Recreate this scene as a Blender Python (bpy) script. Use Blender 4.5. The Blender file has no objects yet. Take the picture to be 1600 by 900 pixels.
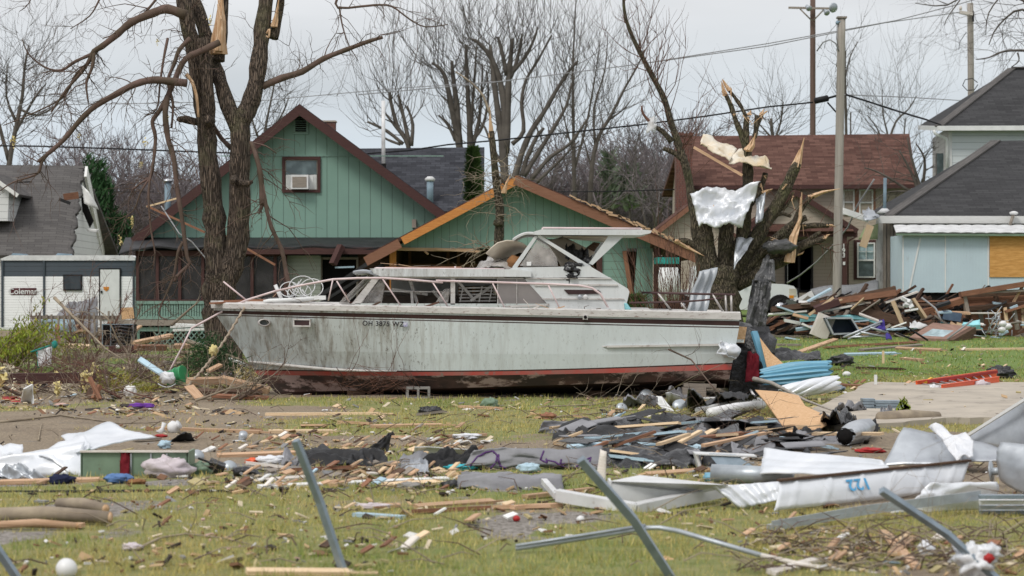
import bpy, math, random
import numpy as np
from mathutils import Vector as V, Matrix, Euler, noise as mnoise
R = math.radians
sc = bpy.context.scene
# ---------------------------------------------------------------- camera
FPX = 3400.0; CAMH = 1.85
cam_d = bpy.data.cameras.new('camera'); cam = bpy.data.objects.new('camera', cam_d)
sc.collection.objects.link(cam); sc.camera = cam
cam.location = (0, 0, CAMH); cam.rotation_euler = (R(90), 0, 0)
cam_d.sensor_width = 36; cam_d.lens = 36 * FPX / 1600; cam_d.clip_end = 3000; cam_d.clip_start = .1
cam_d.dof.use_dof = True; cam_d.dof.focus_distance = 38; cam_d.dof.aperture_fstop = 3.2
# ---------------------------------------------------------------- world: overcast sky over a Nishita sky
SUN_EL, SUN_AZ = 50, 215     # azimuth of the sun measured from +Y clockwise: behind and left of the camera
w = bpy.data.worlds.new('World'); sc.world = w; w.use_nodes = True
nt = w.node_tree; N = nt.nodes; L = nt.links; N.clear()
out = N.new('ShaderNodeOutputWorld'); bg = N.new('ShaderNodeBackground'); bg.inputs[1].default_value = .1
sky = N.new('ShaderNodeTexSky'); sky.sky_type = 'NISHITA'; sky.sun_disc = False
sky.sun_elevation = R(SUN_EL); sky.sun_rotation = R(SUN_AZ)
tc = N.new('ShaderNodeTexCoord'); sep = N.new('ShaderNodeSeparateXYZ'); L.new(tc.outputs['Generated'], sep.inputs[0])
rmp = N.new('ShaderNodeValToRGB'); L.new(sep.outputs[2], rmp.inputs[0])
for e in list(rmp.color_ramp.elements)[1:]: rmp.color_ramp.elements.remove(e)
rmp.color_ramp.elements[0].position = 0; rmp.color_ramp.elements[0].color = (.60, .69, .78, 1)
for p_, c_ in ((.04, (.58, .67, .76)), (.10, (.72, .755, .79)), (.14, (.79, .79, .80)), (.35, (.86, .86, .88)), (1, (1.15, 1.15, 1.18))):
 e = rmp.color_ramp.elements.new(p_); e.color = (*c_, 1)
mp = N.new('ShaderNodeMapping'); mp.inputs['Scale'].default_value = (3, 3, 16); L.new(tc.outputs['Generated'], mp.inputs[0])
nz = N.new('ShaderNodeTexNoise'); nz.inputs['Scale'].default_value = 1.3; nz.inputs['Detail'].default_value = 5; nz.inputs['Roughness'].default_value = .45; L.new(mp.outputs[0], nz.inputs[0])
mr = N.new('ShaderNodeMapRange'); mr.inputs[1].default_value = .3; mr.inputs[2].default_value = .7; mr.inputs[3].default_value = 8.0; mr.inputs[4].default_value = 10.2; L.new(nz.outputs[0], mr.inputs[0])
vm = N.new('ShaderNodeVectorMath'); vm.operation = 'SCALE'; L.new(rmp.outputs[0], vm.inputs[0]); L.new(mr.outputs[0], vm.inputs['Scale'])
mx = N.new('ShaderNodeMix'); mx.data_type = 'RGBA'; mx.inputs[0].default_value = .92; mx.clamp_factor = True
L.new(sky.outputs[0], mx.inputs[6]); L.new(vm.outputs[0], mx.inputs[7])
L.new(mx.outputs[2], bg.inputs[0]); L.new(bg.outputs[0], out.inputs[0])
sd = bpy.data.lights.new('sun', 'SUN'); sd.energy = 1.6; sd.angle = R(16); sd.color = (1, .96, .9)
so = bpy.data.objects.new('sun', sd); sc.collection.objects.link(so); so.location = (-20, -20, 40)
az, el = R(SUN_AZ), R(SUN_EL)
to_sun = V((math.sin(az) * math.cos(el), math.cos(az) * math.cos(el), math.sin(el)))
so.rotation_euler = to_sun.to_track_quat('Z', 'Y').to_euler()
sc.view_settings.view_transform = 'Standard'; sc.view_settings.look = 'None'; sc.view_settings.gamma = 1
sc.view_settings.use_curve_mapping = False; sc.view_settings.exposure = 0.15
sc.cycles.max_bounces = 6; sc.cycles.transparent_max_bounces = 8

# ---------------------------------------------------------------- numeric helpers
rnd = random.Random(7)
_rs = np.random.RandomState(11); _lat = _rs.rand(256, 256)
def vn(x, y):
 x = np.asarray(x, float); y = np.asarray(y, float)
 xi = np.floor(x).astype(int); yi = np.floor(y).astype(int); fx = x - xi; fy = y - yi
 fx = fx * fx * (3 - 2 * fx); fy = fy * fy * (3 - 2 * fy)
 a = _lat[xi & 255, yi & 255]; b = _lat[(xi + 1) & 255, yi & 255]; c = _lat[xi & 255, (yi + 1) & 255]; d = _lat[(xi + 1) & 255, (yi + 1) & 255]
 return (a * (1 - fx) + b * fx) * (1 - fy) + (c * (1 - fx) + d * fx) * fy
def fbm(x, y, o=4):
 s = 0; a = .5; t = 0
 for k in range(o): s = s + a * vn(x * 2**k + 13.7 * k, y * 2**k + 7.1 * k); t += a; a *= .5
 return s / t
def ss(x, a, b):
 t = np.clip((np.asarray(x, float) - a) / (b - a), 0, 1); return t * t * (3 - 2 * t)
def ghn(x, y):
 S = ss(x, -1, 12); yy = np.clip(np.asarray(y, float) - 50, 0, 60)
 micro = (fbm(np.asarray(x) * .5 + 40, np.asarray(y) * .5 + 40, 3) - .5) * .09 * (1 - ss(y, 60, 80))
 return yy * (.010 + .013 * S) + micro
def gh(x, y): return float(ghn(x, y))
def P(px, py, D): return V(((px - 800) * D / FPX, D, CAMH - (py - 450) * D / FPX))
def G(px, py):
 return Gh(px, py, 0)
_DS = np.arange(8, 140, .1)
def Gh(px, py, z): # the point z above the ground that shows at pixel (px,py)
 e = ghn((px - 800) * _DS / FPX, _DS) + z - (CAMH - (py - 450) * _DS / FPX); i = int(np.argmax(e >= 0)) if (e >= 0).any() else len(_DS) - 1
 D = float(_DS[i]) - (.1 * e[i] / (e[i] - e[i - 1]) if i and e[i] > e[i - 1] else 0); return V(((px - 800) * D / FPX, D, CAMH - (py - 450) * D / FPX))
def GD(px, D): x = (px - 800) * D / FPX; return V((x, D, gh(x, D)))

# ---------------------------------------------------------------- mesh builder
SPLIT = {'split_wood', 'shutter', 'foundation_post', 'loose_soffit', 'porch_stud', 'bare_board', 'inner_stud', 'lifted_shingle', 'gable_trim', 'batten', 'picket', 'cockpit_stanchion', 'pane_divider', 'fallen_rail', 'broken_framing', 'paint_mark', 'pole_hardware', 'lumber_bits'}
class MB:
 def __init__(s): s.v = []; s.f = []; s.m = []; s.s = []; s.uv = {}; s.k = []; s.hold = False
 def add(s, vs, fs, mat=0, smooth=False, uvs=None):
  o = len(s.v)
  if not s.hold: s.k.append((o, len(s.f)))
  s.v.extend([tuple(q) for q in vs])
  for i, f in enumerate(fs):
   if uvs is not None: s.uv[len(s.f)] = uvs[i]
   s.f.append(tuple(o + k for k in f)); s.m.append(mat); s.s.append(smooth)
  return s
 def box(s, c, size, rot=None, mat=0):
  Mx = (rot.to_matrix() if isinstance(rot, Euler) else rot) if rot is not None else Matrix.Identity(3)
  c = V(c); h = V(size) / 2; ax = [Mx @ V(e) for e in ((1, 0, 0), (0, 1, 0), (0, 0, 1))]
  sg = [(-1, -1, -1), (1, -1, -1), (1, 1, -1), (-1, 1, -1), (-1, -1, 1), (1, -1, 1), (1, 1, 1), (-1, 1, 1)]
  vs = [c + ax[0] * h.x * a + ax[1] * h.y * b + ax[2] * h.z * d for a, b, d in sg]
  fs = [(0, 3, 2, 1), (4, 5, 6, 7), (0, 1, 5, 4), (1, 2, 6, 5), (2, 3, 7, 6), (3, 0, 4, 7)]
  loc = [V((a * h.x, b * h.y, d * h.z)) for a, b, d in sg]
  order = sorted(range(3), key=lambda k: -size[k]); uo = c.x * 3.1 + c.y * 1.7
  uvs = []
  for f in fs:
   n = (loc[f[1]] - loc[f[0]]).cross(loc[f[2]] - loc[f[0]]); k = max(range(3), key=lambda q: abs(n[q]))
   a, b = [q for q in order if q != k]
   uvs.append([(loc[i][a] + uo, loc[i][b] + uo * .37) for i in f])
  return s.add(vs, fs, mat, False, uvs)
 def beam(s, a, b, w_, h_, up=(0, 0, 1), mat=0, roll=0):
  a = V(a); b = V(b); x = (b - a); ln = x.length; x.normalize(); y = V(up).cross(x)
  if y.length < 1e-4: y = V((0, 1, 0)).cross(x)
  y.normalize(); z = x.cross(y)
  if roll: q = Matrix.Rotation(roll, 3, x); y = q @ y; z = q @ z
  Mx = Matrix((x, y, z)).transposed()
  return s.box((a + b) / 2, (ln, w_, h_), Mx, mat)
 def tube(s, pts, r, n=6, mat=0, caps=True, smooth=True):
  pts = [V(p) for p in pts]; k = len(pts)
  if not hasattr(r, '__len__'): r = [r] * k
  t0 = (pts[1] - pts[0]).normalized(); u = t0.cross(V((0, 0, 1)))
  if u.length < .1: u = t0.cross(V((1, 0, 0)))
  u.normalize(); vs = []; fs = []
  cs = [(math.cos(2 * math.pi * j / n), math.sin(2 * math.pi * j / n)) for j in range(n)]
  for i in range(k):
   t = (pts[min(i + 1, k - 1)] - pts[max(i - 1, 0)]).normalized()
   u = (u - t * u.dot(t)); u = u.normalized() if u.length > 1e-6 else t.orthogonal().normalized()
   w_ = t.cross(u)
   for c_, s_ in cs: vs.append(pts[i] + (u * c_ + w_ * s_) * r[i])
  for i in range(k - 1):
   for j in range(n): a = i * n + j; b = i * n + (j + 1) % n; fs.append((a, b, b + n, a + n))
  if caps: fs.append(tuple(reversed(range(n)))); fs.append(tuple((k - 1) * n + j for j in range(n)))
  return s.add(vs, fs, mat, smooth)
 def prism(s, poly, vec, mat=0, side=None):
  poly = [V(p) for p in poly]; vec = V(vec); n = len(poly)
  nrm = V((0, 0, 0))
  for i in range(n): nrm += poly[i].cross(poly[(i + 1) % n])
  if nrm.dot(vec) > 0: poly.reverse()
  vs = poly + [p + vec for p in poly]
  s.add(vs, [tuple(range(n)), tuple(reversed(range(n, 2 * n)))], mat)
  s.add(vs, [(i, i + n, (i + 1) % n + n, (i + 1) % n) for i in range(n)], mat if side is None else side)
  return s
 def sheet(s, c, nu, nv, fn=None, th=.01, mat=0, back=None, smooth=True):
  """c: four corners (00,10,11,01); fn(u,v)->(along normal, dx, dy, dz)"""
  c = [V(q) for q in c]; nrm = (c[1] - c[0]).cross(c[3] - c[0])
  if nrm.length < 1e-6: nrm = V((0, 0, 1))
  nrm.normalize(); top = []
  ul = (c[1] - c[0]).length; vl = (c[3] - c[0]).length; uv = []
  for j in range(nv + 1):
   for i in range(nu + 1):
    u = i / nu; v = j / nv
    p = (c[0] * (1 - u) + c[1] * u) * (1 - v) + (c[3] * (1 - u) + c[2] * u) * v
    if fn:
     o = fn(u, v)
     if hasattr(o, '__len__'): p = p + nrm * o[0] + V(o[1:])
     else: p = p + nrm * o
    top.append(p); uv.append((u * ul, v * vl))
  W = nu + 1; nn = len(top)
  bot = []
  for j in range(nv + 1):
   for i in range(nu + 1):
    a = top[j * W + min(i + 1, nu)] - top[j * W + max(i - 1, 0)]; b = top[min(j + 1, nv) * W + i] - top[max(j - 1, 0) * W + i]
    q = a.cross(b); q = q.normalized() if q.length > 1e-9 else nrm
    bot.append(top[j * W + i] - q * th)
  vs = top + bot; fs = []; fb = []; fr = []; u1 = []; u2 = []
  for j in range(nv):
   for i in range(nu):
    a = j * W + i; q = (a, a + 1, a + W + 1, a + W); fs.append(q); u1.append([uv[k] for k in q])
    q2 = tuple(nn + k for k in reversed(q)); fb.append(q2); u2.append([uv[k] for k in reversed(q)])
  for i in range(nu): fr.append((i + 1, i, nn + i, nn + i + 1)); k = nv * W + i; fr.append((k, k + 1, nn + k + 1, nn + k))
  for j in range(nv): k = j * W; fr.append((k, k + W, nn + k + W, nn + k)); k = j * W + nu; fr.append((k + W, k, nn + k, nn + k + W))
  bm_ = mat if back is None else back
  o = len(s.v); s.k.append((o, len(s.f))); s.v.extend([tuple(q) for q in vs])
  for lst, mm, uu in ((fs, mat, u1), (fb, bm_, u2), (fr, mat, None)):
   for i, f in enumerate(lst):
    if uu: s.uv[len(s.f)] = uu[i]
    s.f.append(tuple(o + k for k in f)); s.m.append(mm); s.s.append(smooth and uu is not None)
  return s
 def lathe(s, c, prof, axis=(0, 0, 1), n=14, mat=0, smooth=True):
  c = V(c); ax = V(axis).normalized(); u = ax.orthogonal().normalized(); w_ = ax.cross(u); vs = []; fs = []
  for r_, z_ in prof:
   for j in range(n): t = 2 * math.pi * j / n; vs.append(c + ax * z_ + (u * math.cos(t) + w_ * math.sin(t)) * r_)
  for i in range(len(prof) - 1):
   for j in range(n): a = i * n + j; b = i * n + (j + 1) % n; fs.append((a, b, b + n, a + n))
  fs.append(tuple(reversed(range(n)))); fs.append(tuple((len(prof) - 1) * n + j for j in range(n)))
  return s.add(vs, fs, mat, smooth)
 def blob(s, c, r, amp=.25, fr=2.0, nu=14, nv=9, mat=0, seed=0, flat=False):
  c = V(c); vs = []; fs = []
  for j in range(nv + 1):
   for i in range(nu):
    a = 2 * math.pi * i / nu; b = math.pi * (j / nv) - math.pi / 2
    d = V((math.cos(a) * math.cos(b), math.sin(a) * math.cos(b), math.sin(b)))
    sv = V((seed * 3.3, seed, 0)); k = 1 + amp * (mnoise.noise(d * fr + sv) * 1.4 + (1.1 * abs(mnoise.noise(d * fr * 1.7 + sv)) - .2 + .5 * mnoise.noise(d * fr * 4 + sv) if amp > .15 else 0))
    q = V((d.x * r[0], d.y * r[1], d.z * r[2])) * k
    vs.append(c + q)
  for j in range(nv):
   for i in range(nu): a = j * nu + i; b = j * nu + (i + 1) % nu; fs.append((a, b, b + nu, a + nu))
  return s.add(vs, fs, mat, not flat)
 def build(s, name, mats, parent=None, origin=None):
  if not isinstance(mats, (list, tuple)): mats = [mats]
  if not s.v: return None
  if name in SPLIT and len(s.k) > 1:
   ks = s.k + [(len(s.v), len(s.f))]; out_ = None
   for (v0, f0), (v1, f1) in zip(ks, ks[1:]):
    q = MB(); q.v = s.v[v0:v1]; q.f = [tuple(i - v0 for i in f) for f in s.f[f0:f1]]; q.m = s.m[f0:f1]; q.s = s.s[f0:f1]; q.uv = {k - f0: u for k, u in s.uv.items() if f0 <= k < f1}; q.k = [(0, 0)]; out_ = q.build(name, mats, parent, origin)
   return out_
  if parent is not None:
   o = V(wloc(parent))
  elif origin is not None: o = V(origin)
  else:
   a = np.array(s.v); o = V(((a[:, 0].min() + a[:, 0].max()) / 2, (a[:, 1].min() + a[:, 1].max()) / 2, a[:, 2].min()))
  me = bpy.data.meshes.new(name)
  arr = np.array(s.v, float) - np.array(o)
  me.from_pydata(arr.tolist(), [], s.f)
  for m_ in mats: me.materials.append(m_)
  me.polygons.foreach_set('material_index', s.m); me.polygons.foreach_set('use_smooth', s.s)
  uvl = me.uv_layers.new(name='UVMap'); k = 0; dat = np.zeros(len(me.loops) * 2, np.float32)
  vv = s.v
  for i, f in enumerate(s.f):
   u_ = s.uv.get(i)
   if u_ is None:
    if len(f) >= 3 and not s.s[i]:
     a, b, c_ = V(vv[f[0]]), V(vv[f[1]]), V(vv[f[2]]); n = (b - a).cross(c_ - a)
     if n.length < 1e-12: n = V((0, 0, 1))
     n.normalize(); uu = V((0, 0, 1)).cross(n)
     uu = V((1, 0, 0)) if uu.length < .05 else uu.normalized()
     wv = n.cross(uu); u_ = [(V(vv[q]).dot(uu), V(vv[q]).dot(wv)) for q in f]
    else: u_ = [(vv[q][0], vv[q][2]) for q in f]
   for a in u_: dat[k] = a[0]; dat[k + 1] = a[1]; k += 2
  uvl.data.foreach_set('uv', dat); me.update()
  ob = bpy.data.objects.new(name, me); sc.collection.objects.link(ob)
  if parent is not None: ob.parent = parent
  else: ob.location = o
  return ob
def wloc(o):
 l = V(o.location)
 while o.parent: o = o.parent; l = l + V(o.location)
 return l
def tag(o, label, cat, group=None):
 o['label'] = label; o['category'] = cat
 if group: o['group'] = group
 return o
def thing(name, label, cat, loc, group=None):
 o = bpy.data.objects.new(name, None); sc.collection.objects.link(o); o.location = loc; o.empty_display_size = .2
 return tag(o, label, cat, group)
def solo(name, mb, mats, label, cat, group=None): return tag(mb.build(name, mats), label, cat, group)
def kind(o, k): o['kind'] = k; return o
def copy_tree(o, parent=None):
 c = o.copy(); sc.collection.objects.link(c)
 if parent: c.parent = parent
 for ch in [q for q in sc.objects if q.parent == o]: copy_tree(ch, c)
 return c
def text_mesh(txt, size, ext=.002, space=1.0):
 cu = bpy.data.curves.new('lettering', 'FONT'); cu.body = txt; cu.size = size; cu.extrude = ext; cu.align_x = 'CENTER'; cu.align_y = 'CENTER'; cu.space_character = space; cu.offset = size * .018
 ob = bpy.data.objects.new('lettering_tmp', cu); sc.collection.objects.link(ob); bpy.context.view_layer.update()
 me = bpy.data.meshes.new_from_object(ob.evaluated_get(bpy.context.evaluated_depsgraph_get()))
 bpy.data.objects.remove(ob); return me
def lettering(name, txt, size, pos, rot, m_, parent, scale=(1, 1, 1), space=1.0):
 me = text_mesh(txt, size, space=space); me.materials.clear(); me.materials.append(m_)
 ob = bpy.data.objects.new(name, me); sc.collection.objects.link(ob); ob.parent = parent
 ob.location = V(pos) - wloc(parent); ob.rotation_euler = rot; ob.scale = scale; return ob

# ---------------------------------------------------------------- materials
class NT:
 def __init__(s, name):
  s.m = bpy.data.materials.new(name); s.m.use_nodes = True; s.t = s.m.node_tree; s.n = s.t.nodes; s.l = s.t.links
  s.b = s.n['Principled BSDF']
 def new(s, t, **k):
  n = s.n.new('ShaderNode' + t)
  for a, b in k.items(): setattr(n, a, b)
  return n
 def coord(s, kind_='Object', scale=(1, 1, 1)):
  tc_ = s.new('TexCoord'); m_ = s.new('Mapping'); m_.inputs['Scale'].default_value = scale
  s.l.new(tc_.outputs[kind_], m_.inputs[0]); return m_.outputs[0]
 def noise(s, co, sc_, det=5, rough=.55):
  n = s.new('TexNoise'); n.inputs['Scale'].default_value = sc_; n.inputs['Detail'].default_value = det; n.inputs['Roughness'].default_value = rough
  s.l.new(co, n.inputs[0]); return n.outputs[0]
 def rng(s, x, a, b, c=0, d=1):
  n = s.new('MapRange'); n.clamp = True; s.l.new(x, n.inputs[0])
  for i, q in enumerate((a, b, c, d)): n.inputs[i + 1].default_value = q
  return n.outputs[0]
 def mix(s, f, a, b, mode='MIX'):
  n = s.new('Mix', data_type='RGBA', blend_type=mode)
  for i, q in ((0, f), (6, a), (7, b)):
   if isinstance(q, (int, float)): n.inputs[i].default_value = q
   elif isinstance(q, tuple): n.inputs[i].default_value = (*q, 1) if len(q) == 3 else q
   else: s.l.new(q, n.inputs[i])
  return n.outputs[2]
 def math(s, op, a, b=None):
  n = s.new('Math', operation=op)
  for i, q in ((0, a), (1, b)):
   if q is None: continue
   if isinstance(q, (int, float)): n.inputs[i].default_value = q
   else: s.l.new(q, n.inputs[i])
  return n.outputs[0]
 def bump(s, h, st, dist=.01):
  n = s.new('Bump'); n.inputs['Strength'].default_value = st; n.inputs['Distance'].default_value = dist; s.l.new(h, n.inputs['Height'])
  prev = s.b.inputs['Normal'].links
  if prev: s.l.new(prev[0].from_socket, n.inputs['Normal'])
  s.l.new(n.outputs[0], s.b.inputs['Normal'])
 def base(s, c):
  if isinstance(c, tuple): s.b.inputs['Base Color'].default_value = (*c, 1)
  else: s.l.new(c, s.b.inputs['Base Color'])
 def objvar(s, c, amt):
  oi = s.new('ObjectInfo'); h = s.new('HueSaturation'); s.l.new(c, h.inputs['Color'])
  s.l.new(s.rng(oi.outputs['Random'], 0, 1, 1 - amt, 1 + amt), h.inputs['Value']); return h.outputs[0]
MATS = {}
def M(name, c1, c2=None, scale=4, stretch=(1, 1, 1), rough=.75, metal=0, bump=.25, bscale=30, lo=.35, hi=.65, spot=None, co='Object', var=0, bdist=.01, alpha=None):
 if name in MATS: return MATS[name]
 t = NT(name); c = t.coord(co, stretch); f = t.rng(t.noise(c, scale), lo, hi)
 col = t.mix(f, c1, c2 or tuple(q * .75 for q in c1))
 if spot: col = t.mix(t.rng(t.noise(c, spot[1], 6, .7), spot[2], spot[2] + (spot[3] if len(spot) > 3 else .08)), col, spot[0])
 if var: col = t.objvar(col, var)
 t.base(col); t.b.inputs['Roughness'].default_value = rough; t.b.inputs['Metallic'].default_value = metal
 t.b.inputs['Specular IOR Level'].default_value = .5 if rough < .5 else .22
 if bump: t.bump(t.noise(c, bscale, 4), bump, bdist)
 if alpha is not None: t.b.inputs['Alpha'].default_value = alpha
 MATS[name] = t.m; return t.m
def wood(name, c1, c2, rough=.8, var=.2, spot=None):
 return M(name, c1, c2, scale=6, stretch=(.6, 9, 9), rough=rough, bump=.4, bscale=14, co='UV', var=var, spot=spot)
def lapped(name, c1, c2, pitch, axis='v', depth=.5, dirt=(.2, .18, .15), dth=.62, rough=.6):
 """lap siding (axis v) or grooved sheets (axis u) along the UV in metres"""
 t = NT(name); tc_ = t.new('TexCoord'); sp = t.new('SeparateXYZ'); t.l.new(tc_.outputs['UV'], sp.inputs[0])
 q = sp.outputs[1 if axis == 'v' else 0]
 fr = t.math('FRACT', t.math('DIVIDE', q, pitch)); c = t.coord('Object')
 col = t.mix(t.rng(t.noise(c, 1.2), .3, .7), c1, c2)
 if axis == 'v':
  line = t.rng(fr, .0, .14, 1, 0)
  col = t.mix(t.math('MULTIPLY', line, .75), col, tuple(x * .35 for x in c1)); hgt = t.math('SUBTRACT', 1.0, fr)
 else:
  tri = t.math('ABSOLUTE', t.math('SUBTRACT', fr, .5)); line = t.rng(tri, .455, .485, 0, 1)
  col = t.mix(t.math('MULTIPLY', line, .7), col, tuple(x * .3 for x in c1)); hgt = t.math('SUBTRACT', 1.0, line)
 c3 = t.coord('Object', (1, 1, .25))
 col = t.mix(t.math('MULTIPLY', t.rng(t.noise(c3, 5, 7, .7), dth, dth + .12), .55), col, dirt)
 t.base(col); t.b.inputs['Roughness'].default_value = rough; t.bump(hgt, depth, .02); t.bump(t.noise(c, 25), .1, .01)
 MATS[name] = t.m; return t.m
def shingle(name, c1, c2, c3, w_=.33, h_=.145, rough=.95):
 t = NT(name); b = t.new('TexBrick'); tc_ = t.new('TexCoord'); t.l.new(tc_.outputs['UV'], b.inputs[0]); b.offset = .5
 b.inputs['Color1'].default_value = (*c1, 1); b.inputs['Color2'].default_value = (*c2, 1); b.inputs['Mortar'].default_value = (*c3, 1)
 for k, q in (('Scale', 1), ('Mortar Size', .009), ('Brick Width', w_), ('Row Height', h_), ('Mortar Smooth', .3), ('Bias', 0)): b.inputs[k].default_value = q
 o = t.coord('Object'); f = t.rng(t.noise(o, .7, 6), .35, .7)
 col = t.mix(t.math('MULTIPLY', f, .45), b.outputs[0], tuple(min(1, q * 1.5) for q in c1))
 col = t.mix(t.rng(t.noise(t.coord('UV', (1, 5, 1)), 3, 7, .75), .6, .75, 0, .6), col, c3)
 col = t.mix(t.rng(t.noise(o, 60, 2), .3, .7, 0, .35), col, tuple(q * .6 for q in c2))
 t.base(col); t.b.inputs['Roughness'].default_value = rough; t.b.inputs['Specular IOR Level'].default_value = .15; t.bump(b.outputs['Fac'], -.4, .01)
 MATS[name] = t.m; return t.m
def emit_none(): pass
white_hull = None
def glass(name, c=(.03, .035, .04), rough=.08, alpha=1):
 t = NT(name); o = t.coord(); t.base(t.mix(t.rng(t.noise(o, 3), .4, .65), c, tuple(q * 1.8 + .01 for q in c))); t.b.inputs['Roughness'].default_value = rough
 t.b.inputs['IOR'].default_value = 1.5; t.b.inputs['Alpha'].default_value = alpha; MATS[name] = t.m; return t.m

def barkm(name, c1, c2, c3, sc_=14, zs=.14, moss=None):
 t = NT(name); o = t.coord('Object', (1, 1, zs)); wv = t.new('VectorMath', operation='ADD'); t.l.new(o, wv.inputs[0]); nn_ = t.new('TexNoise'); nn_.inputs['Scale'].default_value = 5; t.l.new(o, nn_.inputs[0]); vs_ = t.new('VectorMath', operation='SCALE'); vs_.inputs['Scale'].default_value = .09; t.l.new(nn_.outputs['Color'], vs_.inputs[0]); t.l.new(vs_.outputs[0], wv.inputs[1])
 vo = t.new('TexVoronoi', feature='DISTANCE_TO_EDGE'); vo.inputs['Scale'].default_value = sc_; t.l.new(wv.outputs[0], vo.inputs[0]); h_ = t.rng(vo.outputs[0], 0, .22); oo = t.coord('Object')
 col = t.mix(t.rng(t.noise(oo, 2.2, 6), .35, .65), c1, c2); col = t.mix(t.rng(t.noise(o, 30, 5, .7), .4, .7), col, tuple(q * 1.5 for q in c1)); col = t.mix(h_, c3, col)
 if moss: col = t.mix(t.rng(t.noise(oo, 1.7, 6, .7), .52, .64, 0, .8), col, moss)
 t.base(col); t.b.inputs['Roughness'].default_value = 1; t.bump(h_, 1, .05); t.bump(t.noise(o, 40, 5, .7), .8, .02); MATS[name] = t.m
barkm('bark', (.135, .10, .075), (.175, .14, .11), (.05, .037, .028), 30, .10, moss=(.15, .135, .08))
M('bark_red', (.17, .085, .06), (.09, .05, .04), scale=5, rough=.9, bump=.3)
barkm('bark_green', (.125, .10, .068), (.155, .135, .095), (.05, .04, .027), 34, .16, (.12, .12, .055))
M('bark_far', (.13, .115, .10), (.085, .075, .065), scale=2, rough=1, bump=0)
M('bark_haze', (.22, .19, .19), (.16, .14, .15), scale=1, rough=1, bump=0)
M('raw_wood', (.66, .48, .32), (.46, .28, .15), scale=9, stretch=(3, 3, .4), rough=.8, bump=.5, bscale=20)
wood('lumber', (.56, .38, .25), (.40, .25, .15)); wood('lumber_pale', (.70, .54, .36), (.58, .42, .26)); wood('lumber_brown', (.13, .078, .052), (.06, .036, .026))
wood('lumber_red', (.30, .15, .09), (.17, .08, .05)); wood('lumber_grey', (.30, .26, .22), (.19, .165, .14)); wood('lumber_white', (.72, .68, .63), (.62, .56, .50), spot=((.35, .22, .14), 9, .62))
wood('rafter_orange', (.62, .27, .08), (.45, .17, .05), var=0); wood('board_white', (.78, .78, .76), (.66, .66, .64)); wood('trim_brown', (.085, .042, .038), (.06, .03, .028), var=0); wood('trim_tan', (.26, .13, .085), (.2, .095, .06), var=0)
wood('board_teal', (.30, .62, .66), (.22, .50, .55)); wood('board_blue', (.42, .55, .62), (.34, .46, .54))
M('osb', (.66, .44, .26), (.50, .30, .15), scale=30, rough=.85, bump=.4, bscale=40, spot=((.34, .19, .09), 25, .62), co='UV')
M('ply', (.66, .36, .12), (.50, .25, .07), scale=3, stretch=(1, 6, 1), rough=.8, bump=.15, spot=((.30, .13, .04), 6, .63, .03), co='UV')
lapped('green_siding', (.20, .335, .275), (.175, .30, .245), .34, 'u', .35, dirt=(.12, .2, .16), dth=.68)
lapped('green_siding_b', (.205, .325, .27), (.175, .29, .24), .22, 'u', .35, dirt=(.12, .2, .16), dth=.62)
lapped('pale_panel', (.34, .37, .31), (.28, .31, .26), .12, 'u', .5)
lapped('tan_siding', (.42, .36, .29), (.38, .325, .26), .16, 'v', .4)
lapped('white_siding', (.66, .67, .66), (.60, .61, .60), .26, 'v', .4, dth=.66)
lapped('upper_siding', (.70, .75, .76), (.64, .69, .71), .26, 'v', .3, dth=.70)
lapped('old_siding', (.55, .54, .52), (.42, .41, .39), .19, 'v', .7, dirt=(.10, .085, .07), dth=.52)
lapped('trailer_siding', (.84, .84, .84), (.78, .79, .79), .085, 'v', .4, dth=.75)
lapped('trailer_dark', (.05, .065, .08), (.04, .055, .07), .17, 'v', .9, dth=.8)
lapped('shed_blue', (.53, .65, .70), (.48, .585, .64), .05, 'u', .06, dth=.60)
shingle('slate_shingle', (.024, .025, .030), (.070, .073, .085), (.012, .012, .014), .4, .18)
shingle('brown_shingle', (.062, .03, .024), (.17, .092, .072), (.03, .015, .013), .5, .19)
shingle('grey_shingle', (.085, .08, .078), (.135, .128, .122), (.035, .033, .033), .5, .16)
shingle('dark_shingle', (.038, .038, .040), (.068, .068, .070), (.017, .017, .018), .5, .16)
shingle('pale_shingle', (.20, .205, .21), (.25, .255, .26), (.11, .11, .115), .33, .15)
def brickm():
 t = NT('brick'); b = t.new('TexBrick'); tc_ = t.new('TexCoord'); t.l.new(tc_.outputs['UV'], b.inputs[0])
 for k, q in (('Color1', (.16, .055, .04, 1)), ('Color2', (.10, .038, .03, 1)), ('Mortar', (.15, .12, .1, 1)), ('Scale', 1), ('Mortar Size', .008), ('Brick Width', .2), ('Row Height', .068)): b.inputs[k].default_value = q
 t.base(b.outputs[0]); t.b.inputs['Roughness'].default_value = .95; t.bump(b.outputs['Fac'], -.4, .01); MATS['brick'] = t.m
brickm()
M('felt_black', (.016, .016, .017), (.034, .034, .036), scale=2, rough=.6, bump=.5, bscale=12, bdist=.03)
M('felt_grey', (.27, .27, .285), (.15, .15, .16), scale=1.6, rough=.65, bump=.5, bscale=9, bdist=.03)
M('tarp_black', (.010, .010, .011), (.024, .024, .027), scale=3, rough=.34, bump=.9, bscale=7, bdist=.06)
M('sheet_white', (.74, .76, .79), (.60, .63, .67), scale=2, rough=.35, metal=.15, bump=.2, bscale=5, bdist=.03, spot=((.35, .33, .3), 7, .68))
M('metal_pale', (.50, .53, .56), (.33, .35, .38), scale=2.5, rough=.4, metal=.5, bump=.2, bscale=8, bdist=.02, spot=((.22, .2, .18), 5, .62))
M('metal_white', (.66, .67, .67), (.50, .50, .50), scale=3, rough=.5, bump=.25, bscale=7, bdist=.02, spot=((.28, .22, .17), 6, .64))
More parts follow.
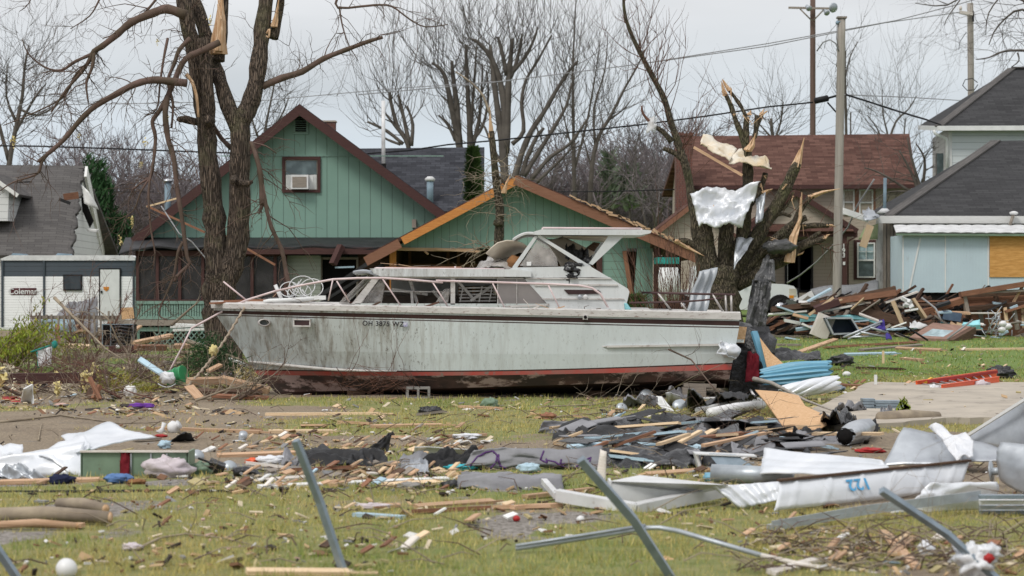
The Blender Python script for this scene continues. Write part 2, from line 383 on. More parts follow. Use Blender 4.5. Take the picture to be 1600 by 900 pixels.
M('galv', (.27, .33, .38), (.20, .25, .29), scale=8, rough=.42, metal=.45, bump=.15, spot=((.10, .10, .10), 12, .68))
M('galv_light', (.42, .46, .49), (.33, .36, .39), scale=8, rough=.4, metal=.4, bump=.15, spot=((.13, .12, .11), 12, .68))
M('cable', (.015, .015, .017), rough=.6, bump=0); M('wire_grey', (.30, .30, .31), rough=.5, bump=0); M('dark_gap', (.010, .009, .009), rough=1, bump=0)
M('screen', (.016, .016, .018), (.03, .03, .032), scale=2, rough=.35, bump=0); M('pole_grey', (.38, .35, .31), (.27, .245, .215), scale=3, stretch=(4, 4, .2), rough=.9, bump=.5, bscale=12)
M('pole_brown', (.17, .115, .095), (.11, .075, .06), scale=3, stretch=(4, 4, .2), rough=.9, bump=.4); M('pole_stain', (.42, .22, .10), (.33, .28, .22), scale=2.2, stretch=(3, 3, .35), rough=.9, bump=.4)
M('plastic_white', (.75, .75, .75), rough=.4, bump=0); M('vinyl_white', (.74, .75, .74), (.66, .67, .66), rough=.5, bump=.05)
M('cloth_red', (.17, .012, .02), (.10, .008, .014), rough=.9, bump=.6, bscale=10, bdist=.03); M('cloth_pink', (.60, .54, .56), (.50, .44, .47), rough=.95, bump=.5, bscale=14)
M('cloth_blue', (.12, .22, .42), (.08, .14, .30), rough=.9, bump=.5); M('cloth_navy', (.02, .025, .06), rough=.9, bump=.5); M('cloth_purple', (.18, .06, .36), rough=.9, bump=.5); M('cloth_lilac', (.45, .40, .52), (.12, .1, .16), scale=14, rough=.9, bump=.5)
M('foam', (.70, .60, .30), (.62, .52, .22), scale=10, rough=1, bump=.9, bscale=40, bdist=.02); M('foam_pale', (.72, .67, .52), rough=1, bump=.8)
M('paint_green', (.20, .28, .20), (.155, .22, .155), scale=4, rough=.5, bump=.1, spot=((.12, .06, .035), 8, .64)); M('orange', (.80, .12, .03), (.7, .09, .02), rough=.45, bump=0); M('yellow', (.75, .42, .03), rough=.45, bump=0); M('red', (.42, .03, .03), rough=.5, bump=.1)
M('sid_blue', (.15, .36, .48), (.12, .30, .42), scale=5, stretch=(.3, 4, 4), rough=.45, bump=.1, co='UV'); M('steel_blue', (.10, .14, .20), (.07, .1, .15), rough=.5, bump=.1); M('indigo', (.06, .04, .26), (.04, .03, .18), rough=.6, bump=.2)
M('concrete', (.46, .41, .34), (.36, .32, .27), scale=1.4, rough=.95, bump=.4, bscale=60, spot=((.2, .18, .15), 2.5, .58, .1)); M('cinder', (.30, .29, .27), (.22, .21, .2), scale=8, rough=1, bump=.6, bscale=50)
M('tyre', (.02, .02, .021), rough=.9, bump=.2); M('car_white', (.72, .74, .76), (.68, .70, .73), rough=.18, bump=0); M('chrome', (.55, .56, .58), rough=.2, metal=.9, bump=0); M('lamp_glass', (.62, .58, .48), rough=.15, bump=0); M('amber', (.75, .28, .03), rough=.2, bump=0)
glass('window_glass', (.07, .095, .10), .08); glass('dark_glass', (.02, .024, .028), .06); glass('window_blind', (.22, .30, .32), .15)
glass('clear_plastic', (.42, .40, .38), .25, .42); glass('smoke_plastic', (.022, .02, .02), .35, .72)
M('hole', (.01, .01, .01), rough=1, bump=0)
M('paper', (.8, .8, .78), (.68, .68, .67), rough=.9, bump=.3); M('cardboard', (.45, .30, .18), (.36, .24, .14), rough=.95, bump=.2); M('teal_cloth', (.03, .30, .26), rough=.9, bump=.3); M('bucket_green', (.02, .26, .09), (.03, .22, .08), rough=.4, bump=0); M('cyan_plastic', (.05, .50, .60), rough=.4, bump=.1)
M('maroon_box', (.10, .03, .035), (.06, .02, .022), rough=.7, bump=.2); M('vent_blue', (.22, .30, .36), rough=.5, bump=.1)
def mm(n): return MATS[n]
# ---------------------------------------------------------------- ground, driveway, grass
def masks(x, y):
 x = np.asarray(x, float); y = np.asarray(y, float)
 n1 = fbm(x * .6 + 3, y * .6, 4); n2 = fbm(x * .25 + 50, y * .2 + 9, 3); n3 = fbm(x * 2.1 + 70, y * 1.3 + 20, 3)
 dirt = ss(y, 21.5, 23) * (1 - ss(y, 32, 34.5)) * (1 - ss(x, -4.2, -2.0))
 belt = ss(y, 20.5, 22) * (1 - ss(y, 25.5, 28)) * .35
 right = ss(y, 17.5, 19) * (1 - ss(y, 27, 29)) * ss(x, 1.5, 3) * .8
 far = ss(y, 46, 52) * (1 - ss(x, -2, 4)) * (1 - ss(x, -8.5, -6.5)) * .5
 under = ss(y, 35.6, 37) * (1 - ss(y, 40.5, 42)) * ss(x, -4.6, -4.0) * (1 - ss(x, 3.9, 4.4)) * 1.0
 belt2 = ss(y, 33, 35) * (1 - ss(y, 43, 46)) * (1 - ss(x, -4.8, -3.6)) * .65
 fgp = (1 - ss(y, 14, 16)) * ss(x, .3, 1.2) * .35
 s = np.clip(dirt + belt + right + under + belt2 + far + fgp + (n1 - .47) * 2.3, 0, 1)
 gp = ss(y, 15.2, 16.2) * (1 - ss(y, 18.3, 19.5)) * (1 - ss(x, -3.4, -2.2)) + ss(y, 20, 20.6) * (1 - ss(y, 22.2, 23)) * (1 - ss(x, -2.6, -1.4)) \
  + ss(y, 15.6, 16.5) * (1 - ss(y, 17.2, 18.4)) * ss(x, -.9, -.3) * (1 - ss(x, .4, 1.2))
 g = np.clip(gp * .75 + (n3 - .60) * 2.2 + (n1 - .5) * gp * 2, 0, 1)
 lush = np.clip(ss(y, 42, 50) * .9 + (n2 - .5) * 1.2 + ss(x, 3, 8) * ss(y, 38, 42) * .5, 0, 1)
 s = np.where((x > 4) & (y > 42), s * .25, s)
 return s, g, lush
def grid_axis(a, b, fine0, fine1, f, c):
 o = list(np.arange(fine0, fine1 + 1e-6, f)); q = fine1; st = f
 while q < b: st = min(st * 1.25, c); q += st; o.append(q)
 q = fine0; st = f; pre = []
 while q > a: st = min(st * 1.25, c); q -= st; pre.append(q)
 return np.array(pre[::-1] + o)
xs = grid_axis(-420, 420, -18, 20, .22, 40); ys = grid_axis(-60, 900, 9, 70, .25, 50)
XX, YY = np.meshgrid(xs, ys); ZZ = ghn(XX, YY);
ZZ = ZZ + (fbm(XX * 2.3, YY * 2.3, 2) - .5) * .03 * (YY < 60)
vs = np.stack([XX.ravel(), YY.ravel(), ZZ.ravel()], 1); nx, ny = len(xs), len(ys)
ii, jj = np.meshgrid(np.arange(nx - 1), np.arange(ny - 1)); a = (jj * nx + ii).ravel(); fcs = np.stack([a, a + 1, a + nx + 1, a + nx], 1)
me = bpy.data.meshes.new('ground'); me.vertices.add(len(vs)); me.vertices.foreach_set('co', vs.ravel()); me.loops.add(fcs.size); me.loops.foreach_set('vertex_index', fcs.ravel().astype(np.int32))
me.polygons.add(len(fcs)); me.polygons.foreach_set('loop_start', np.arange(0, fcs.size, 4, dtype=np.int32)); me.update(calc_edges=True)
me.polygons.foreach_set('use_smooth', np.ones(len(fcs), bool))
s_, g_, l_ = masks(XX.ravel(), YY.ravel()); ca = me.color_attributes.new('cover', 'FLOAT_COLOR', 'POINT'); ca.data.foreach_set('color', np.stack([s_, g_, l_, np.ones_like(s_)], 1).ravel().astype(np.float32))
t = NT('ground_cover'); at = t.new('Attribute', attribute_name='cover'); sp = t.new('SeparateColor'); t.l.new(at.outputs['Color'], sp.inputs[0]); o = t.coord()
nf = t.noise(o, 3.5, 8, .7); nm = t.noise(o, .8, 6); nh = t.noise(o, 28, 4, .7)
grass = t.mix(t.rng(nf, .35, .65), (.14, .165, .04), (.27, .235, .10)); grass = t.mix(t.math('MULTIPLY', sp.outputs[2], .8), grass, (.11, .19, .035))
soil = t.mix(t.rng(nm, .3, .7), (.25, .20, .14), (.17, .13, .09)); soil = t.mix(t.rng(nh, .5, .7), soil, (.36, .29, .20)); soil = t.mix(t.rng(nh, .30, .45, 1, 0), soil, (.09, .07, .05))
vo = t.new('TexVoronoi'); vo.inputs['Scale'].default_value = 38; t.l.new(o, vo.inputs[0]); grav = t.mix(t.rng(vo.outputs['Color'], .2, .8), (.12, .105, .085), (.30, .275, .25))
thr = lambda k, n_: t.rng(t.math('ADD', k, t.math('MULTIPLY', t.math('SUBTRACT', n_, .5), 1.0)), .42, .58)
col = t.mix(thr(sp.outputs[0], nf), grass, soil); col = t.mix(thr(sp.outputs[1], nf), col, grav)
t.base(col); t.b.inputs['Roughness'].default_value = 1; t.bump(nf, .5, .05); t.bump(nh, .5, .015); me.materials.append(t.m)
ob = bpy.data.objects.new('ground', me); sc.collection.objects.link(ob); kind(ob, 'structure')
# concrete driveway on the right
dw = [(1235, 665), (1290, 640), (1330, 618), (1360, 600), (1600, 604), (1700, 606), (1900, 640), (1900, 700), (1600, 662), (1500, 664), (1380, 668), (1300, 672)]
mb = MB(); pts = []
for i, (a, b) in enumerate(dw):
 c = dw[(i + 1) % len(dw)]
 for k in range(5):
  q = k / 5; g = G(a + (c[0] - a) * q, b + (c[1] - b) * q); pts.append(V((g.x + rnd.uniform(-.05, .05), g.y + rnd.uniform(-.12, .12), .075)))
mb.prism(pts, (0, 0, -.25)); kind(mb.build('driveway', mm('concrete')), 'structure')
DRIVE = [(p.x, p.y) for p in pts]
def in_drive(x, y):
 c = np.zeros(np.shape(x), bool); n = len(DRIVE)
 for i in range(n):
  x1, y1 = DRIVE[i]; x2, y2 = DRIVE[(i + 1) % n]
  c ^= ((y1 > y) != (y2 > y)) & (x < (x2 - x1) * (y - y1) / (y2 - y1 + 1e-12) + x1)
 return c
# grass blades
def blades(D0, D1, dens, hgt, wid, seed, tri=True):
 rs = np.random.RandomState(seed); area = .5 * (D1**2 - D0**2) * .62; n = int(area * dens)
 D = np.sqrt(rs.uniform(D0**2, D1**2, n)); x = rs.uniform(-.31, .31, n) * D
 s, g, l = masks(x, D); clump = fbm(x * 5 + 5, D * 5, 3)
 keep = (rs.rand(n) > np.maximum(s * 1.15, g * 1.3)) & (rs.rand(n) < .35 + 1.6 * (clump - .3)) & ~in_drive(x, D); x, D, l, clump, s = x[keep], D[keep], l[keep], clump[keep], s[keep]; n = len(x)
 z = ghn(x, D) + (fbm(x * 2.3, D * 2.3, 2) - .5) * .03 - .01
 h = hgt * rs.uniform(.4, 1.25, n) * (.6 + 1.0 * clump); an = rs.uniform(0, 2 * math.pi, n); tilt = rs.normal(0, .5, n) * h; tl2 = rs.uniform(0, 2 * math.pi, n)
 p = np.stack([x, D, z], 1); dx = np.stack([np.cos(an), np.sin(an), 0 * an], 1) * wid / 2
 tip = p + np.stack([np.cos(tl2) * tilt, np.sin(tl2) * tilt, h], 1)
 v = np.stack([p - dx, p + dx, tip], 1).reshape(-1, 3)
 dry = np.clip(rs.rand(n) * 1.0 + .28 - l * .55 + (fbm(x * .9 + 31, D * .9, 3) - .5) * 1.6 + s * .3, 0, 1)[:, None]
 c1 = np.array([.14, .22, .028]); c2 = np.array([.46, .38, .13]); col = c1 * (1 - dry) + c2 * dry; col *= rs.uniform(.7, 1.35, (n, 1))
 return v, np.repeat(col, 3, 0)
B = [blades(11, 20, 1500, .055, .007, 1), blades(20, 32, 650, .055, .010, 2), blades(32, 50, 260, .06, .015, 3), blades(50, 82, 90, .07, .024, 4)]
v = np.concatenate([b[0] for b in B]); c = np.concatenate([b[1] for b in B]); n = len(v) // 3
me = bpy.data.meshes.new('grass'); me.vertices.add(len(v)); me.vertices.foreach_set('co', v.ravel()); me.loops.add(len(v)); me.loops.foreach_set('vertex_index', np.arange(len(v), dtype=np.int32))
me.polygons.add(n); me.polygons.foreach_set('loop_start', np.arange(0, len(v), 3, dtype=np.int32)); me.update(calc_edges=True)
ca = me.color_attributes.new('tint', 'FLOAT_COLOR', 'POINT'); ca.data.foreach_set('color', np.concatenate([c, np.ones((len(c), 1))], 1).ravel().astype(np.float32))
t = NT('grass_blade'); at = t.new('Attribute', attribute_name='tint'); t.l.new(at.outputs['Color'], t.b.inputs['Base Color']); t.b.inputs['Roughness'].default_value = .7
me.materials.append(t.m); ob = bpy.data.objects.new('grass', me); sc.collection.objects.link(ob); kind(ob, 'stuff'); ob['label'] = 'short patchy green and straw coloured grass'
# ---------------------------------------------------------------- houses
def quad_roof(mb, a, b, c, d, th=.12, mat=0, edge=None):
 """thick roof plane a,b (eave) c,d (ridge); boxes with straight edges"""
 a, b, c, d = map(V, (a, b, c, d)); n = (b - a).cross(d - a).normalized()
 if n.z < 0: n = -n
 mb.prism([a, b, c, d], -n * th, mat, edge)
def wall(mb, x0, x1, z0, z1, y, th=.15, mat=0): mb.box(((x0 + x1) / 2, y + th / 2, (z0 + z1) / 2), (x1 - x0, th, z1 - z0), None, mat)
def bx(mb, px0, px1, py0, py1, D, th=.05, mat=0, dy=0):
 a = P(px0, py1, D); b = P(px1, py0, D); mb.box(((a.x + b.x) / 2, D + dy + th / 2, (a.z + b.z) / 2), (abs(b.x - a.x), th, abs(b.z - a.z)), None, mat)
def frame(mb, px0, px1, py0, py1, D, wpx, th=.05, mat=0):
 bx(mb, px0, px1, py0, py0 + wpx, D, th, mat); bx(mb, px0, px1, py1 - wpx, py1, D, th, mat)
 bx(mb, px0, px0 + wpx, py0 + wpx, py1 - wpx, D, th, mat); bx(mb, px1 - wpx, px1, py0 + wpx, py1 - wpx, D, th, mat)

# ==== green house
D = 68.0; gz = gh(-9, 68)
hs = thing('green_house', 'green house with steep brown-trimmed gable and screened porch behind the boat bow', 'house', (P(450, 500, 68).x, 68, gz))
mb = MB(); zb = gz - .2
mb.prism([P(216, 371, D), P(468, 172, D), P(700, 344, D), P(700, 372, D)], (0, .2, 0)); mb.build('gable_wall', mm('green_siding'), hs)
mb = MB(); a = P(212, 372, D); b = P(700, 372, D)
wall(mb, b.x - 5.3, b.x, zb, b.z, D + .05, .2); mb.box((b.x - .1, D + 6, (zb + b.z) / 2), (.2, 11.5, b.z - zb)); mb.box((a.x + .1, D + 6, (zb + b.z) / 2), (.2, 11.5, b.z - zb)); wall(mb, a.x, b.x, zb, b.z, D + 11.8, .2)
mb.build('side_wall', mm('green_siding'), hs)
mb = MB(); bx(mb, 345, 693, 243, 244.5, D, .03, 0, -.03); mb.build('trim_strip', mm('green_siding_b'), hs)
rl = P(204, 372, D - .6); rt = P(468, 162, D - .6); rr = P(696, 331, D - .6); rfall = MB(); dp = V((0, 13.2, 0))
quad_roof(rfall, rl, rt, rt + dp, rl + dp, .14); quad_roof(rfall, rt, rr, rr + dp, rt + dp, .14); roof = rfall.build('roof', mm('slate_shingle'), hs)
mb = MB(); fy = -.06
for p0, p1 in ((rl, rt), (rt, rr)):
 fy -= .004; d = (p1 - p0).normalized(); n = V((-d.z, 0, d.x)); n = n if n.z < 0 else -n
 q0, q1 = p0 + n * .02 + V((0, fy, 0)), p1 + n * .02 + V((0, fy, 0)); mb.prism([q0, q1, q1 + n * .27, q0 + n * .27], (0, .05, 0))
 q0, q1 = p0 + n * .16 + V((0, 0, 0)), p1 + n * .16; mb.prism([q0, q1, q1 + n * .03, q0 + n * .03], (0, .6, 0))
mb.build('rake_board', mm('trim_brown'), hs)
mb = MB(); a = P(515, 200, D + 5); mb.box((a.x, D + 5, a.z - .25), (.40, .5, .9)); ch = mb.build('chimney', mm('brick'), hs)
mb = MB(); mb.box((a.x, D + 5, a.z + .21), (.46, .56, .05)); mb.build('chimney_cap', mm('concrete'), ch)
mb = MB(); bx(mb, 458, 482, 179, 210, D, .05, 0, -.06); vt = mb.build('gable_vent', mm('green_siding_b'), hs)
mb = MB()
for k in range(7): y0 = 184 + k * 3.4; q = P(470, y0, D - .08); mb.box((q.x, D - .085, q.z), (.34, .05, .02), Euler((R(40), 0, 0)))
mb.build('louvre', mm('hole'), vt)
mb = MB(); frame(mb, 441, 501, 245, 301, D, 4.5, .07);
wn = mb.build('window', mm('trim_brown'), hs); wn.location.y -= .07
mb = MB(); frame(mb, 446, 496, 249.5, 274, D, 1.8, .05); frame(mb, 446, 496, 272, 297, D, 1.8, .04); s_ = mb.build('sash', mm('lumber_grey'), wn); s_.location.y -= .02
mb = MB(); bx(mb, 447, 495, 251, 273, D, .02, 0, -.02); mb.build('pane', mm('window_glass'), wn)
mb = MB(); bx(mb, 447, 495, 273, 296, D, .02, 0, -.02)
for k in range(12): bx(mb, 448 + k * 1.1 + (34 if k > 5 else 0), 448.5 + k * 1.1 + (34 if k > 5 else 0), 274, 295, D, .02, 0, -.035)
mb.build('accordion_panel', mm('vinyl_white'), wn)
mb = MB(); bx(mb, 456, 483, 274, 296, D, .3, 0, -.33); ac = mb.build('air_conditioner', mm('plastic_white'), wn)
mb = MB(); bx(mb, 458.5, 480.5, 277, 293.5, D, .02, 0, -.345); mb.build('grille', mm('lumber_grey'), ac)
mb = MB(); q = P(599, 258, D + 3); mb.tube([q - V((0, 0, .5)), q + V((0, 0, 2.1))], .065, 10, 0); mb.build('vent_pipe', mm('plastic_white'), hs)
mb = MB(); mb.tube([q - V((0, 0, .5)), q + V((0, 0, .05))], .1, 10, 0); mb.build('pipe_boot', mm('dark_gap'), hs)
mb = MB(); q = P(262, 312, D + 1.5); mb.tube([q - V((0, 0, .9)), q + V((0, 0, .55))], .1, 10, 0); vp = mb.build('flue', mm('vent_blue'), hs)
mb = MB(); mb.lathe(q + V((0, 0, .55)), [(.14, 0), (.16, .03), (.16, .07), (.05, .12)]); mb.build('flue_cap', mm('chrome'), vp)
# porch
pr = MB(); Df = 65.4
a0 = P(196, 371, D - .02); a1 = P(706, 371, D - .02); b0 = P(185, 386, Df); b1 = P(608, 386, Df)
def sag(u, v): return (.035 * math.sin(u * 19) * (1 - v) + .02 * math.sin(u * 47) * (1 - v), 0, 0, -.22 * max(0, .12 - u) / .12 * (1 - v))
pr.sheet([b0, b1, a1, a0], 48, 6, sag, .05); pr.build('porch_roof', mm('felt_black'), hs)
mb = MB(); mb.box(((P(360, 0, Df).x + P(590, 0, Df).x) / 2, Df + .05, P(0, 392, Df).z), (P(590, 0, Df).x - P(290, 0, Df).x, .08, .2)); mb.build('porch_fascia', mm('trim_brown'), hs)
bw = MB(); y0 = Df + .35; xl = P(214, 0, y0).x; xr = P(447, 0, y0).x; zt = P(0, 396, y0).z; zr = P(0, 470, y0).z; zd = P(0, 499, y0).z
st = MB()
for px in (215, 246, 281, 317, 352, 394, 430, 446): st.box((P(px, 0, y0).x, y0, (zt + zr) / 2), (.09, .1, zt - zr))
st.box(((xl + xr) / 2, y0, zt), (xr - xl, .12, .16)); st.box(((xl + xr) / 2, y0, zr), (xr - xl, .14, .08)); st.beam((xl, y0 + 2.4, zt), (xl, y0, zt), .1, .16)
for yy in (.8, 1.6, 2.4): st.box((xl, y0 + yy, (zt + zr) / 2), (.09, .09, zt - zr))
st.build('porch_stud', mm('trim_brown'), hs)
mb = MB(); mb.box(((xl + xr) / 2, y0 + .06, (zt + zr) / 2), (xr - xl, .01, zt - zr)); mb.build('insect_screen', mm('smoke_plastic'), hs)
mb = MB(); mb.box(((xl + xr) / 2 + .2, y0 + 2.1, (zt + zd) / 2), (xr - xl + .6, .06, zt - zd + 1.0)); mb.build('porch_shade_wall', mm('felt_black'), hs)  # recessed wall coloured near-black to paint in the porch's inner shade
mb = MB(); xe = P(372, 0, y0).x
for k in range(40):
 x = xl + .05 + k * (xe - xl) / 39; mb.box((x, y0 - .02, (zr + zd) / 2), (.055, .04, zr - zd - .04))
mb.box(((xl + xe) / 2, y0 - .05, zr - .05), (xe - xl, .05, .09)); mb.box(((xl + xe) / 2, y0 - .05, zd + .05), (xe - xl, .05, .09)); mb.build('railing', mm('green_siding_b'), hs)
mb = MB(); mb.box(((xl + xe) / 2, y0 + .06, (zr + zd) / 2), (xe - xl, .02, zr - zd)); mb.build('railing_backing', mm('green_siding'), hs)
mb = MB(); xk = P(640, 0, y0).x; mb.box(((xl - .8 + xk) / 2, y0 - .03, zd - .1), (xk - xl + .8, .12, .18)); mb.box(((xl + xk) / 2, y0 + 1.2, zd - .03), (xk - xl, 2.3, .05)); mb.build('deck_beam', mm('lumber_grey'), hs)
mb = MB(); zl0 = gz - .05; zl1 = zd - .2
for k in range(22):
 x = xl + .35 + k * .16; mb.beam((x, y0 + .02, zl0), (x + .5, y0 + .02, zl1), .02, .035); mb.beam((x + .5, y0 + .045, zl0), (x, y0 + .045, zl1), .02, .035)
mb.box((xl + 2.1, y0 + .03, zl1 - .1), (4.2, .05, .12)); mb.build('lattice', mm('green_siding_b'), hs)
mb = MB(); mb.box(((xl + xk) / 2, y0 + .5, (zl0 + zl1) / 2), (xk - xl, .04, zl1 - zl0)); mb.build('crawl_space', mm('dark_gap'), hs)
mb = MB(); mb.box(((P(447, 0, y0).x + P(500, 0, y0).x) / 2, y0 + .3, (P(0, 399, y0).z + zd) / 2), (P(500, 0, y0).x - P(447, 0, y0).x, .08, P(0, 399, y0).z - zd)); mb.build('porch_panel', mm('pale_panel'), hs)
mb = MB(); frame(mb, 500, 560, 402, 497, y0 + .35, 3.5, .08); fr_ = mb.build('door_frame', mm('lumber_grey'), hs)
mb = MB(); bx(mb, 503, 557, 405, 497, y0 + .5, .03); bx(mb, 560, 612, 397, 497, y0 + .5, .03); mb.build('doorway', mm('dark_gap'), fr_)
mb = MB(); mb.beam(P(533, 384, Df - .1), P(520, 413, Df - .35), .2, .16); mb.build('torn_downspout', mm('trim_brown'), hs)
mb = MB(); mb.beam(P(524, 418, Df - .2), P(553, 417, Df - .1), .25, .05); mb.build('porch_light_cover', mm('board_blue'), hs)
mb = MB(); mb.beam(P(470, 482, Df - .5), P(585, 405, Df - .5), .18, .12); mb.beam(P(490, 480, Df - .55), P(600, 412, Df - .6), .1, .08); mb.build('fallen_rail', mm('felt_black'), hs)
mb = MB(); bx(mb, 644, 650.5, 343, 356, D, .15, 0, -.16); mb.build('meter_box', mm('lumber_grey'), hs)

# ==== slate roofed house behind
D2 = 88.0; g2 = gh(P(660, 0, D2).x, D2)
s2 = thing('slate_roof_house', 'house with dark slate-coloured shingle roof and white stack, behind the green gable', 'house', (P(660, 0, D2).x, D2, g2))
a = P(540, 330, D2); b = P(752, 330, D2); c = P(757, 230, D2 + 4.2); d = P(560, 232, D2 + 4.2)
mb = MB(); quad_roof(mb, a, b, c, d, .15); q = V((0, 4.2, 0)); quad_roof(mb, d, c, V((b.x, D2 + 8.4, b.z)), V((a.x, D2 + 8.4, a.z)), .15); mb.build('roof', mm('slate_shingle'), s2)
mb = MB(); wall(mb, a.x + .3, b.x - .3, g2 - .3, a.z - .02, D2 + .4); wall(mb, a.x + .3, b.x - .3, g2 - .3, a.z - .02, D2 + 8)
mb.prism([V((b.x - .35, D2 + .6, g2 - .3)), V((b.x - .35, D2 + 7.8, g2 - .3)), V((b.x - .35, D2 + 7.8, b.z - .1)), V((b.x - .35, D2 + 4.2, c.z - .25)), V((b.x - .35, D2 + .6, b.z - .1))], (-.15, 0, 0)); mb.build('wall', mm('white_siding'), s2)
mb = MB(); q = P(672, 320, D2 + .4); mb.tube([q, q + V((0, 0, 1.0))], .14, 10); vp = mb.build('roof_flue', mm('vent_blue'), s2)
mb = MB(); mb.lathe(q + V((0, 0, .95)), [(.16, 0), (.2, .04), (.22, .1), (.1, .2)], n=10); mb.build('flue_cap', mm('metal_white'), vp)

# ==== garage with orange rafter
Dg = 61.0; gg = gh(2, 61)
gr = thing('green_garage', 'low green gabled garage with bare orange rafter and torn open front', 'garage', (P(808, 0, Dg).x, Dg, gg))
mb = MB(); mb.prism([P(614, 388, Dg), P(808, 281, Dg), P(1016, 368, Dg), P(1016, 388, Dg)], (0, .15, 0)); mb.build('gable_wall', mm('green_siding_b'), gr)
mb = MB(); zb = gg - .1; za = P(0, 388, Dg).z; xa = P(938, 0, Dg).x; xb = P(980, 0, Dg).x; wall(mb, xa, xb, zb, za, Dg, .12)
xc = P(1020, 0, Dg).x; mb.prism([V((xb + .05, Dg - .02, zb)), V((xb + .28, Dg - .12, za)), V((xc, Dg, za)), V((xc, Dg, zb))], (0, .12, 0));
mb.box((xc - .1, Dg + 4, (zb + za) / 2), (.15, 7.6, za - zb)); mb.build('front_wall', mm('green_siding_b'), gr)
mb = MB(); mb.box((P(1027, 0, Dg).x, Dg - .02, (zb + za) / 2), (.2, .18, za - zb)); bx(mb, 932, 941, 385, 470, Dg, .1, 0, -.06); mb.build('corner_post', mm('trim_brown'), gr)
mb = MB(); mb.beam(P(976, 392, Dg - .1), P(988, 470, Dg - .15), .08, .12); mb.build('split_stud', mm('lumber_red'), gr)
rt = P(808, 273, Dg - .6); rl = P(574, 397, Dg - .6); rr = P(1098, 398, Dg - .6); dp = V((0, 9, 0))
mb = MB(); quad_roof(mb, rl, rt, rt + dp, rl + dp, .1); quad_roof(mb, rt, rr, rr + dp, rt + dp, .1); mb.build('roof', mm('brown_shingle'), gr)
def rake(p0, p1, u0, u1, h, m_, nm, off=.03):
 d = (p1 - p0).normalized(); n = V((-d.z, 0, d.x)); n = n if n.z < 0 else -n
 q0, q1 = p0.lerp(p1, u0) + V((0, -.07, 0)) + n * off, p0.lerp(p1, u1) + V((0, -.07, 0)) + n * off; m2 = MB(); m2.prism([q0, q1, q1 + n * h, q0 + n * h], (0, .06, 0)); return m2.build(nm, mm(m_), gr)
rake(rl, rt, .22, 1, .22, 'rafter_orange', 'bare_rafter'); rake(rl, rt, -.03, .2, .26, 'trim_tan', 'rake_board'); rake(rt + V((0, -.004, 0)), rr + V((0, -.004, 0)), 0, 1, .26, 'trim_tan', 'rake_board')
mb = MB()
for k in range(26):
 u = .3 + .7 * k / 25; q = rt.lerp(rr, u) + V((0, -.12, .03 + rnd.uniform(0, .05))); mb.box(q, (rnd.uniform(.12, .35), .08, rnd.uniform(.03, .08)), Euler((0, R(23) + rnd.uniform(-.3, .3), 0)))
mb.build('torn_sheathing', mm('lumber'), gr)
mb = MB()
mb.box((P(614, 0, Dg).x, Dg, (P(0, 388, Dg).z + zb) / 2), (.18, .15, P(0, 388, Dg).z - zb)); mb.build('bare_post', mm('rafter_orange'), gr)
mb = MB(); mb.beam(P(616, 389, Dg - .02), P(740, 391, Dg - .02), .08, .09); mb.beam(P(680, 389, Dg - .1), P(750, 393, Dg - .1), .05, .07)
mb.beam(P(664, 393, Dg - .1), P(669, 397, Dg - .2), .03, .05); mb.build('splintered_header', mm('lumber'), gr)
mb = MB(); x0 = P(622, 0, Dg).x; x1 = P(934, 0, Dg).x
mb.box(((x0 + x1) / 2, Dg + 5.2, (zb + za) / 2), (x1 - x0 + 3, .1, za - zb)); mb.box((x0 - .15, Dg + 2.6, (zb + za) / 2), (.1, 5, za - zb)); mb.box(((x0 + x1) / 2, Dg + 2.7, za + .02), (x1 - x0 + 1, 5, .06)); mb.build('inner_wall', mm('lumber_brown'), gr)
mb = MB()
for px in (640, 700, 716, 740, 775, 800, 850, 900): mb.box((P(px, 0, Dg + 4.8).x, Dg + 4.9, (zb + za) / 2), (.09, .09, za - zb))
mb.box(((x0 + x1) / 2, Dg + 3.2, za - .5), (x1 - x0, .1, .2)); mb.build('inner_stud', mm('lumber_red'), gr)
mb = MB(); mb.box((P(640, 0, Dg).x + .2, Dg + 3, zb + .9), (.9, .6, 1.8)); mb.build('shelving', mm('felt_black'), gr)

# ==== grey roofed white house at left
D3 = 80.0; g3 = gh(-18, 80)
h3 = thing('damaged_white_house', 'white sided house with worn grey roof torn open at its gable, behind the camper', 'house', (P(0, 0, D3).x, D3 + 3, g3))
e0 = P(-150, 400, D3); e1 = P(112, 400, D3); r0 = P(-150, 256, D3 + 5); r1 = P(132, 259, D3 + 5)
mb = MB(); n = [0]
def tear(u, v): return (.03 * math.sin(v * 21 + u * 3) + (.05 * math.sin(v * 55) if u > .97 else 0), (.06 * math.sin(v * 37) + .05 * math.sin(v * 91)) if u > .985 else 0, 0, -.12 * max(0, u - .9) / .1 * math.sin(v * 3))
mb.sheet([e0, e1, r1, r0], 60, 34, tear, .12); mb.sheet([r0, r1, V((e1.x, D3 + 10, e1.z)), V((e0.x, D3 + 10, e0.z))], 2, 2, None, .12); mb.build('roof', mm('grey_shingle'), h3)
mb = MB(); wall(mb, e0.x, e1.x - .1, g3 - .2, e0.z - .05, D3 + .3)
g0 = V((e1.x - .05, D3 + .3, e1.z)); g1 = P(163, 400, D3 + 9.3); ap = P(131, 268, D3 + 5)
mb.prism([V((g0.x, g0.y, g3 - .2)), g0, ap, V((g1.x, g1.y, g1.z)), V((g1.x, g1.y, g3 - .2))], (-.15, .05, 0)); mb.build('wall', mm('white_siding'), h3)
mb = MB()
for a, b, w_ in ((P(133, 268, D3 + 4.6), P(160, 400, D3 + 9.3), .5), (P(128, 300, D3 + 5.0), P(137, 350, D3 + 6), .35)): mb.beam(a + V((.05, -.1, 0)), b + V((.05, -.1, 0)), .1, w_)
mb.build('gable_trim', mm('board_white'), h3)
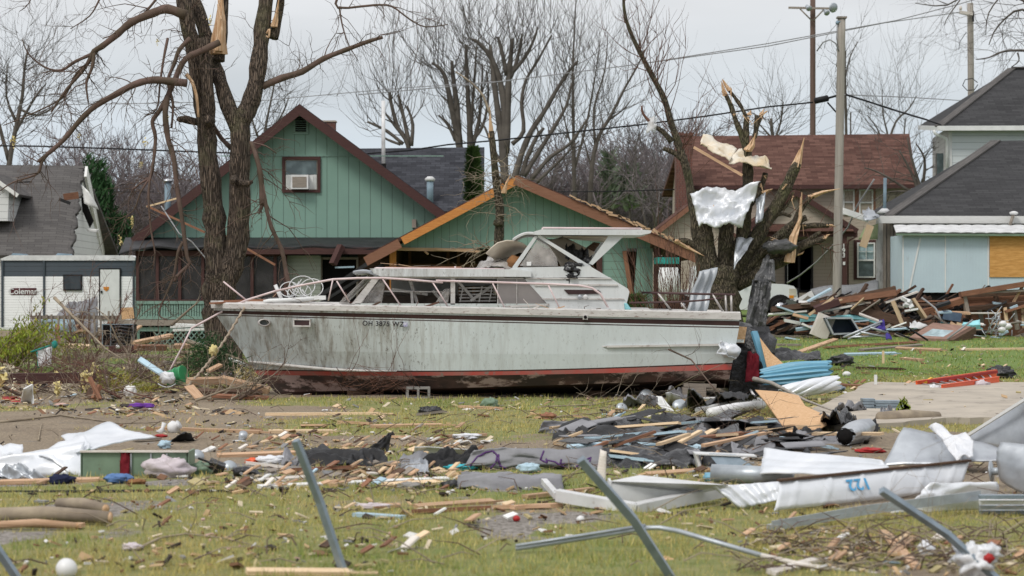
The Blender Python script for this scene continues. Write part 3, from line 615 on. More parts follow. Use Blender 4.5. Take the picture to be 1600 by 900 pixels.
mb = MB(); mb.prism([P(124, 304, D3 + 3.8), P(132, 310, D3 + 3.8), P(146, 345, D3 + 3.8), P(140, 356, D3 + 3.8), P(129, 330, D3 + 3.8)], (0, .1, 0)); mb.build('torn_opening', mm('dark_gap'), h3)
mb = MB(); mb.sheet([P(128, 290, D3 + 3), P(140, 300, D3 + 3), P(154, 328, D3 + 3), P(132, 318, D3 + 3)], 5, 5, lambda u, v: .1 * math.sin(u * 5 + v * 3), .03); mb.sheet([P(134, 357, D3 + 3), P(155, 358, D3 + 3), P(152, 364, D3 + 3), P(138, 362, D3 + 3)], 4, 3, None, .03); mb.build('loose_soffit', mm('board_white'), h3)
mb = MB(); mb.beam(P(100, 308, D3 + .6), P(122, 305, D3 + .8), .2, .25); mb.build('exposed_sheathing', mm('lumber_red'), h3)
mb = MB(); mb.beam(P(92, 311, D3 + .3), P(110, 318, D3 + .4), .3, .1); mb.beam(P(27, 285, D3 + .8), P(50, 284, D3 + .9), .1, .05); mb.build('lifted_shingle', mm('felt_black'), h3)
dm = MB(); q0 = P(-40, 340, D3 + .9); q1 = P(10, 340, D3 + .9); dm.prism([P(-60, 345, D3 + .9), P(12, 345, D3 + .9), P(14, 298, D3 + .9), P(-20, 272, D3 + .9), P(-60, 298, D3 + .9)], (0, 3, 0)); dr = dm.build('dormer', mm('white_siding'), h3)
mb = MB(); quad_roof(mb, P(-20, 268, D3 + .7), P(28, 303, D3 + .7), P(28, 303, D3 + .7) + V((0, 3.5, 0)), P(-20, 268, D3 + .7) + V((0, 3.5, 0)), .1); mb.build('dormer_roof', mm('grey_shingle'), dr)
mb = MB(); mb.beam(P(-14, 276, D3 + .62), P(28, 306, D3 + .62), .05, .14); mb.build('dormer_trim', mm('board_white'), dr)

# ==== camper
Dt = 71.5; gt = gh(P(100, 0, Dt).x, Dt)
cp = thing('camper_trailer', 'white camper trailer with a dark striped upper band parked before the grey roofed house', 'camper', (P(100, 0, Dt).x, Dt, gt))
x0 = P(4, 0, Dt).x; x1 = P(209, 0, Dt).x; zt = P(0, 407, Dt).z; zm = P(0, 432, Dt).z; z0 = gt + .35
mb = MB(); mb.box(((x0 + x1) / 2, Dt + 1.2, (z0 + zm) / 2), (x1 - x0, 2.4, zm - z0)); mb.build('body', mm('trailer_siding'), cp)
mb = MB(); mb.box(((x0 + x1) / 2, Dt + 1.2, (zt + zm) / 2), (x1 - x0 - .01, 2.39, zt - zm)); mb.build('upper_band', mm('trailer_dark'), cp)
mb = MB(); pf = [(x0 - .05, zt), (x1 + .05, zt), (x1 + .05, zt + .1), (x1 - .1, zt + .17), (x0 + .25, zt + .17), (x0 - .05, zt + .06)]; mb.prism([V((a, Dt - .05, b)) for a, b in pf], (0, 2.5, 0)); mb.build('roof', mm('plastic_white'), cp)
for px in (27, 97):
 mb = MB(); q = P(px, 403, Dt + .8); mb.prism([q + V((a, 0, b)) for a, b in ((-.35, -.05), (.35, -.05), (.2, .14), (-.15, .16))], (0, .6, 0)); mb.build('roof_hatch', mm('vent_blue'), cp)
mb = MB(); mb.box((P(69, 0, Dt).x, Dt - .02, (zt + z0) / 2), (.06, .05, zt - z0)); mb.box((x0, Dt - .02, (zt + z0) / 2), (.07, .05, zt - z0)); mb.box((x1, Dt - .02, (zt + z0) / 2), (.07, .05, zt - z0)); mb.build('corner_strip', mm('trailer_dark'), cp)
mb = MB(); bx(mb, 99, 128.5, 429, 454, Dt, .05, 0, -.05); wq = mb.build('window', mm('cable'), cp)
mb = MB(); bx(mb, 101, 126.5, 431, 452, Dt, .02, 0, -.06); mb.build('pane', mm('dark_glass'), wq)
mb = MB(); frame(mb, 155, 189, 419, 499, Dt, 2, .05); df = mb.build('door_frame', mm('cable'), cp); df.location.y -= .05
mb = MB(); bx(mb, 157, 187, 421, 499, Dt, .05, 0, -.045); dr = mb.build('door', mm('vinyl_white'), cp)
mb = MB(); bx(mb, 158, 160.5, 454, 458, Dt, .04, 0, -.08); mb.build('latch', mm('cable'), dr)
mb = MB(); bx(mb, 17, 57, 450, 461, Dt, .012, 0, -.012); pl = mb.build('name_plate', mm('maroon_box'), cp)
lettering('lettering', 'Coleman', .27, P(36.5, 455.6, Dt) + V((0, -.02, 0)), (R(90), 0, 0), mm('plastic_white'), pl)
mb = MB(); q = P(166, 451, Dt - .06); mb.prism([q + V((a, 0, b)) for a, b in ((-.1, .06), (.09, .06), (.08, -.03), (0, -.09), (-.08, -.03))], (0, .02, 0)); mb.build('badge', mm('amber'), cp)
for px in (80, 112):
 mb = MB(); q = P(px, 0, Dt + .3); mb.lathe((q.x, Dt + .02, gt + .34), [(.1, 0), (.34, .0), (.34, .22), (.1, .22)], (0, 1, 0), 18); mb.build('wheel', mm('tyre'), cp)

# ==== tan house
D4 = 97.0; g4 = gh(P(1240, 0, D4).x, D4)
th = thing('tan_house', 'two-storey tan sided house with brown shingle roof, brick chimney and porch gable', 'house', (P(1240, 0, D4).x, D4, g4))
x0 = P(1068, 0, D4).x; x1 = P(1424, 0, D4).x; ze = P(0, 289, D4).z
mb = MB(); wall(mb, x0, x1, g4 - .3, ze, D4, .2);
for xx in (x0 + .1, x1 - .1): mb.prism([V((xx, D4 + .2, g4 - .3)), V((xx, D4 + 8, g4 - .3)), V((xx, D4 + 8, ze)), V((xx, D4 + 4.1, P(0, 216, D4 + 4.5).z)), V((xx, D4 + .2, ze))], (.1, 0, 0))
mb.build('wall', mm('tan_siding'), th)
mb = MB(); e0 = P(1056, 290, D4 - .5); e1 = P(1432, 288, D4 - .5); r0 = P(1064, 213, D4 + 4); r1 = P(1421, 209, D4 + 4); quad_roof(mb, e0, e1, r1, r0, .15); quad_roof(mb, r0, r1, V((e1.x, D4 + 8.5, e1.z)), V((e0.x, D4 + 8.5, e0.z)), .15); mb.build('roof', mm('brown_shingle'), th)
mb = MB(); mb.beam(e0 + V((0, -.05, -.1)), e1 + V((0, -.05, -.1)), .1, .16); mb.build('gutter', mm('trim_brown'), th)
mb = MB(); a = P(1069, 0, D4 - 1.2); zt = P(0, 212, D4 - 1.2).z; mb.box((a.x, D4 - .8, (g4 - .2 + zt) / 2), (.72, .9, zt - g4 + .2)); ch = mb.build('chimney', mm('brick'), th)
mb = MB(); mb.box((a.x, D4 - .8, zt + .05), (.82, 1.0, .1)); mb.box((a.x, D4 - .8, zt - .3), (.79, .97, .12))
for k in range(7): mb.box((a.x + rnd.uniform(-.35, .35), D4 - .8 + rnd.uniform(-.3, .3), zt + .13), (.2, .12, .08), Euler((0, rnd.uniform(-.3, .3), rnd.uniform(0, 3))))
mb.build('broken_cap', mm('brick'), ch)
def sash_window(parent, D, px0, px1, py0, py1, fr, glassm, shut=None, grid=False, fw=2.2):
 mb = MB(); frame(mb, px0, px1, py0, py1, D, fw, .06); my = (py0 + py1) / 2; bx(mb, px0 + fw, px1 - fw, my - 1.2, my + 1.2, D, .05)
 if grid: mx_ = (px0 + px1) / 2; bx(mb, mx_ - .4, mx_ + .4, py0 + fw, my - 1.2, D, .03); bx(mb, px0 + fw, px1 - fw, (py0 + my) / 2 - .4, (py0 + my) / 2 + .4, D, .03)
 wo = mb.build('window', mm(fr), parent); wo.location.y -= .07
 mb = MB(); bx(mb, px0 + fw, px1 - fw, py0 + fw, my, D, .02, 0, .02); mb.build('upper_pane', mm(glassm[0]), wo); mb = MB(); bx(mb, px0 + fw, px1 - fw, my, py1 - fw, D, .02, 0, .025); mb.build('lower_pane', mm(glassm[1]), wo)
 return wo
sash_window(th, D4, 1317, 1335, 296, 336, 'vinyl_white', ('window_glass', 'dark_glass')); sash_window(th, D4, 1342, 1364, 296, 337, 'vinyl_white', ('window_glass', 'dark_glass'))
mb = MB(); bx(mb, 1335, 1342, 294, 337, D4, .04, 0, -.05); bx(mb, 1364, 1368, 294, 337, D4, .04, 0, -.05); mb.build('shutter', mm('trim_tan'), th)
mb = MB(); frame(mb, 1334, 1372, 375, 437, D4, 5, .05); so_ = mb.build('window_surround', mm('trim_brown'), th); so_.location.y -= .05
sash_window(th, D4 - .06, 1339, 1367, 379, 434, 'vinyl_white', ('window_blind', 'window_glass'), None, True)
sash_window(th, D4 - .02, 1094, 1124, 374, 430, 'vinyl_white', ('window_blind', 'dark_glass'))
# porch of the tan house
Dp = D4 - 2.6; mb = MB(); ap = P(1244, 296, Dp); l_ = P(1160, 357, Dp); r_ = P(1342, 358, Dp)
mb.prism([P(1170, 352, Dp + .3), P(1244, 300, Dp + .3), P(1330, 352, Dp + .3)], (0, .1, 0)); pw = mb.build('porch_gable', mm('tan_siding'), th)
mb = MB(); bk = V((0, 2.8, 0)); quad_roof(mb, l_, ap, ap + bk, l_ + bk, .1); quad_roof(mb, ap, r_, r_ + bk, ap + bk, .1); mb.build('porch_roof', mm('brown_shingle'), th)
mb = MB()
for p0, p1 in ((l_, ap), (ap + V((0, -.005, 0)), r_ + V((0, -.005, 0)))): d = (p1 - p0).normalized(); n = V((-d.z, 0, d.x)); n = n if n.z < 0 else -n; mb.prism([p0 + n * .03 + V((0, -.05, 0)), p1 + n * .03 + V((0, -.05, 0)), p1 + n * .24 + V((0, -.05, 0)), p0 + n * .24 + V((0, -.05, 0))], (0, .05, 0))
bx(mb, 1160, 1340, 361, 370, Dp, .12); mb.build('porch_trim', mm('trim_brown'), th)
mb = MB(); mb.sheet([P(1168, 361, Dp - .2), P(1334, 361, Dp - .2), P(1330, 350, Dp + .3), P(1172, 350, Dp + .3)], 2, 2, None, .05, smooth=False); mb.build('porch_skirt_roof', mm('brown_shingle'), th)
mb = MB(); zq = P(0, 370, Dp).z
mb.box((P(1170, 0, Dp).x, Dp + .1, (g4 + zq) / 2), (.2, .16, zq - g4)); mb.build('porch_post', mm('trim_brown'), th); mb = MB(); mb.box((P(1320, 0, Dp).x, Dp + .1, (g4 + zq) / 2), (.2, .16, zq - g4))
mb.tube([P(1338, 362, Dp), P(1338, 370, Dp), P(1326, 376, Dp + .1), P(1325, 385, Dp + .1), P(1325, 450, Dp + .1)], .04, 6); pp = mb.build('porch_post', mm('trim_brown'), th)
for k, ch_ in enumerate('193'): lettering('house_number', ch_, .28, P(1318.3, 384.5 + k * 7.3, Dp) + V((0, -.02, 0)), (R(90), 0, 0), mm('vinyl_white'), pp)
mb = MB(); bx(mb, 1317, 1320.5, 409, 414, Dp, .03, 0, -.03); mb.build('doorbell_plate', mm('vinyl_white'), pp)
mb = MB(); frame(mb, 1226, 1270, 376, 456, D4, 3, .08); bx(mb, 1246, 1250, 379, 453, D4, .06); sl = mb.build('sliding_door', mm('cable'), th); sl.location.y -= .1
mb = MB(); frame(mb, 1227, 1231, 377, 455, D4, .8, .02, 0); bx(mb, 1267, 1268.5, 378, 455, D4, .02); e = mb.build('door_trim', mm('vinyl_white'), sl); e.location.y -= .02
mb = MB(); bx(mb, 1229, 1267, 379, 453, D4, .02); mb.build('door_pane', mm('dark_glass'), sl)
mb = MB(); wall(mb, P(1160, 0, Dp).x, P(1345, 0, Dp).x, g4 - .3, P(0, 458, Dp).z, Dp, 2.5); mb.build('porch_deck', mm('lumber_grey'), th)
# lower left wing
Dw = D4 - 6; mb = MB(); mb.prism([P(1015, 480, Dw), P(1015, 372, Dw), P(1085, 318, Dw), P(1150, 372, Dw), P(1150, 480, Dw)], (0, 4, 0)); mb.build('wing_wall', mm('tan_siding'), th)
mb = MB(); p0 = P(1008, 372, Dw - .4); p1 = P(1083, 314, Dw - .4); p2 = P(1158, 372, Dw - .4); bk = V((0, 5, 0)); quad_roof(mb, p0, p1, p1 + bk, p0 + bk, .12); quad_roof(mb, p1, p2, p2 + bk, p1 + bk, .12); mb.build('wing_roof', mm('brown_shingle'), th)
mb = MB(); mb.prism([p0 + V((0, -.04, -.05)), p1 + V((0, -.04, -.05)), p1 + V((0, -.04, -.28)), p0 + V((0, -.04, -.28))], (0, .05, 0)); mb.build('wing_trim', mm('trim_tan'), th)

# ==== big grey house at right
D5 = 80.0; g5 = gh(P(1500, 0, D5).x, D5)
h5 = thing('grey_roof_house', 'pale house with charcoal hip roofs and plywood-boarded light blue lean-to at right edge', 'house', (P(1560, 0, D5).x, D5, g5))
# upper storey
Du = 84.0; x0 = P(1457, 0, Du).x; x1 = P(1800, 0, Du).x; zt = P(0, 197, Du).z
mb = MB(); mb.box(((P(1484, 0, Du).x + x1) / 2, Du + .1, (g5 + zt) / 2), (x1 - P(1484, 0, Du).x, .2, zt - g5)); mb.build('upper_wall', mm('upper_siding'), h5)
mb = MB(); mb.prism([V((P(1484, 0, Du).x, Du, g5)), V((P(1484, 0, Du).x, Du, zt)), V((P(1457, 0, Du + 7).x, Du + 7, zt)), V((P(1457, 0, Du + 7).x, Du + 7, g5))], (.15, .1, 0)); mb.build('side_wall', mm('old_siding'), h5)
e0 = P(1433, 201, Du - .5); e1 = P(1800, 196, Du - .5); r0 = P(1581, 107, Du + 4.5); r1 = P(1800, 107, Du + 4.5); bl = P(1437, 196, Du + 9.5)
mb = MB(); ea = P(1467, 197, Du - .5); quad_roof(mb, ea, e1, r1, r0, .15); n_ = MB(); mb.prism([ea, r0, bl], (0, .05, -.12)); mb.prism([bl, r0, r1, V((e1.x, Du + 9.5, bl.z))], (0, 0, -.12)); mb.build('upper_roof', mm('dark_shingle'), h5)
mb = MB(); mb.beam(ea, r0, .35, .06); mb.beam(r0 + V((0, 0, .03)), r1 + V((0, 0, .03)), .3, .06); mb.build('hip_cap', mm('grey_shingle'), h5)
mb = MB(); mb.beam(P(1588, 119, Du + 3.9), P(1625, 119, Du + 3.9), .22, .04, roll=R(30)); mb.build('bare_patch', mm('rafter_orange'), h5)
mb = MB(); mb.beam(ea + V((0, -.06, -.09)), e1 + V((0, -.06, -.09)), .14, .18); mb.beam(ea + V((0, -.06, -.09)), bl + V((0, 0, -.09)), .14, .18)
mb.tube([P(1459, 203, Du - .3), P(1461, 209, Du - .3), P(1478, 216, Du - .2), P(1480, 222, Du - .15), P(1480, 275, Du - .15)], .06, 6); bx(mb, 1482, 1487, 203, 280, Du, .06, 0, -.06); mb.build('upper_gutter', mm('vinyl_white'), h5)
mb = MB(); q = P(1474, 0, Du + 2.2); mb.beam(V((P(1471.5, 0, Du + 3).x, Du + 2.6, zt - .9)), V((P(1471.5, 0, Du + 3).x, Du + 2.6, zt - 2.2)), .6, .3); mb.build('side_window', mm('window_glass'), h5)
# lower wing
Dl = 76.0; e0 = P(1360, 338, Dl); e1 = P(1800, 340, Dl); r0 = P(1556, 220, Dl + 6.5); r1 = P(1800, 217, Dl + 6.5); bl = P(1392, 330, Dl + 7)
mb = MB(); ea = P(1388, 337, Dl); quad_roof(mb, ea, e1, r1, r0, .14); mb.prism([ea, r0, P(1352, 336, Dl + 5.5)], (0, .05, -.1)); mb.build('lower_roof', mm('dark_shingle'), h5)
mb = MB(); mb.beam(ea, r0, .4, .06); mb.build('lower_hip_cap', mm('grey_shingle'), h5)
mb = MB(); zt = P(0, 343, Dl + .3).z; wall(mb, P(1372, 0, Dl).x, P(1394, 0, Dl).x, g5 - .1, zt, Dl + .3, .15); mb.build('weathered_corner', mm('old_siding'), h5)
mb = MB(); wall(mb, P(1394, 0, Dl).x, P(1800, 0, Dl).x, g5 - .1, zt, Dl + .42, .15); mb.build('lower_wall', mm('old_siding'), h5)
mb = MB()
for px in (1384, 1390, 1395, 1401, 1407): mb.box((P(px, 0, Dl).x, Dl + .24, (g5 + zt) / 2), (.1, .08, zt - g5 - .1))
mb.build('bare_board', mm('lumber_grey'), h5)
mb = MB(); a = P(1372, 343, Dl - .1); b = P(1800, 344, Dl - .1); mb.beam(a, b, .12, .26); mb.build('lower_fascia', mm('board_white'), h5)
mb = MB(); bx(mb, 1420, 1475, 351, 358, Dl, .05, 0, .3); mb.build('soffit_gap', mm('dark_gap'), h5)
mb = MB(); q = P(1382, 328, Dl + 1); mb.tube([q - V((0, 0, .3)), P(1383, 278, Dl + 1)], .06, 8); mb.build('roof_vent_pipe', mm('vent_blue'), h5)
mb = MB(); mb.lathe(P(1382, 331, Dl + 1), [(.3, -.05), (.1, .12)]); mb.build('pipe_flashing', mm('metal_white'), h5)
# lean-to
Ds = 73.5; x0 = P(1411, 0, Ds).x; x1 = P(1800, 0, Ds).x; zb = P(0, 457, Ds).z; zt = P(0, 367, Ds).z
mb = MB(); wall(mb, x0, x1, zb, zt, Ds, .1); mb.box((x0 + .04, Ds + 1.3, (zb + zt) / 2), (.08, 2.3, zt - zb)); mb.build('lean_to_wall', mm('shed_blue'), h5)
mb = MB()
for px in (1411, 1477, 1544): bx(mb, px - 1, px + 1, 367, 456, Ds, .02, 0, -.022)
mb.beam(P(1438, 372, Ds - .02), P(1421, 452, Ds - .02), .015, .06); bx(mb, 1411, 1700, 365.5, 369, Ds, .05, 0, -.055); mb.build('batten', mm('vinyl_white'), h5)
mb = MB();
def corr(u, v): return .025 * abs(math.sin(u * 62)) ** .5
mb.sheet([P(1400, 363, Ds - .35), P(1800, 365, Ds - .35), P(1800, 352, Ds + 2.2), P(1396, 352, Ds + 2.2)], 260, 2, corr, .02, smooth=False); mb.build('lean_to_roof', mm('metal_white'), h5)
mb = MB(); mb.beam(P(1400, 366, Ds - .3), P(1800, 368, Ds - .3), .04, .07); mb.build('lean_to_edge', mm('paint_green'), h5)
mb = MB(); bx(mb, 1546, 1640, 367, 433, Ds, .03, 0, -.04); mb.build('plywood_cover', mm('ply'), h5)
mb = MB(); zq = P(0, 470, Ds).z; mb.box(((x0 + x1) / 2, Ds + .15, zb - .12), (x1 - x0, .1, .2)); mb.box(((x0 + x1) / 2, Ds + .9, zb / 2 + g5 / 2), (x1 - x0, .1, zb - g5 + .3)); mb.build('foundation_shade', mm('dark_gap'), h5)  # near-black panels stand in for the shade below the raised wall
mb = MB()
for k in range(8): q = P(1420 + k * 40, 0, Ds); mb.box((q.x, Ds + .25, (g5 + zb) / 2), (.1, .1, zb - g5 + .2))
mb.build('foundation_post', mm('lumber_red'), h5)
mb = MB(); q = P(1578, 348, Ds + 2.5); mb.tube([P(1578, 352, Ds + 2.1), P(1584, 333, Ds + 2.1)], .055, 8, 0); vp = mb.build('shed_vent', mm('lumber_grey'), h5)
mb = MB(); mb.lathe(P(1584, 334, Ds + 2.1), [(.1, -.03), (.15, 0), (.15, .05), (.05, .09)], n=12); mb.build('vent_cap', mm('plastic_white'), vp)
# loose roof sheet between the houses, hanging white gutter and flap
mb = MB(); mb.sheet([P(1283, 472, 74), P(1372, 470, 74), P(1372, 437, 76.5), P(1266, 452, 76.5)], 16, 6, lambda u, v: .05 * math.sin(u * 7) * v, .06)
solo('fallen_roof_section', mb, mm('pale_shingle'), 'grey shingled roof section lying tilted beside the truck front', 'roof section')
mb = MB(); mb.beam(P(1316, 329, 75.5), P(1357, 343, 75.7), .12, .2); solo('hanging_gutter', mb, mm('board_white'), 'white gutter length hanging off the corner of the low charcoal roof', 'gutter')
mb = MB(); mb.sheet([P(1350, 340, 75.4), P(1375, 338, 75.6), P(1358, 325, 76.5), P(1347, 330, 76.2)], 8, 6, lambda u, v: .12 * mnoise.noise(V((u * 5, v * 5, 0))), .02); mb.sheet([P(1352, 345, 75.2), P(1371, 342, 75.6), P(1372, 338, 75.6), P(1348, 340, 75.4)], 6, 3, lambda u, v: .1 * mnoise.noise(V((u * 4, v * 7, 3))), .02); solo('peeled_flashing', mb, mm('metal_pale'), 'crumpled pale flashing peeled off the corner of the low charcoal roof', 'flashing')
mb = MB(); mb.beam(P(1360, 352, 75.3), P(1348, 386, 75.3), .03, .26); solo('hanging_board', mb, mm('lumber_pale'), 'pale board hanging below the torn roof corner over the tan house window', 'board')
mb = MB(); mb.sheet([P(1341, 374, 76.4), P(1371, 374, 76.2), P(1372, 349, 76.2), P(1350, 357, 76.4)], 4, 4, None, .04); solo('loose_soffit_sheet', mb, M('lime_panel', (.36, .42, .24), rough=.8), 'faded lime coloured panel hanging under the torn roof corner', 'panel')
# ---------------------------------------------------------------- the cabin cruiser
def hullmat(name, c1, c2, streak, amt, thr=.55):
 t = NT(name); o = t.coord('Object'); ov = t.coord('Object', (3.0, 1, .35)); sp = t.new('SeparateXYZ'); t.l.new(t.coord('Object'), sp.inputs[0])
 bowish = t.rng(sp.outputs[0], -2.5, 1.2, 1, .12)
 col = t.mix(t.rng(t.noise(o, 1.5), .35, .65), c1, c2)
 s1 = t.rng(t.noise(ov, 3.2, 8, .72), thr - .09, thr + .12); col = t.mix(t.math('MULTIPLY', t.math('MULTIPLY', s1, bowish), amt), col, streak)
 ob_ = t.coord('Object', (2.0, 1, .9)); s2 = t.rng(t.noise(ob_, 13, 5, .75), .58, .64); s2b = t.rng(t.noise(o, 1.1, 3), .36, .55)
 col = t.mix(t.math('MULTIPLY', t.math('MULTIPLY', s2, t.rng(bowish, 0, 1, .2, 1)), t.math('MULTIPLY', s2b, .95)), col, (.10, .085, .065))
 t.base(col); t.b.inputs['Roughness'].default_value = .38; t.bump(t.noise(o, 3), .05, .02); MATS[name] = t.m; return t.m
hullmat('hull_white', (.60, .65, .655), (.56, .61, .615), (.23, .20, .165), .95)
hullmat('cabin_white', (.66, .68, .68), (.58, .61, .61), (.24, .22, .19), .8, .5)
M('cabin_grimy', (.56, .60, .58), (.47, .51, .48), scale=4, rough=.6, bump=.1, spot=((.14, .13, .10), 16, .56, .12))
M('cap_white', (.60, .585, .56), (.50, .48, .46), scale=5, stretch=(1, 1, 3), rough=.6, bump=.15, spot=((.19, .11, .085), 9, .56, .12))
M('stripe', (.045, .018, .018), (.03, .012, .012), rough=.4, bump=0)
M('boot_red', (.52, .10, .085), (.40, .16, .14), scale=3, rough=.7, bump=.1, spot=((.25, .22, .2), 5, .56, .1))
M('bottom_dark', (.06, .035, .032), (.025, .018, .017), scale=1.6, stretch=(.8, 1, 2.5), lo=.4, hi=.6, rough=.85, bump=.2, spot=((.20, .06, .06), 2.4, .63, .08))
M('bottom_mid', (.055, .042, .037), (.12, .07, .06), scale=2.2, stretch=(.7, 1, 1.6), lo=.44, hi=.6, rough=.85, bump=.2, spot=((.40, .30, .28), 2.6, .51, .07))
M('rail_pink', (.72, .60, .60), (.62, .48, .48), rough=.35, bump=0); M('rail_steel', (.50, .48, .47), (.34, .30, .28), rough=.4, metal=.3, bump=0); M('rail_dark', (.10, .06, .06), rough=.5, bump=0)
DK = 38.0; HB = 1.55
def hb(u, p=.75, m=1.0): # half breadth along u (0 stem .. 1 transom)
 return HB * m * min(1, (math.sin(min(1, u / .42) * math.pi / 2)) ** p) * (1 - .06 * max(0, u - .6) / .4)
boat = thing('cabin_cruiser', 'storm-battered white cabin cruiser with maroon stripe and red bottom resting on the grass', 'boat', (P(744, 0, DK).x, DK, 0))
# rows: name, stem px, transom px, mid bias, breadth factor, material of the band below
rows = [((333, 481), (1155, 499), 0, 1.0), ((334.5, 485), (1155, 501.5), 0, 1.0), ((337, 490), (1154.5, 509), .5, .995), ((337.6, 491.5), (1154.4, 511), .5, .994), ((338.5, 493), (1154.2, 512.8), .5, .993), ((352, 513), (1151, 530), 0, .985),
  ((376, 546), (1147, 553), 3, .97), ((396, 577), (1144, 566.5), 6.5, .945), ((397, 579), (1143.8, 568.5), 6.5, .943), ((403, 586), (1142, 577.5), 4.2, .93), ((430, 613), (1139, 592), 1.5, .84), ((445, 620), (1138, 600), 2, .45), ((462, 624), (1136, 606), 3, .02)]
NU = 60; mb = MB(); grid = []
bowp = [.75, .75, .76, .77, .78, .85, 1.0, 1.25, 1.27, 1.4, 1.6, 1.8, 1]
for k, (a, b, mid, f) in enumerate(rows):
 r_ = []
 for i in range(NU + 1):
  u = (i / NU) ** 1.25; px = a[0] + (b[0] - a[0]) * u; py = a[1] + (b[1] - a[1]) * u + mid * math.sin(u * math.pi)
  if k >= 9: py = a[1] + (b[1] - a[1]) * u + mid * math.sin(u * math.pi) - (0 if k < 11 else 0)
  h_ = hb(u, bowp[k], f); q = P(px, py, DK - h_ * .97); q.y = DK - h_; r_.append(q)
 grid.append(r_)
bands = [0, 1, 0, 1, 0, 0, 0, 1, 2, 4, 3, 3]
for side in (0, 1):
 for k in range(len(rows) - 1):
  vs = []
  for r_ in (grid[k], grid[k + 1]):
   for q in r_: vs.append(q if side == 0 else V((q.x, 2 * DK - q.y, q.z)))
  n = NU + 1; fs = [(i, i + 1, n + i + 1, n + i) if side else (i, n + i, n + i + 1, i + 1) for i in range(NU)]
  mb.add(vs, fs, bands[k], True)
# transom
lft = [g[-1] for g in grid]; tr = lft + [V((q.x, 2 * DK - q.y, q.z)) for q in reversed(lft[:-1])]; mb.add(tr, [tuple(range(len(tr)))], 0)
mb.build('hull', [mm('hull_white'), mm('stripe'), mm('boot_red'), mm('bottom_dark'), mm('bottom_mid')], boat)
# chine ridge from the bow and long rub strake
mb = MB(); pts = []
for px, py in ((388, 565), (430, 569), (470, 573), (520, 577.5), (575, 579.5), (620, 580)): u = (px - 388) / 760; pts.append(P(px, py, DK - hb(max(u, .01), 1.15, .95) - .012))
mb.tube(pts, [.02, .03, .03, .028, .02, .008], 6); mb.build('spray_rail', mm('cap_white'), boat)
mb = MB(); q0 = P(948, 541.5, DK - HB * .965); q1 = P(1136, 538.5, DK - HB * .95); mb.beam(q0, q1, .05, .035); mb.tube([q0, q0 - V((.12, -.03, 0))], [.018, .004], 6); mb.build('rub_strake', mm('cap_white'), boat)
# gunwale cap and deck
mb = MB(); m2 = MB()
tops = []
for i in range(NU + 1):
 u = (i / NU) ** 1.25; px = 329 + (1157 - 329) * u; h_ = hb(u, .7, 1.02); tops.append((P(px, 474 + 15 * u, DK - h_), P(px + 1, 481.5 + 18 * u, DK - h_)))
for side in (0, 1):
 vs = []
 for t_, b_ in tops:
  for q, off in ((b_, 0), (t_, .0), (V((t_.x, t_.y + .08, t_.z + .02)), 0), (V((t_.x, t_.y + .15, t_.z - .03)), 0)):
   y = min(q.y, DK); vs.append(V((q.x, y if side == 0 else 2 * DK - y, q.z)))
 fs = []
 for i in range(NU):
  for j in range(3): a = i * 4 + j; f = (a, a + 4, a + 5, a + 1); fs.append(f if side == 0 else tuple(reversed(f)))
 mb.add(vs, fs, 0, False)
mb.build('gunwale', mm('cap_white'), boat)
cut = [i for i in range(NU + 1)]
vs = [];
for i, (t_, b_) in enumerate(tops): y = min(t_.y + .12, DK - .001); vs += [V((t_.x, y, t_.z - .02)), V((t_.x, DK, t_.z + .05)), V((t_.x, 2 * DK - y, t_.z - .02))]
m2.add(vs, [f for i in range(NU) if vs[i * 3].x < P(1000, 0, DK).x for f in ((i * 3, i * 3 + 3, i * 3 + 4, i * 3 + 1), (i * 3 + 1, i * 3 + 4, i * 3 + 5, i * 3 + 2))], 0); m2.build('deck', mm('cap_white'), boat)
mb = MB(); a = P(1005, 530, DK); b = P(1150, 530, DK); mb.box(((a.x + b.x) / 2, DK, a.z), (b.x - a.x, 2.6, .05)); mb.build('cockpit_floor', mm('cabin_grimy'), boat)
DS = DK - HB + .02  # side of hull mid
def frameport(nm, px0, px1, py0, py1, m1, m2_, rx=.0, dd=0):
 mb = MB(); D_ = DS - .03 + dd; frame(mb, px0, px1, py0, py1, D_, 1.6, .03); f = mb.build(nm, mm(m1), boat); mb = MB(); bx(mb, px0 + 1.4, px1 - 1.4, py0 + 1.4, py1 - 1.4, D_, .02, 0, .01); mb.build('opening', mm(m2_), f)
ub = (412 - 333) / 822; Db = DK - hb(ub, .8, .985)
mb = MB(); c = P(413, 504, Db - .03); vs = []
n = 20
for r1, dy in ((1.0, .06), (1.0, 0), (.72, -.02), (.66, .03)):
 for j in range(n): t_ = 2 * math.pi * j / n; vs.append(c + V((.115 * r1 * math.cos(t_), dy + .45 * (c.x - c.x), .068 * r1 * math.sin(t_))))
fs = []
for i in range(3):
 for j in range(n): a = i * n + j; b = i * n + (j + 1) % n; fs.append((a, b, b + n, a + n))
mb.add(vs, fs, 0, True); pr = mb.build('porthole', mm('rail_steel'), boat); pr.rotation_euler = (0, 0, 0)
mb = MB(); mb.add([c + V((.08 * math.cos(2 * math.pi * j / n), .02, .048 * math.sin(2 * math.pi * j / n))) for j in range(n)], [tuple(range(n))], 0); mb.build('port_glass', mm('dark_glass'), pr)
u5 = (472 - 333) / 822; D5_ = DK - hb(u5, .8, .985)
mb = MB(); a = P(459, 504, D5_ + .02); b = P(486, 504.5, DK - hb((486 - 333) / 822, .8, .985) - .02)
for z_, h_ in ((.055, .022), (-.055, .022)): mb.beam(a + V((0, -.03, z_)), b + V((0, -.03, z_)), .05, h_)
mb.beam(a + V((0, -.03, 0)), a + V((.02, -.035, 0)), .05, .1); mb.beam(b + V((-.02, -.025, 0)), b + V((0, -.03, 0)), .05, .1); vf = mb.build('hull_vent', mm('cap_white'), boat)
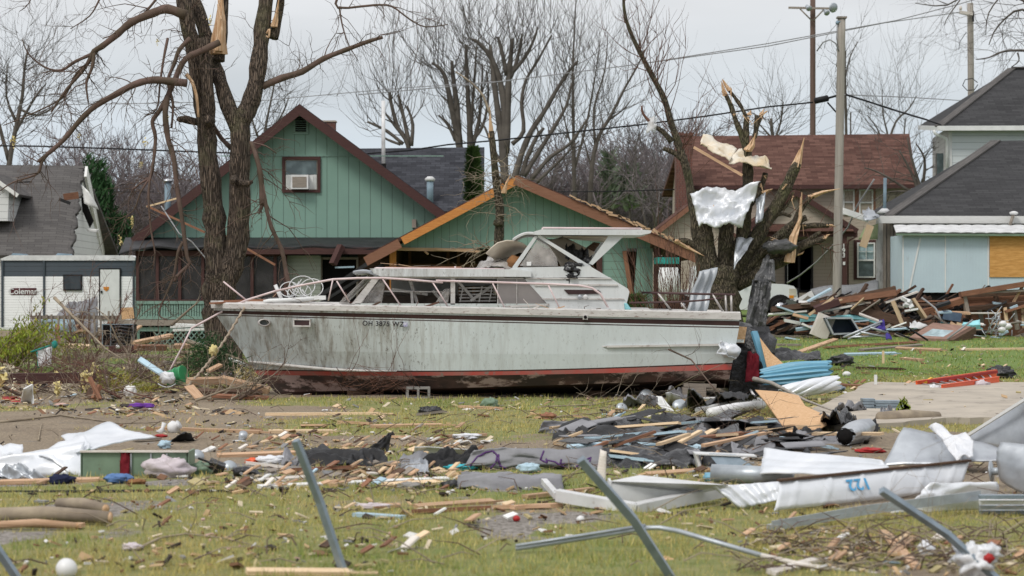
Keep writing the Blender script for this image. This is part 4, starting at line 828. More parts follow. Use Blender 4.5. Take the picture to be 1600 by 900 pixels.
mb = MB(); mb.beam(a + V((.02, -.02, 0)), b + V((-.02, -.02, 0)), .03, .09); mb.build('vent_slot', mm('stripe'), vf)
# registration
u6 = (598 - 333) / 822; D6 = DK - hb(u6, .8, .99) - .025; D6b = DK - hb((560 - 333) / 822, .8, .99); D6c = DK - hb((640 - 333) / 822, .8, .99)
ang = math.atan2(D6c - D6b, P(640, 0, D6c).x - P(560, 0, D6b).x)
lettering('registration_number', 'OH 3875 WZ', .115, P(598.5, 506.3, D6), (R(90), R(1.4), ang), M('ink', (.03, .03, .035), rough=.6, bump=0), boat, (.98, 1, 1), 1.12)
mb = MB(); q = P(633.5, 507, D6c + .005 - .03); mb.box(q, (.07, .004, .07)); mb.build('registration_sticker', M('sticker', (.25, .24, .45), (.6, .6, .68), scale=30, rough=.6, bump=0), boat)
mb = MB(); q = P(914.5, 495.5, DS - .03); mb.box(q, (.085, .03, .085)); sc_ = mb.build('side_fitting', mm('cap_white'), boat); mb = MB(); mb.lathe(q + V((0, -.03, 0)), [(.02, 0), (.03, .0), (.028, .02)], (0, 1, 0), 12); mb.build('fitting_hole', mm('hole'), sc_)
# ---- cabin
CN = DK - 1.12; CF = DK + 1.12   # near and far cabin sides
def mir(q): return V((q[0], 2 * DK - q[1], q[2]))
def both(nm, m_, fn, label=None):
 for s_ in (0, 1):
  mb = MB(); fn(mb, CN if s_ == 0 else CF - .05); mb.build(nm, mm(m_), boat)
def cpoly(mb, D_, pl, th=.05):
 mb.prism([V((P(a, b, CN).x, D_, P(a, b, CN).z)) for a, b in pl], (0, th, 0))
# coaming along the deck
both('coaming', 'cabin_grimy', lambda mb, D_: cpoly(mb, D_, [(555, 474), (858, 474.5), (858, 486), (555, 484)]))
both('cabin_side', 'cabin_white', lambda mb, D_: cpoly(mb, D_, [(818, 434), (924, 433), (952, 433.5), (981, 451), (983.5, 456), (977, 484), (858, 484), (858, 478)]))
for k, (y0, y1) in enumerate(((434, 436), (444, 446.5), (466, 468))):
 mb = MB(); cpoly(mb, CN - .025, [(822 + k * 12, y0), (954 + k * 10, y0), (956 + k * 10, y1), (824 + k * 12, y1)], .03); mb.build('moulding', mm('cap_white'), boat)
def slot(mb, D_): cpoly(mb, D_ - .02, [(881, 452.5), (934, 453), (939, 456), (937, 459), (888, 460), (885, 457)], .03)
mb = MB(); slot(mb, CN); mb.build('side_slot', mm('stripe'), boat)
for px in (906, 914.8):
 mb = MB(); q = P(px, 464, CN - .03); mb.lathe(q, [(.02, 0), (.04, 0), (.042, -.02), (.03, -.03)], (0, 1, 0), 12); mb.build('filler_cap', mm('plastic_white' if px > 910 else 'metal_pale'), boat)
# flybridge coaming above
both('flybridge_side', 'cabin_white', lambda mb, D_: cpoly(mb, D_, [(788, 434), (790, 423), (802, 418), (922, 416), (952, 433.5), (924, 434)]))
mb = MB(); t_ = P(0, 422, CN).z
pl = [(578, 419.5), (780, 420.5), (800, 421), (830, 424), (830, 432.5), (596, 432), (585, 428)]
mb.prism([V((P(a, b, CN).x, CN - .1, P(a, b, CN).z)) for a, b in pl], (0, 2 * (DK - CN) + .2, 0)); mb.build('cabin_roof', mm('cabin_white'), boat)
mb = MB(); mb.sheet([P(551, 425, CN + .1), P(590, 430, CN), mir(P(590, 430, CN)), mir(P(551, 425, CN + .1))], 8, 12, lambda u, v: .05 * math.sin(u * math.pi) + .02 * math.sin(v * 17), .03); mb.build('roof_brow', mm('metal_pale'), boat)
# thin rail on the roof
mb = MB(); mb.tube([P(588, 420.5, CN), P(586, 418.5, CN), P(588, 419, CN), P(700, 420, CN), P(788, 420.5, CN)], .018, 6)
mb.tube([P(712, 422, CN), P(711, 416, CN)], .016, 5); mb.build('roof_rail', mm('rail_pink'), boat)
mb = MB(); cpoly(mb, CN + .3, [(600, 416.5), (720, 416), (720, 418.5), (600, 419)], .5); mb.build('roof_hatch', mm('lumber_red'), boat)
# windscreen struts and posts
both('window_post', 'cap_white', lambda mb, D_: cpoly(mb, D_, [(584, 432), (596, 431), (563, 475), (549, 475)]))
both('window_post', 'cap_white', lambda mb, D_: cpoly(mb, D_, [(704, 432), (711, 432), (711, 476), (704, 476)]))
def lighttop(mb, D_): cpoly(mb, D_, [(596, 432), (704, 432.5), (704, 435), (594, 435)], .04)
both('window_header', 'cap_white', lighttop)
both('window_header', 'cap_white', lambda mb, D_: cpoly(mb, D_, [(711, 432.5), (820, 433), (822, 436), (711, 435)], .04))
mb = MB(); cpoly(mb, CF - .1, [(600, 433), (704, 433), (704, 455), (600, 454)], .03); cpoly(mb, CF - .1, [(711, 433), (800, 433), (800, 446), (711, 447)], .03); mb.build('far_blind', mm('vinyl_white'), boat)
mb = MB(); cpoly(mb, CF - .3, [(590, 456), (700, 455), (700, 474), (575, 474)], .2); mb.build('settee', mm('lumber_grey'), boat)
mb = MB(); cpoly(mb, DK, [(565, 462), (800, 462), (800, 476), (560, 476)], 1.0); mb.build('cabin_furniture', M('settee_brown', (.14, .11, .09), (.08, .065, .055), rough=.9), boat)
mb = MB(); cpoly(mb, CN + .3, [(590, 454), (690, 455), (690, 457), (590, 456)], .1); cpoly(mb, CN + .28, [(640, 456), (644, 456), (645, 474), (641, 474)], .06); mb.build('broken_sash', mm('cap_white'), boat)
mb = MB()
for k in range(5): cpoly(mb, CN + .4 + .02 * k, [(716, 449 + k * 5.2), (775, 448 + k * 5.2), (775, 450.5 + k * 5.2), (716, 451 + k * 5.2)], .03)
for px in (722, 752, 768): cpoly(mb, CN + .35, [(px, 447), (px + 2, 447), (px - 3, 472), (px - 5, 472)], .03)
mb.build('shelf_rack', mm('cap_white'), boat)
mb = MB(); mb.sheet([P(596, 474, CN + .15), P(566, 474, CN + .1), P(594, 437, CN + .15), P(603, 437, CN + .2)], 8, 8, lambda u, v: .06 * mnoise.noise(V((u * 3, v * 3, 1))), .01); mb.build('torn_plastic_window', mm('clear_plastic'), boat)
mb = MB(); mb.sheet([P(700, 474, CN + .1), P(680, 474, CN + .1), P(694, 452, CN + .1), P(704, 450, CN + .1)], 6, 6, lambda u, v: .05 * mnoise.noise(V((u * 3, v * 3, 4))), .01); mb.build('torn_plastic_window', mm('clear_plastic'), boat)
mb = MB(); mb.prism([P(531, 473, CN + .05), P(556, 444, CN + .1), P(556, 440, CN + .3), mir(P(556, 440, CN + .3)), mir(P(531, 473, CN + .05))], (.02, 0, .01)); mb = MB(); mb.sheet([P(530, 474, CN + .1), mir(P(530, 474, CN + .1)), mir(P(575, 431, CN + .1)), P(575, 431, CN + .1)], 12, 6, lambda u, v: .02 * math.sin(u * 11), .015); mb.build('windscreen', mm('clear_plastic'), boat)
mb = MB(); cpoly(mb, CN + .01, [(778, 435.5), (819, 435.5), (856, 475), (778, 475)], .015); mb.build('tinted_pane', M('tint', (.20, .18, .175), (.26, .24, .23), scale=1.5, rough=.18, bump=0), boat)
mb = MB(); cpoly(mb, CN - .005, [(777, 435), (778.4, 435), (778.4, 476), (777, 476)], .04); cpoly(mb, CN - .01, [(807, 435), (808, 435), (808, 476), (807, 476)], .03); mb.build('pane_divider', mm('cap_white'), boat)
mb = MB(); cpoly(mb, CN - .02, [(785, 478), (858, 475), (858, 477.5), (800, 480)], .03); mb.build('sill_strip', mm('cap_white'), boat)
# dark cabin interior bulkheads
mb = MB(); q = P(820, 0, CN).x; mb.box((q, DK, P(0, 458, CN).z), (.04, 2 * (DK - CN) - .1, .5)); mb.build('bulkhead', mm('lumber_brown'), boat)
mb = MB(); q = P(979, 0, CN); mb.sheet([P(978, 484, CN + .03), mir(P(978, 484, CN + .03)), mir(P(953, 433, CN + .03)), P(953, 433, CN + .03)], 4, 4, None, .04, smooth=False); mb.build('aft_bulkhead', mm('cabin_white'), boat)
# ---- hardtop on the flybridge
HN = DK - 1.0
def hpoly(mb, y0, pl, th): mb.prism([V((P(a, b, HN).x, y0, P(a, b, HN).z)) for a, b in pl], (0, th, 0))
mb = MB(); hpoly(mb, HN - .08, [(834, 362), (846, 358.5), (1003, 359), (1018, 360.5), (1016, 364.5), (1000, 367.5), (836, 367)], 2.16); mb.build('hardtop', mm('cabin_white'), boat)
mb = MB(); mb.tube([P(848, 356, HN), P(1001, 357.2, HN)], .018, 6); mb.tube([P(848, 356, HN), P(847, 360, HN)], .016, 5); mb.tube([P(1001, 357.2, HN), P(1004, 361, HN)], .016, 5); mb.build('hardtop_rail', mm('rail_pink'), boat)
mb = MB(); mb.sheet([P(801, 374, HN + .05), P(838, 366, HN - .05), mir(P(838, 366, HN - .05)), mir(P(801, 374, HN + .05))], 10, 10, lambda u, v: .06 * math.sin(u * math.pi * .9) + .02 * math.sin(v * 15), .03); mb.build('hardtop_visor', mm('metal_white'), boat)
for s_ in (0, 1):
 y0 = HN if s_ == 0 else 2 * DK - HN - .05
 mb = MB(); hpoly(mb, y0, [(835, 369), (841, 369), (808, 418), (800, 418)], .05); mb.build('hardtop_strut', mm('cabin_white'), boat)
 mb = MB(); hpoly(mb, y0, [(838, 369), (843, 367), (924, 416), (918, 418), (902, 410)], .05); mb.build('hardtop_strut', mm('cabin_white'), boat)
 mb = MB(); hpoly(mb, y0, [(952, 367), (977, 367), (926, 414), (920, 412)], .05); mb.build('hardtop_strut', mm('cabin_white'), boat)
 mb = MB(); hpoly(mb, y0 + .02, [(840, 374), (812, 415), (872, 416), (870, 402), (858, 385)], .01); mb.build('side_curtain', mm('clear_plastic'), boat)
mb = MB(); hpoly(mb, HN - .01, [(823, 409), (830, 409), (830, 415), (823, 415)], .015); mb.build('sticker', mm('paper'), boat)
mb = MB(); hpoly(mb, HN + .5, [(830, 412), (846, 385), (865, 392), (868, 415)], .4); mb.build('helm_console', M('console', (.30, .20, .15), (.2, .13, .1), rough=.7), boat)
mb = MB(); mb.sheet([P(800, 416, HN + .4), P(800, 416, DK + .8), P(760, 398, DK + .8), P(760, 398, HN + .2)], 4, 4, None, .02);
mb = MB(); mb.sheet([P(850, 372, HN + .5), P(880, 370, HN + .9), P(926, 398, HN + .7), P(890, 428, HN + .4)], 10, 10, lambda u, v: .08 * math.sin(u * 3 + v), .02); mb.build('fallen_headliner', M('beige_panel', (.60, .53, .44), (.52, .45, .37), rough=.7, bump=.1), boat)
mb = MB(); mb.sheet([P(880, 369, HN + .3), P(950, 369, HN + .4), P(948, 377, HN + 1.2), P(890, 372, HN + 1.2)], 6, 4, None, .02); mb.build('headliner_strip', mm('beige_panel'), boat)
mb = MB(); mb.sheet([P(912, 390, DK + .4), P(922, 402, DK + .4), P(938, 380, DK + .4), P(928, 378, DK + .4)], 3, 3, None, .05); mb.build('seat_back', mm('lumber_brown'), boat)
def crumple(mb, c4, nu, nv, amp, fr, seed, th=.008, mat=0, back=None, smooth=True, extra=None):
 def fn(u, v):
  e = extra(u, v) if extra else 0
  return amp * (mnoise.noise(V((u * fr + seed, v * fr, seed * .7))) * 1.4 + .6 * abs(mnoise.noise(V((u * fr * 2.3, v * fr * 2.3 + seed, 5)))) + .35 * mnoise.noise(V((u * fr * 5, v * fr * 5, seed)))) + e
 mb.sheet(c4, nu, nv, fn, th, mat, back, smooth); return mb
# curved beige sheet lying at the front of the flybridge
mb = MB(); c0 = P(763, 396, HN + .5);
pts = []
def curl(u, v): return (0, 0, 0, 0)
prof = [(760, 397), (768, 388), (778, 380), (792, 376.5), (806, 377.5), (816, 381), (823, 386)]
vs = [];
for a, b in prof: vs.append(P(a, b, HN + .2)); vs.append(P(a + 28 - (a - 760) * .25, b + 20 - (a - 760) * .05, HN + .9))
mb.add(vs, [(2 * i, 2 * i + 1, 2 * i + 3, 2 * i + 2) for i in range(len(prof) - 1)], 0, True); bs = mb.build('curled_sheet', mm('beige_panel'), None)
md = bs.modifiers.new('thickness', 'SOLIDIFY'); md.thickness = .02; tag(bs, 'curled beige panel wedged upright on the cabin roof before the raised hardtop', 'panel')
mb = MB(); crumple(mb, [P(735, 421, HN + .2), P(800, 419, HN + .2), P(797, 402, HN + .8), P(762, 399, HN + .9)], 14, 8, .08, 3, 2); solo('plastic_sheet', mb, mm('clear_plastic'), 'clear plastic sheet crumpled under the curled beige panel on the boat', 'plastic sheet')
mb = MB(); mb.blob(P(805, 410, HN + .3), (.14, .12, .11), .3, 2, seed=3); solo('brown_cushion', mb, M('cushion', (.28, .14, .06), (.2, .1, .05), rough=.9), 'rumpled brown cushion at the foot of the hardtop front strut', 'cushion')
# black tarps on the flybridge
mb = MB(); crumple(mb, [P(882, 437, HN - .1), P(906, 436, HN - .12), P(911, 410, HN - .05), P(884, 412, HN - .02)], 22, 22, .13, 3.2, 9); mb.blob(P(894, 420, HN - .05), (.16, .1, .11), .35, 2.4, 26, 18, seed=5); mb.blob(P(889, 434, HN - .08), (.06, .05, .12), .5, 2.4, 16, 12, seed=8); solo('black_tarp', mb, mm('tarp_black'), 'black plastic hanging over the side of the boat flybridge', 'tarp')
mb = MB(); crumple(mb, [P(884, 400, HN + .2), P(925, 409, HN + .15), P(918, 392, HN + .7), P(882, 388, HN + .6)], 26, 14, .12, 4, 4); solo('black_tarp', mb, mm('tarp_black'), 'black plastic bunched under the boat hardtop behind the sloping strut', 'tarp')
# ---- bow and side rails
RN = DK - 1.35
mb = MB(); mb.tube([P(430, 455, RN + .35), P(470, 446, RN + .2), P(520, 436.5, RN + .1), (P(560, 434.6, RN)), P(600, 434.5, RN), P(640, 437, RN), P(692, 441.5, RN)], .019, 7)
for a, b, c_, d in ((526, 439, 546, 472), (598, 436, 627, 479), (676, 441, 701, 481), (520, 437, 513, 470)): mb.tube([P(a, b, RN), P(c_, d, RN)], .013, 5)
mb.tube([P(430, 455, RN + .35), P(385, 469, DK - .5), P(356, 482, DK - .15), P(325, 499, DK - .2), P(299, 513, DK - .3)], .019, 7); mb.tube([P(299, 513, DK - .3), P(286, 540, DK - .35), P(270, 570, DK - .3), P(262, 585, DK - .3)], .016, 6)
mb.build('bow_rail', mm('rail_pink'), boat)
mb = MB(); mb.tube([P(681, 438.5, RN), P(770, 441, RN), P(850, 443.5, RN), P(905, 446, RN), P(925, 450, RN), P(938, 459, RN), P(953, 486, RN)], .019, 7)
for a, b, c_, d in ((769, 441, 790, 484), (856, 444, 876, 485)): mb.tube([P(a, b, RN), P(c_, d, RN)], .013, 5)
mb.build('side_rail', mm('rail_pink'), boat)
mb = MB(); mb.tube([P(349, 440, DK), P(386, 470, DK)], .016, 6); mb.build('broken_stanchion', mm('rail_pink'), boat)
mb = MB(); mb.tube([P(1017, 457.5, RN), P(1147, 460.5, RN)], .022, 6); mb.tube([P(983, 473, RN), P(1060, 472, RN), P(1100, 469, RN), P(1130, 465, RN)], .018, 6); mb.tube([mir(P(1017, 457.5, RN)), mir(P(1147, 460.5, RN)), P(1147, 460.5, RN)], .022, 6); mb.build('cockpit_rail', mm('rail_dark'), boat)
mb = MB()
for a, b, c_, d in ((1133.5, 461, 1135, 489), (1142.5, 461, 1143, 489), (1113, 459, 1131, 490), (1028, 458, 1050, 487), (1064, 473, 1075, 488)): mb.tube([P(a, b, RN), P(c_, d, RN)], .02, 6)
mb.build('cockpit_stanchion', mm('rail_steel'), boat)
mb = MB(); mb.tube([P(412, 472, DK - .3), P(420, 470, DK - .3), P(505, 466, DK - .4)], .035, 8); mb.box(P(500, 465, DK - .4), (.2, .1, .07)); mb.build('anchor_pulpit', mm('vinyl_white'), boat)
for px in (927, 950):
 mb = MB(); q = P(px, 485, DK - HB + .15); mb.prism([q + V((a, 0, b)) for a, b in ((-.05, 0), (.06, 0), (.04, .04), (-.03, .055))], (0, .06, 0)); mb.build('deck_cleat', mm('metal_white'), boat)
mb = MB(); mb.sheet([P(976, 484, CN), P(988, 485, CN), P(980, 474, CN), P(975, 474, CN)], 4, 4, lambda u, v: .05 * math.sin(u * 3), .02); mb.build('torn_fibreglass', mm('board_teal'), boat)
mb = MB(); mb.sheet([P(1070, 490, DK - .6), P(1100, 490, DK - .4), P(1118, 418, DK - .2), P(1092, 424, DK - .4)], 10, 16, lambda u, v: .05 * math.sin(u * 14) + .03 * math.sin(v * 9), .01); solo('plastic_sheet', mb, M('corr_plastic', (.50, .53, .56), (.40, .43, .46), rough=.3, bump=.1, alpha=.9), 'translucent ribbed panel leaning from the boat cockpit against the battered tree', 'panel')
# junk on the bow deck
mb = MB()
for cx, cy, r_, tl in ((452, 452, .16, .3), (472, 447, .22, .5), (487, 450, .2, -.2), (468, 458, .2, .9)):
 c = P(cx, cy, DK - .2); pts = [c + V((r_ * math.cos(a), .1 * math.sin(a + tl), r_ * .8 * math.sin(a))) for a in [k * math.pi / 9 for k in range(19)]]; mb.tube(pts, .009, 5)
for k in range(9): a = P(450 + k * 5, 470, DK - .2); mb.tube([a, P(445 + rnd.uniform(0, 50), 436 + rnd.uniform(0, 20), DK - .2)], .008, 4)
solo('wire_chair_frame', mb, mm('metal_white'), 'tangle of white bent wire hoops on the bow deck', 'wire frame')
mb = MB(); mb.tube([P(430, 445, DK - .3), P(441, 470, DK - .3)], .035, 6); mb.tube([P(441, 470, DK - .3), P(490, 464, DK - .3)], .02, 6); solo('white_tube', mb, mm('plastic_white'), 'bent white tube beside the wire hoops on the bow deck', 'tube')
mb = MB(); mb.box(P(449, 468, DK), (.3, .2, .14)); mb.blob(P(436, 474, DK + .2), (.3, .2, .1), .4, 3);
solo('black_bin_bag', mb, mm('tarp_black'), 'small black bag on the bow deck behind the wire hoops', 'bag')
mb = MB(); mb.beam(P(331, 474, DK - .3), P(400, 469, DK + .2), .2, .03); mb.beam(P(350, 471, DK), P(420, 469, DK), .1, .04); solo('broken_planks', mb, mm('lumber_red'), 'thin reddish splintered planks lying across the tip of the bow', 'planks')
mb = MB(); pts = []; rr = []
A = P(382, 480, DK - .55); Bq = G(300, 640) ; Bq = P(292, 604, DK - 1.6)
for k in range(60): q = A.lerp(Bq, k / 59); q.z -= .10 * math.sin(k / 59 * math.pi); pts.append(q + V((.012 * math.sin(k * 1.6), 0, .012 * math.cos(k * 1.6)))); rr.append(.020 + .007 * math.sin(k * 1.6))
mb.tube(pts, rr, 7); solo('mooring_rope', mb, M('rope', (.42, .35, .27), (.28, .22, .17), scale=20, rough=1), 'thick twisted rope running from the bow down to the debris', 'rope')
mb = MB(); q = P(353, 562, DK - 1.2); mb.blob(A.lerp(Bq, .55), (.07, .06, .09), .4, 2.5, seed=2); solo('insulation_tuft', mb, mm('foam'), 'yellow tuft of insulation caught on the bow rope', 'insulation')
# blocking under the boat
def cinder(c, rot, label, nm='cinder_block', cat='cinder block', s=(.40, .2, .2)):
 mb = MB(); Mx = Euler((0, 0, rot)).to_matrix(); c = V(c)
 for (ox, oz, sx, sz) in ((0, s[2] / 2 - .018, s[0], .036), (0, -s[2] / 2 + .018, s[0], .036), (-s[0] / 2 + .02, 0, .04, s[2] - .07), (s[0] / 2 - .02, 0, .04, s[2] - .07), (0, 0, .035, s[2] - .07)): mb.box(c + Mx @ V((ox, 0, oz)), (sx, s[1], sz), Mx)
 return solo(nm, mb, mm('cinder'), label, cat)
cinder(GD(653, DK - 1.5) + V((0, 0, .08)), .1, 'grey hollow concrete block under the middle of the boat hull')
mb = MB(); q = P(1093, 600, DK - 1.2); mb.box(q + V((0, 0, -.02)), (.55, .25, .06), Euler((0, R(2), 0))); solo('blocking_board', mb, mm('lumber_grey'), 'weathered board jammed under the boat stern on top of a block', 'board')
mb = MB(); g_ = GD(1093, DK - 1.2); mb.box((g_.x - .1, g_.y, (g_.z + q.z - .05) / 2), (.4, .3, q.z - .05 - g_.z)); solo('blocking_timber', mb, mm('lumber_grey'), 'squared timber block standing under the boat stern', 'block')
for k, px in enumerate((560, 760, 930)):
 mb = MB(); g_ = GD(px, DK); zt_ = P(0, 614, DK).z; mb.box((g_.x, g_.y, g_.z + .0), (.3, 1.2, .14)); solo('keel_timber', mb, mm('lumber_brown'), 'dark timber laid under the boat keel', 'timber', 'timbers under the boat keel')
# vines over the hull
for k, (x0, n_) in enumerate(((618, 4), (560, 2))):
 mb = MB()
 for j in range(n_):
  pts = []; px = x0 + rnd.uniform(-14, 14); amp = rnd.uniform(4, 14); ph = rnd.uniform(0, 6)
  for i in range(14): v_ = i / 13; pts.append(P(px + amp * math.sin(v_ * 5 + ph) + (v_ - .5) * amp * 2 + rnd.uniform(-1.5, 1.5), 600 - v_ * (112 + 5 * j), DK - hb((px - 333) / 822, .85, 1.0) - .03 - .05 * math.sin(v_ * 3)))
  mb.tube(pts, [.0055 * (1 - .7 * i / 13) for i in range(14)], 4)
 for j in range(22):
  a = P(x0 + rnd.uniform(-30, 40), rnd.uniform(590, 618), DK - 1.6); mb.tube([a, a + V((rnd.uniform(-.3, .3), -.05, rnd.uniform(0, .25))), a + V((rnd.uniform(-.6, .6), -.1, rnd.uniform(-.1, .3)))], [.007, .005, .002], 4)
 solo('dry_vine', mb, mm('bark_red'), ['dry vine climbing the hull over the registration number', 'thin dry vine on the hull left of the registration number'][k], 'vine')
# stern mess
mb = MB(); crumple(mb, [P(1122, 552, DK - 1.7), P(1150, 561, DK - 1.5), P(1157, 548, DK - 1.3), P(1125, 533, DK - 1.6)], 14, 12, .05, 3, 1); mb.blob(P(1140, 547, DK - 1.5), (.17, .12, .11), .35, 1.8, seed=4); solo('white_bag', mb, mm('sheet_white'), 'white plastic bundle hanging at the stern corner of the hull', 'bag')
mb = MB(); mb.prism([P(1154, 510, DK - 1.2), P(1167, 511, DK - 1.2), P(1163, 536, DK - 1.2), P(1150, 536, DK - 1.2)], (0, .04, 0)); solo('plywood_scrap', mb, mm('osb'), 'orange-brown wood scrap standing just behind the stern', 'wood scrap')
mb = MB(); mb.box(P(1168, 580, DK + .1), (.7, 1.4, .8), Euler((0, .15, 0))); mb.blob(P(1172, 560, DK), (.45, .7, .55), .3, 2, seed=3); solo('dark_rubble_heap', mb, mm('tarp_black'), 'black plastic covered heap just behind the boat stern', 'heap')
mb = MB(); crumple(mb, [P(1164, 597, DK - 1.1), P(1185, 595, DK - 1.05), P(1187, 552, DK - .7), P(1168, 550, DK - .7)], 16, 14, .06, 3, 7); solo('dark_red_cloth', mb, mm('cloth_red'), 'dark red cloth hanging on the black heap behind the stern', 'cloth')

for k in range(26):
 on_roof = k % 3 == 0; px = rnd.uniform(600, 790) if on_roof else rnd.choice((rnd.uniform(400, 560), rnd.uniform(560, 960))); y_ = DK + rnd.uniform(-.7, .7) if on_roof or px < 560 else DK - HB + .2; z_ = P(px, 419 if on_roof else (473 if px < 560 else 484), y_); mb = MB(); L_ = rnd.uniform(.08, .45); a = rnd.gauss(0, .35)
 mb.beam(z_, z_ + V((L_ * math.cos(a), rnd.uniform(-.1, .1), abs(L_ * math.sin(a)))), rnd.uniform(.02, .09), rnd.uniform(.01, .03)); tw_ = V((rnd.gauss(0, .1), 0, rnd.uniform(.03, .12))); mb.tube([z_, z_ + tw_, z_ + tw_ * 2 + V((rnd.gauss(0, .08), 0, -.02))], [.008, .006, .003], 4)
 solo('deck_scrap', mb, mm(rnd.choice(('lumber_brown', 'lumber_grey', 'lumber', 'bark_red', 'felt_black', 'lumber_white'))), 'small splintered scrap lying on the boat', 'scrap', 'small scraps strewn on the boat')
mb = MB()
for a, b_, c_, d_ in ((612, 452, 668, 460), (640, 436, 652, 474), (676, 454, 690, 470), (716, 440, 742, 470), (735, 470, 770, 446)): mb.beam(P(a, b_, CN + .35), P(c_, d_, CN + .45), .03, .045)
mb.build('broken_framing', mm('cap_white'), boat)
# ---------------------------------------------------------------- trees
def limb(mb, pts, D, r0, r1, n=8, taper=1.0, mat=0, sub=3):
 """pts: (px,py[,dD]); radii in px at depth D. returns the world path"""
 w_ = [P(p[0], p[1], D + (p[2] if len(p) > 2 else 0)) for p in pts]
 o = []
 for i in range(len(w_) - 1):
  p0 = w_[max(i - 1, 0)]; p1 = w_[i]; p2 = w_[i + 1]; p3 = w_[min(i + 2, len(w_) - 1)]
  for k in range(sub):
   t = k / sub; o.append(.5 * ((2 * p1) + (p2 - p0) * t + (2 * p0 - 5 * p1 + 4 * p2 - p3) * t * t + (3 * p1 - p0 - 3 * p2 + p3) * t**3))
 o.append(w_[-1]); m_ = len(o); s = D / FPX
 rr = [(r0 + (r1 - r0) * (i / (m_ - 1)) ** taper) * s * (1 + .07 * math.sin(i * 2.1 + pts[0][0])) for i in range(m_)]
 mb.tube(o, rr, n, mat)
 if n > 10:
  for i in range(len(mb.v) - n * m_, len(mb.v)):
   q = V(mb.v[i]); j = (i - len(mb.v) + n * m_) // n; e = q - o[j]; mb.v[i] = tuple(o[j] + e * (1 + .22 * mnoise.noise(q * 4.5) + .1 * mnoise.noise(q * 13)))
 return o, rr
def tuft(mb, c, s_, n=16):
 for k in range(n):
  q = V(c) + V((rnd.gauss(0, s_ * .5), rnd.gauss(0, s_ * .4), rnd.gauss(0, s_ * .8))); a = V((rnd.gauss(0, 1), rnd.gauss(0, 1), rnd.gauss(0, 1))).normalized() * s_ * rnd.uniform(.25, .6); b = a.cross(V((rnd.gauss(0, 1), rnd.gauss(0, 1), rnd.gauss(0, 1)))).normalized() * s_ * rnd.uniform(.15, .5)
  mb.add([q - a - b, q + a - b * .4, q + a * .6 + b + V((0, 0, s_ * .2)), q - a * .8 + b * .7], [(0, 1, 2), (0, 2, 3)])
def twig(mb, p, d, ln, r, lvl, rg, up=.15, wig=.25, sides=3, kids=(3, 5), mat=0, nseg=4, spread=.7):
 pts = [p]; d = d.normalized(); q = V(p)
 for i in range(nseg):
  d = (d + V((rg.gauss(0, wig), rg.gauss(0, wig), rg.gauss(0, wig) + up))).normalized(); q = q + d * ln / nseg; pts.append(q.copy())
 mb.tube(pts, [r * (1 - .75 * i / nseg) for i in range(nseg + 1)], sides, mat, False)
 if lvl > 0:
  for k in range(rg.randint(*kids)):
   i = rg.randint(1, nseg); b = pts[i]; t = (pts[i] - pts[i - 1]).normalized()
   sd = V((rg.gauss(0, 1), rg.gauss(0, 1), rg.gauss(0, 1))); sd = (sd - t * sd.dot(t)).normalized()
   twig(mb, b, t * (1 - spread * .5) + sd * spread, ln * rg.uniform(.4, .7), r * .55, lvl - 1, rg, up, wig, sides, kids, mat, max(2, nseg - 1), spread)
def sprout(mb, path, rr, n, ln, lvl, rg, a=.2, b=1.0, up=.15, rscale=.35, rmax=.03, dirn=None, **k):
 for i in range(n):
  u = rg.uniform(a, b) * (len(path) - 1); j = min(int(u), len(path) - 2); p = path[j].lerp(path[j + 1], u - j); t = (path[j + 1] - path[j]).normalized()
  sd = V((rg.gauss(0, 1), rg.gauss(0, .7), rg.gauss(0, .8) + .2)); sd = (sd - t * sd.dot(t)).normalized()
  d = t * .5 + sd * .9
  if dirn is not None: d = d + V(dirn)
  twig(mb, p, d, ln * rg.uniform(.5, 1.3), min(rmax, rr[j] * rscale), lvl, rg, up, **k)
def spike(mb, pts, D, r0, mat=0):
 """ragged break: many thin shards of unequal length around the axis"""
 w_ = [P(p[0], p[1], D + (p[2] if len(p) > 2 else 0)) for p in pts]; s = D / FPX; ax = (w_[-1] - w_[0]); L_ = ax.length
 mb.k.append((len(mb.v), len(mb.f))); mb.hold = True
 for k in range(9):
  a = k * 2.4; q = r0 * s * (.62 if k else 0); off = V((math.cos(a) * q, math.sin(a) * q, 0)); e = 1 if k == 0 else rnd.uniform(.25, .95); pp = []
  for i, p in enumerate(w_):
   u = i / (len(w_) - 1); j = min(u * e * (len(w_) - 1), len(w_) - 1.001); f = int(j); pp.append(w_[f].lerp(w_[f + 1], j - f) + off * (1 - u * .55) + V((rnd.uniform(-1, 1), rnd.uniform(-1, 1), 0)) * r0 * s * .12)
  n_ = len(pp); mb.tube(pp, [r0 * s * .5 * (1 - .9 * (i / (n_ - 1)) ** 1.6) + .001 for i in range(n_)], 4, 0, True, False)
 mb.hold = False
rg = random.Random(5)
# ==== big twin trunk tree at left
DT = 44.0; s = DT / FPX
T = thing('twin_trunk_tree', 'large bare two-trunked tree with storm-broken limbs in front of the green house', 'tree', GD(348, DT))
mb = MB()
limb(mb, [(352, 580), (350, 545), (345, 500), (343, 460), (345, 430)], DT, 30, 24, 14)
A1, R1 = limb(mb, [(345, 450), (338, 405), (336, 360), (331, 300), (325, 240), (319, 180), (312, 130), (303, 80), (292, 30), (283, -20)], DT, 18, 11, 18)
A2, R2 = limb(mb, [(348, 450), (362, 415), (372, 370), (375, 300), (375, 240), (376, 200), (385, 175), (398, 140), (405, 90), (412, 30), (418, -25)], DT, 19, 11, 18)
A3, R3 = limb(mb, [(376, 210), (362, 180), (345, 130), (332, 90, .3), (318, 45, .4), (305, 0, .5), (300, -30, .5)], DT, 13, 9, 12)
limb(mb, [(322, 230), (326, 170, -.2), (322, 110, -.3), (316, 60, -.3)], DT, 12, 8, 10)
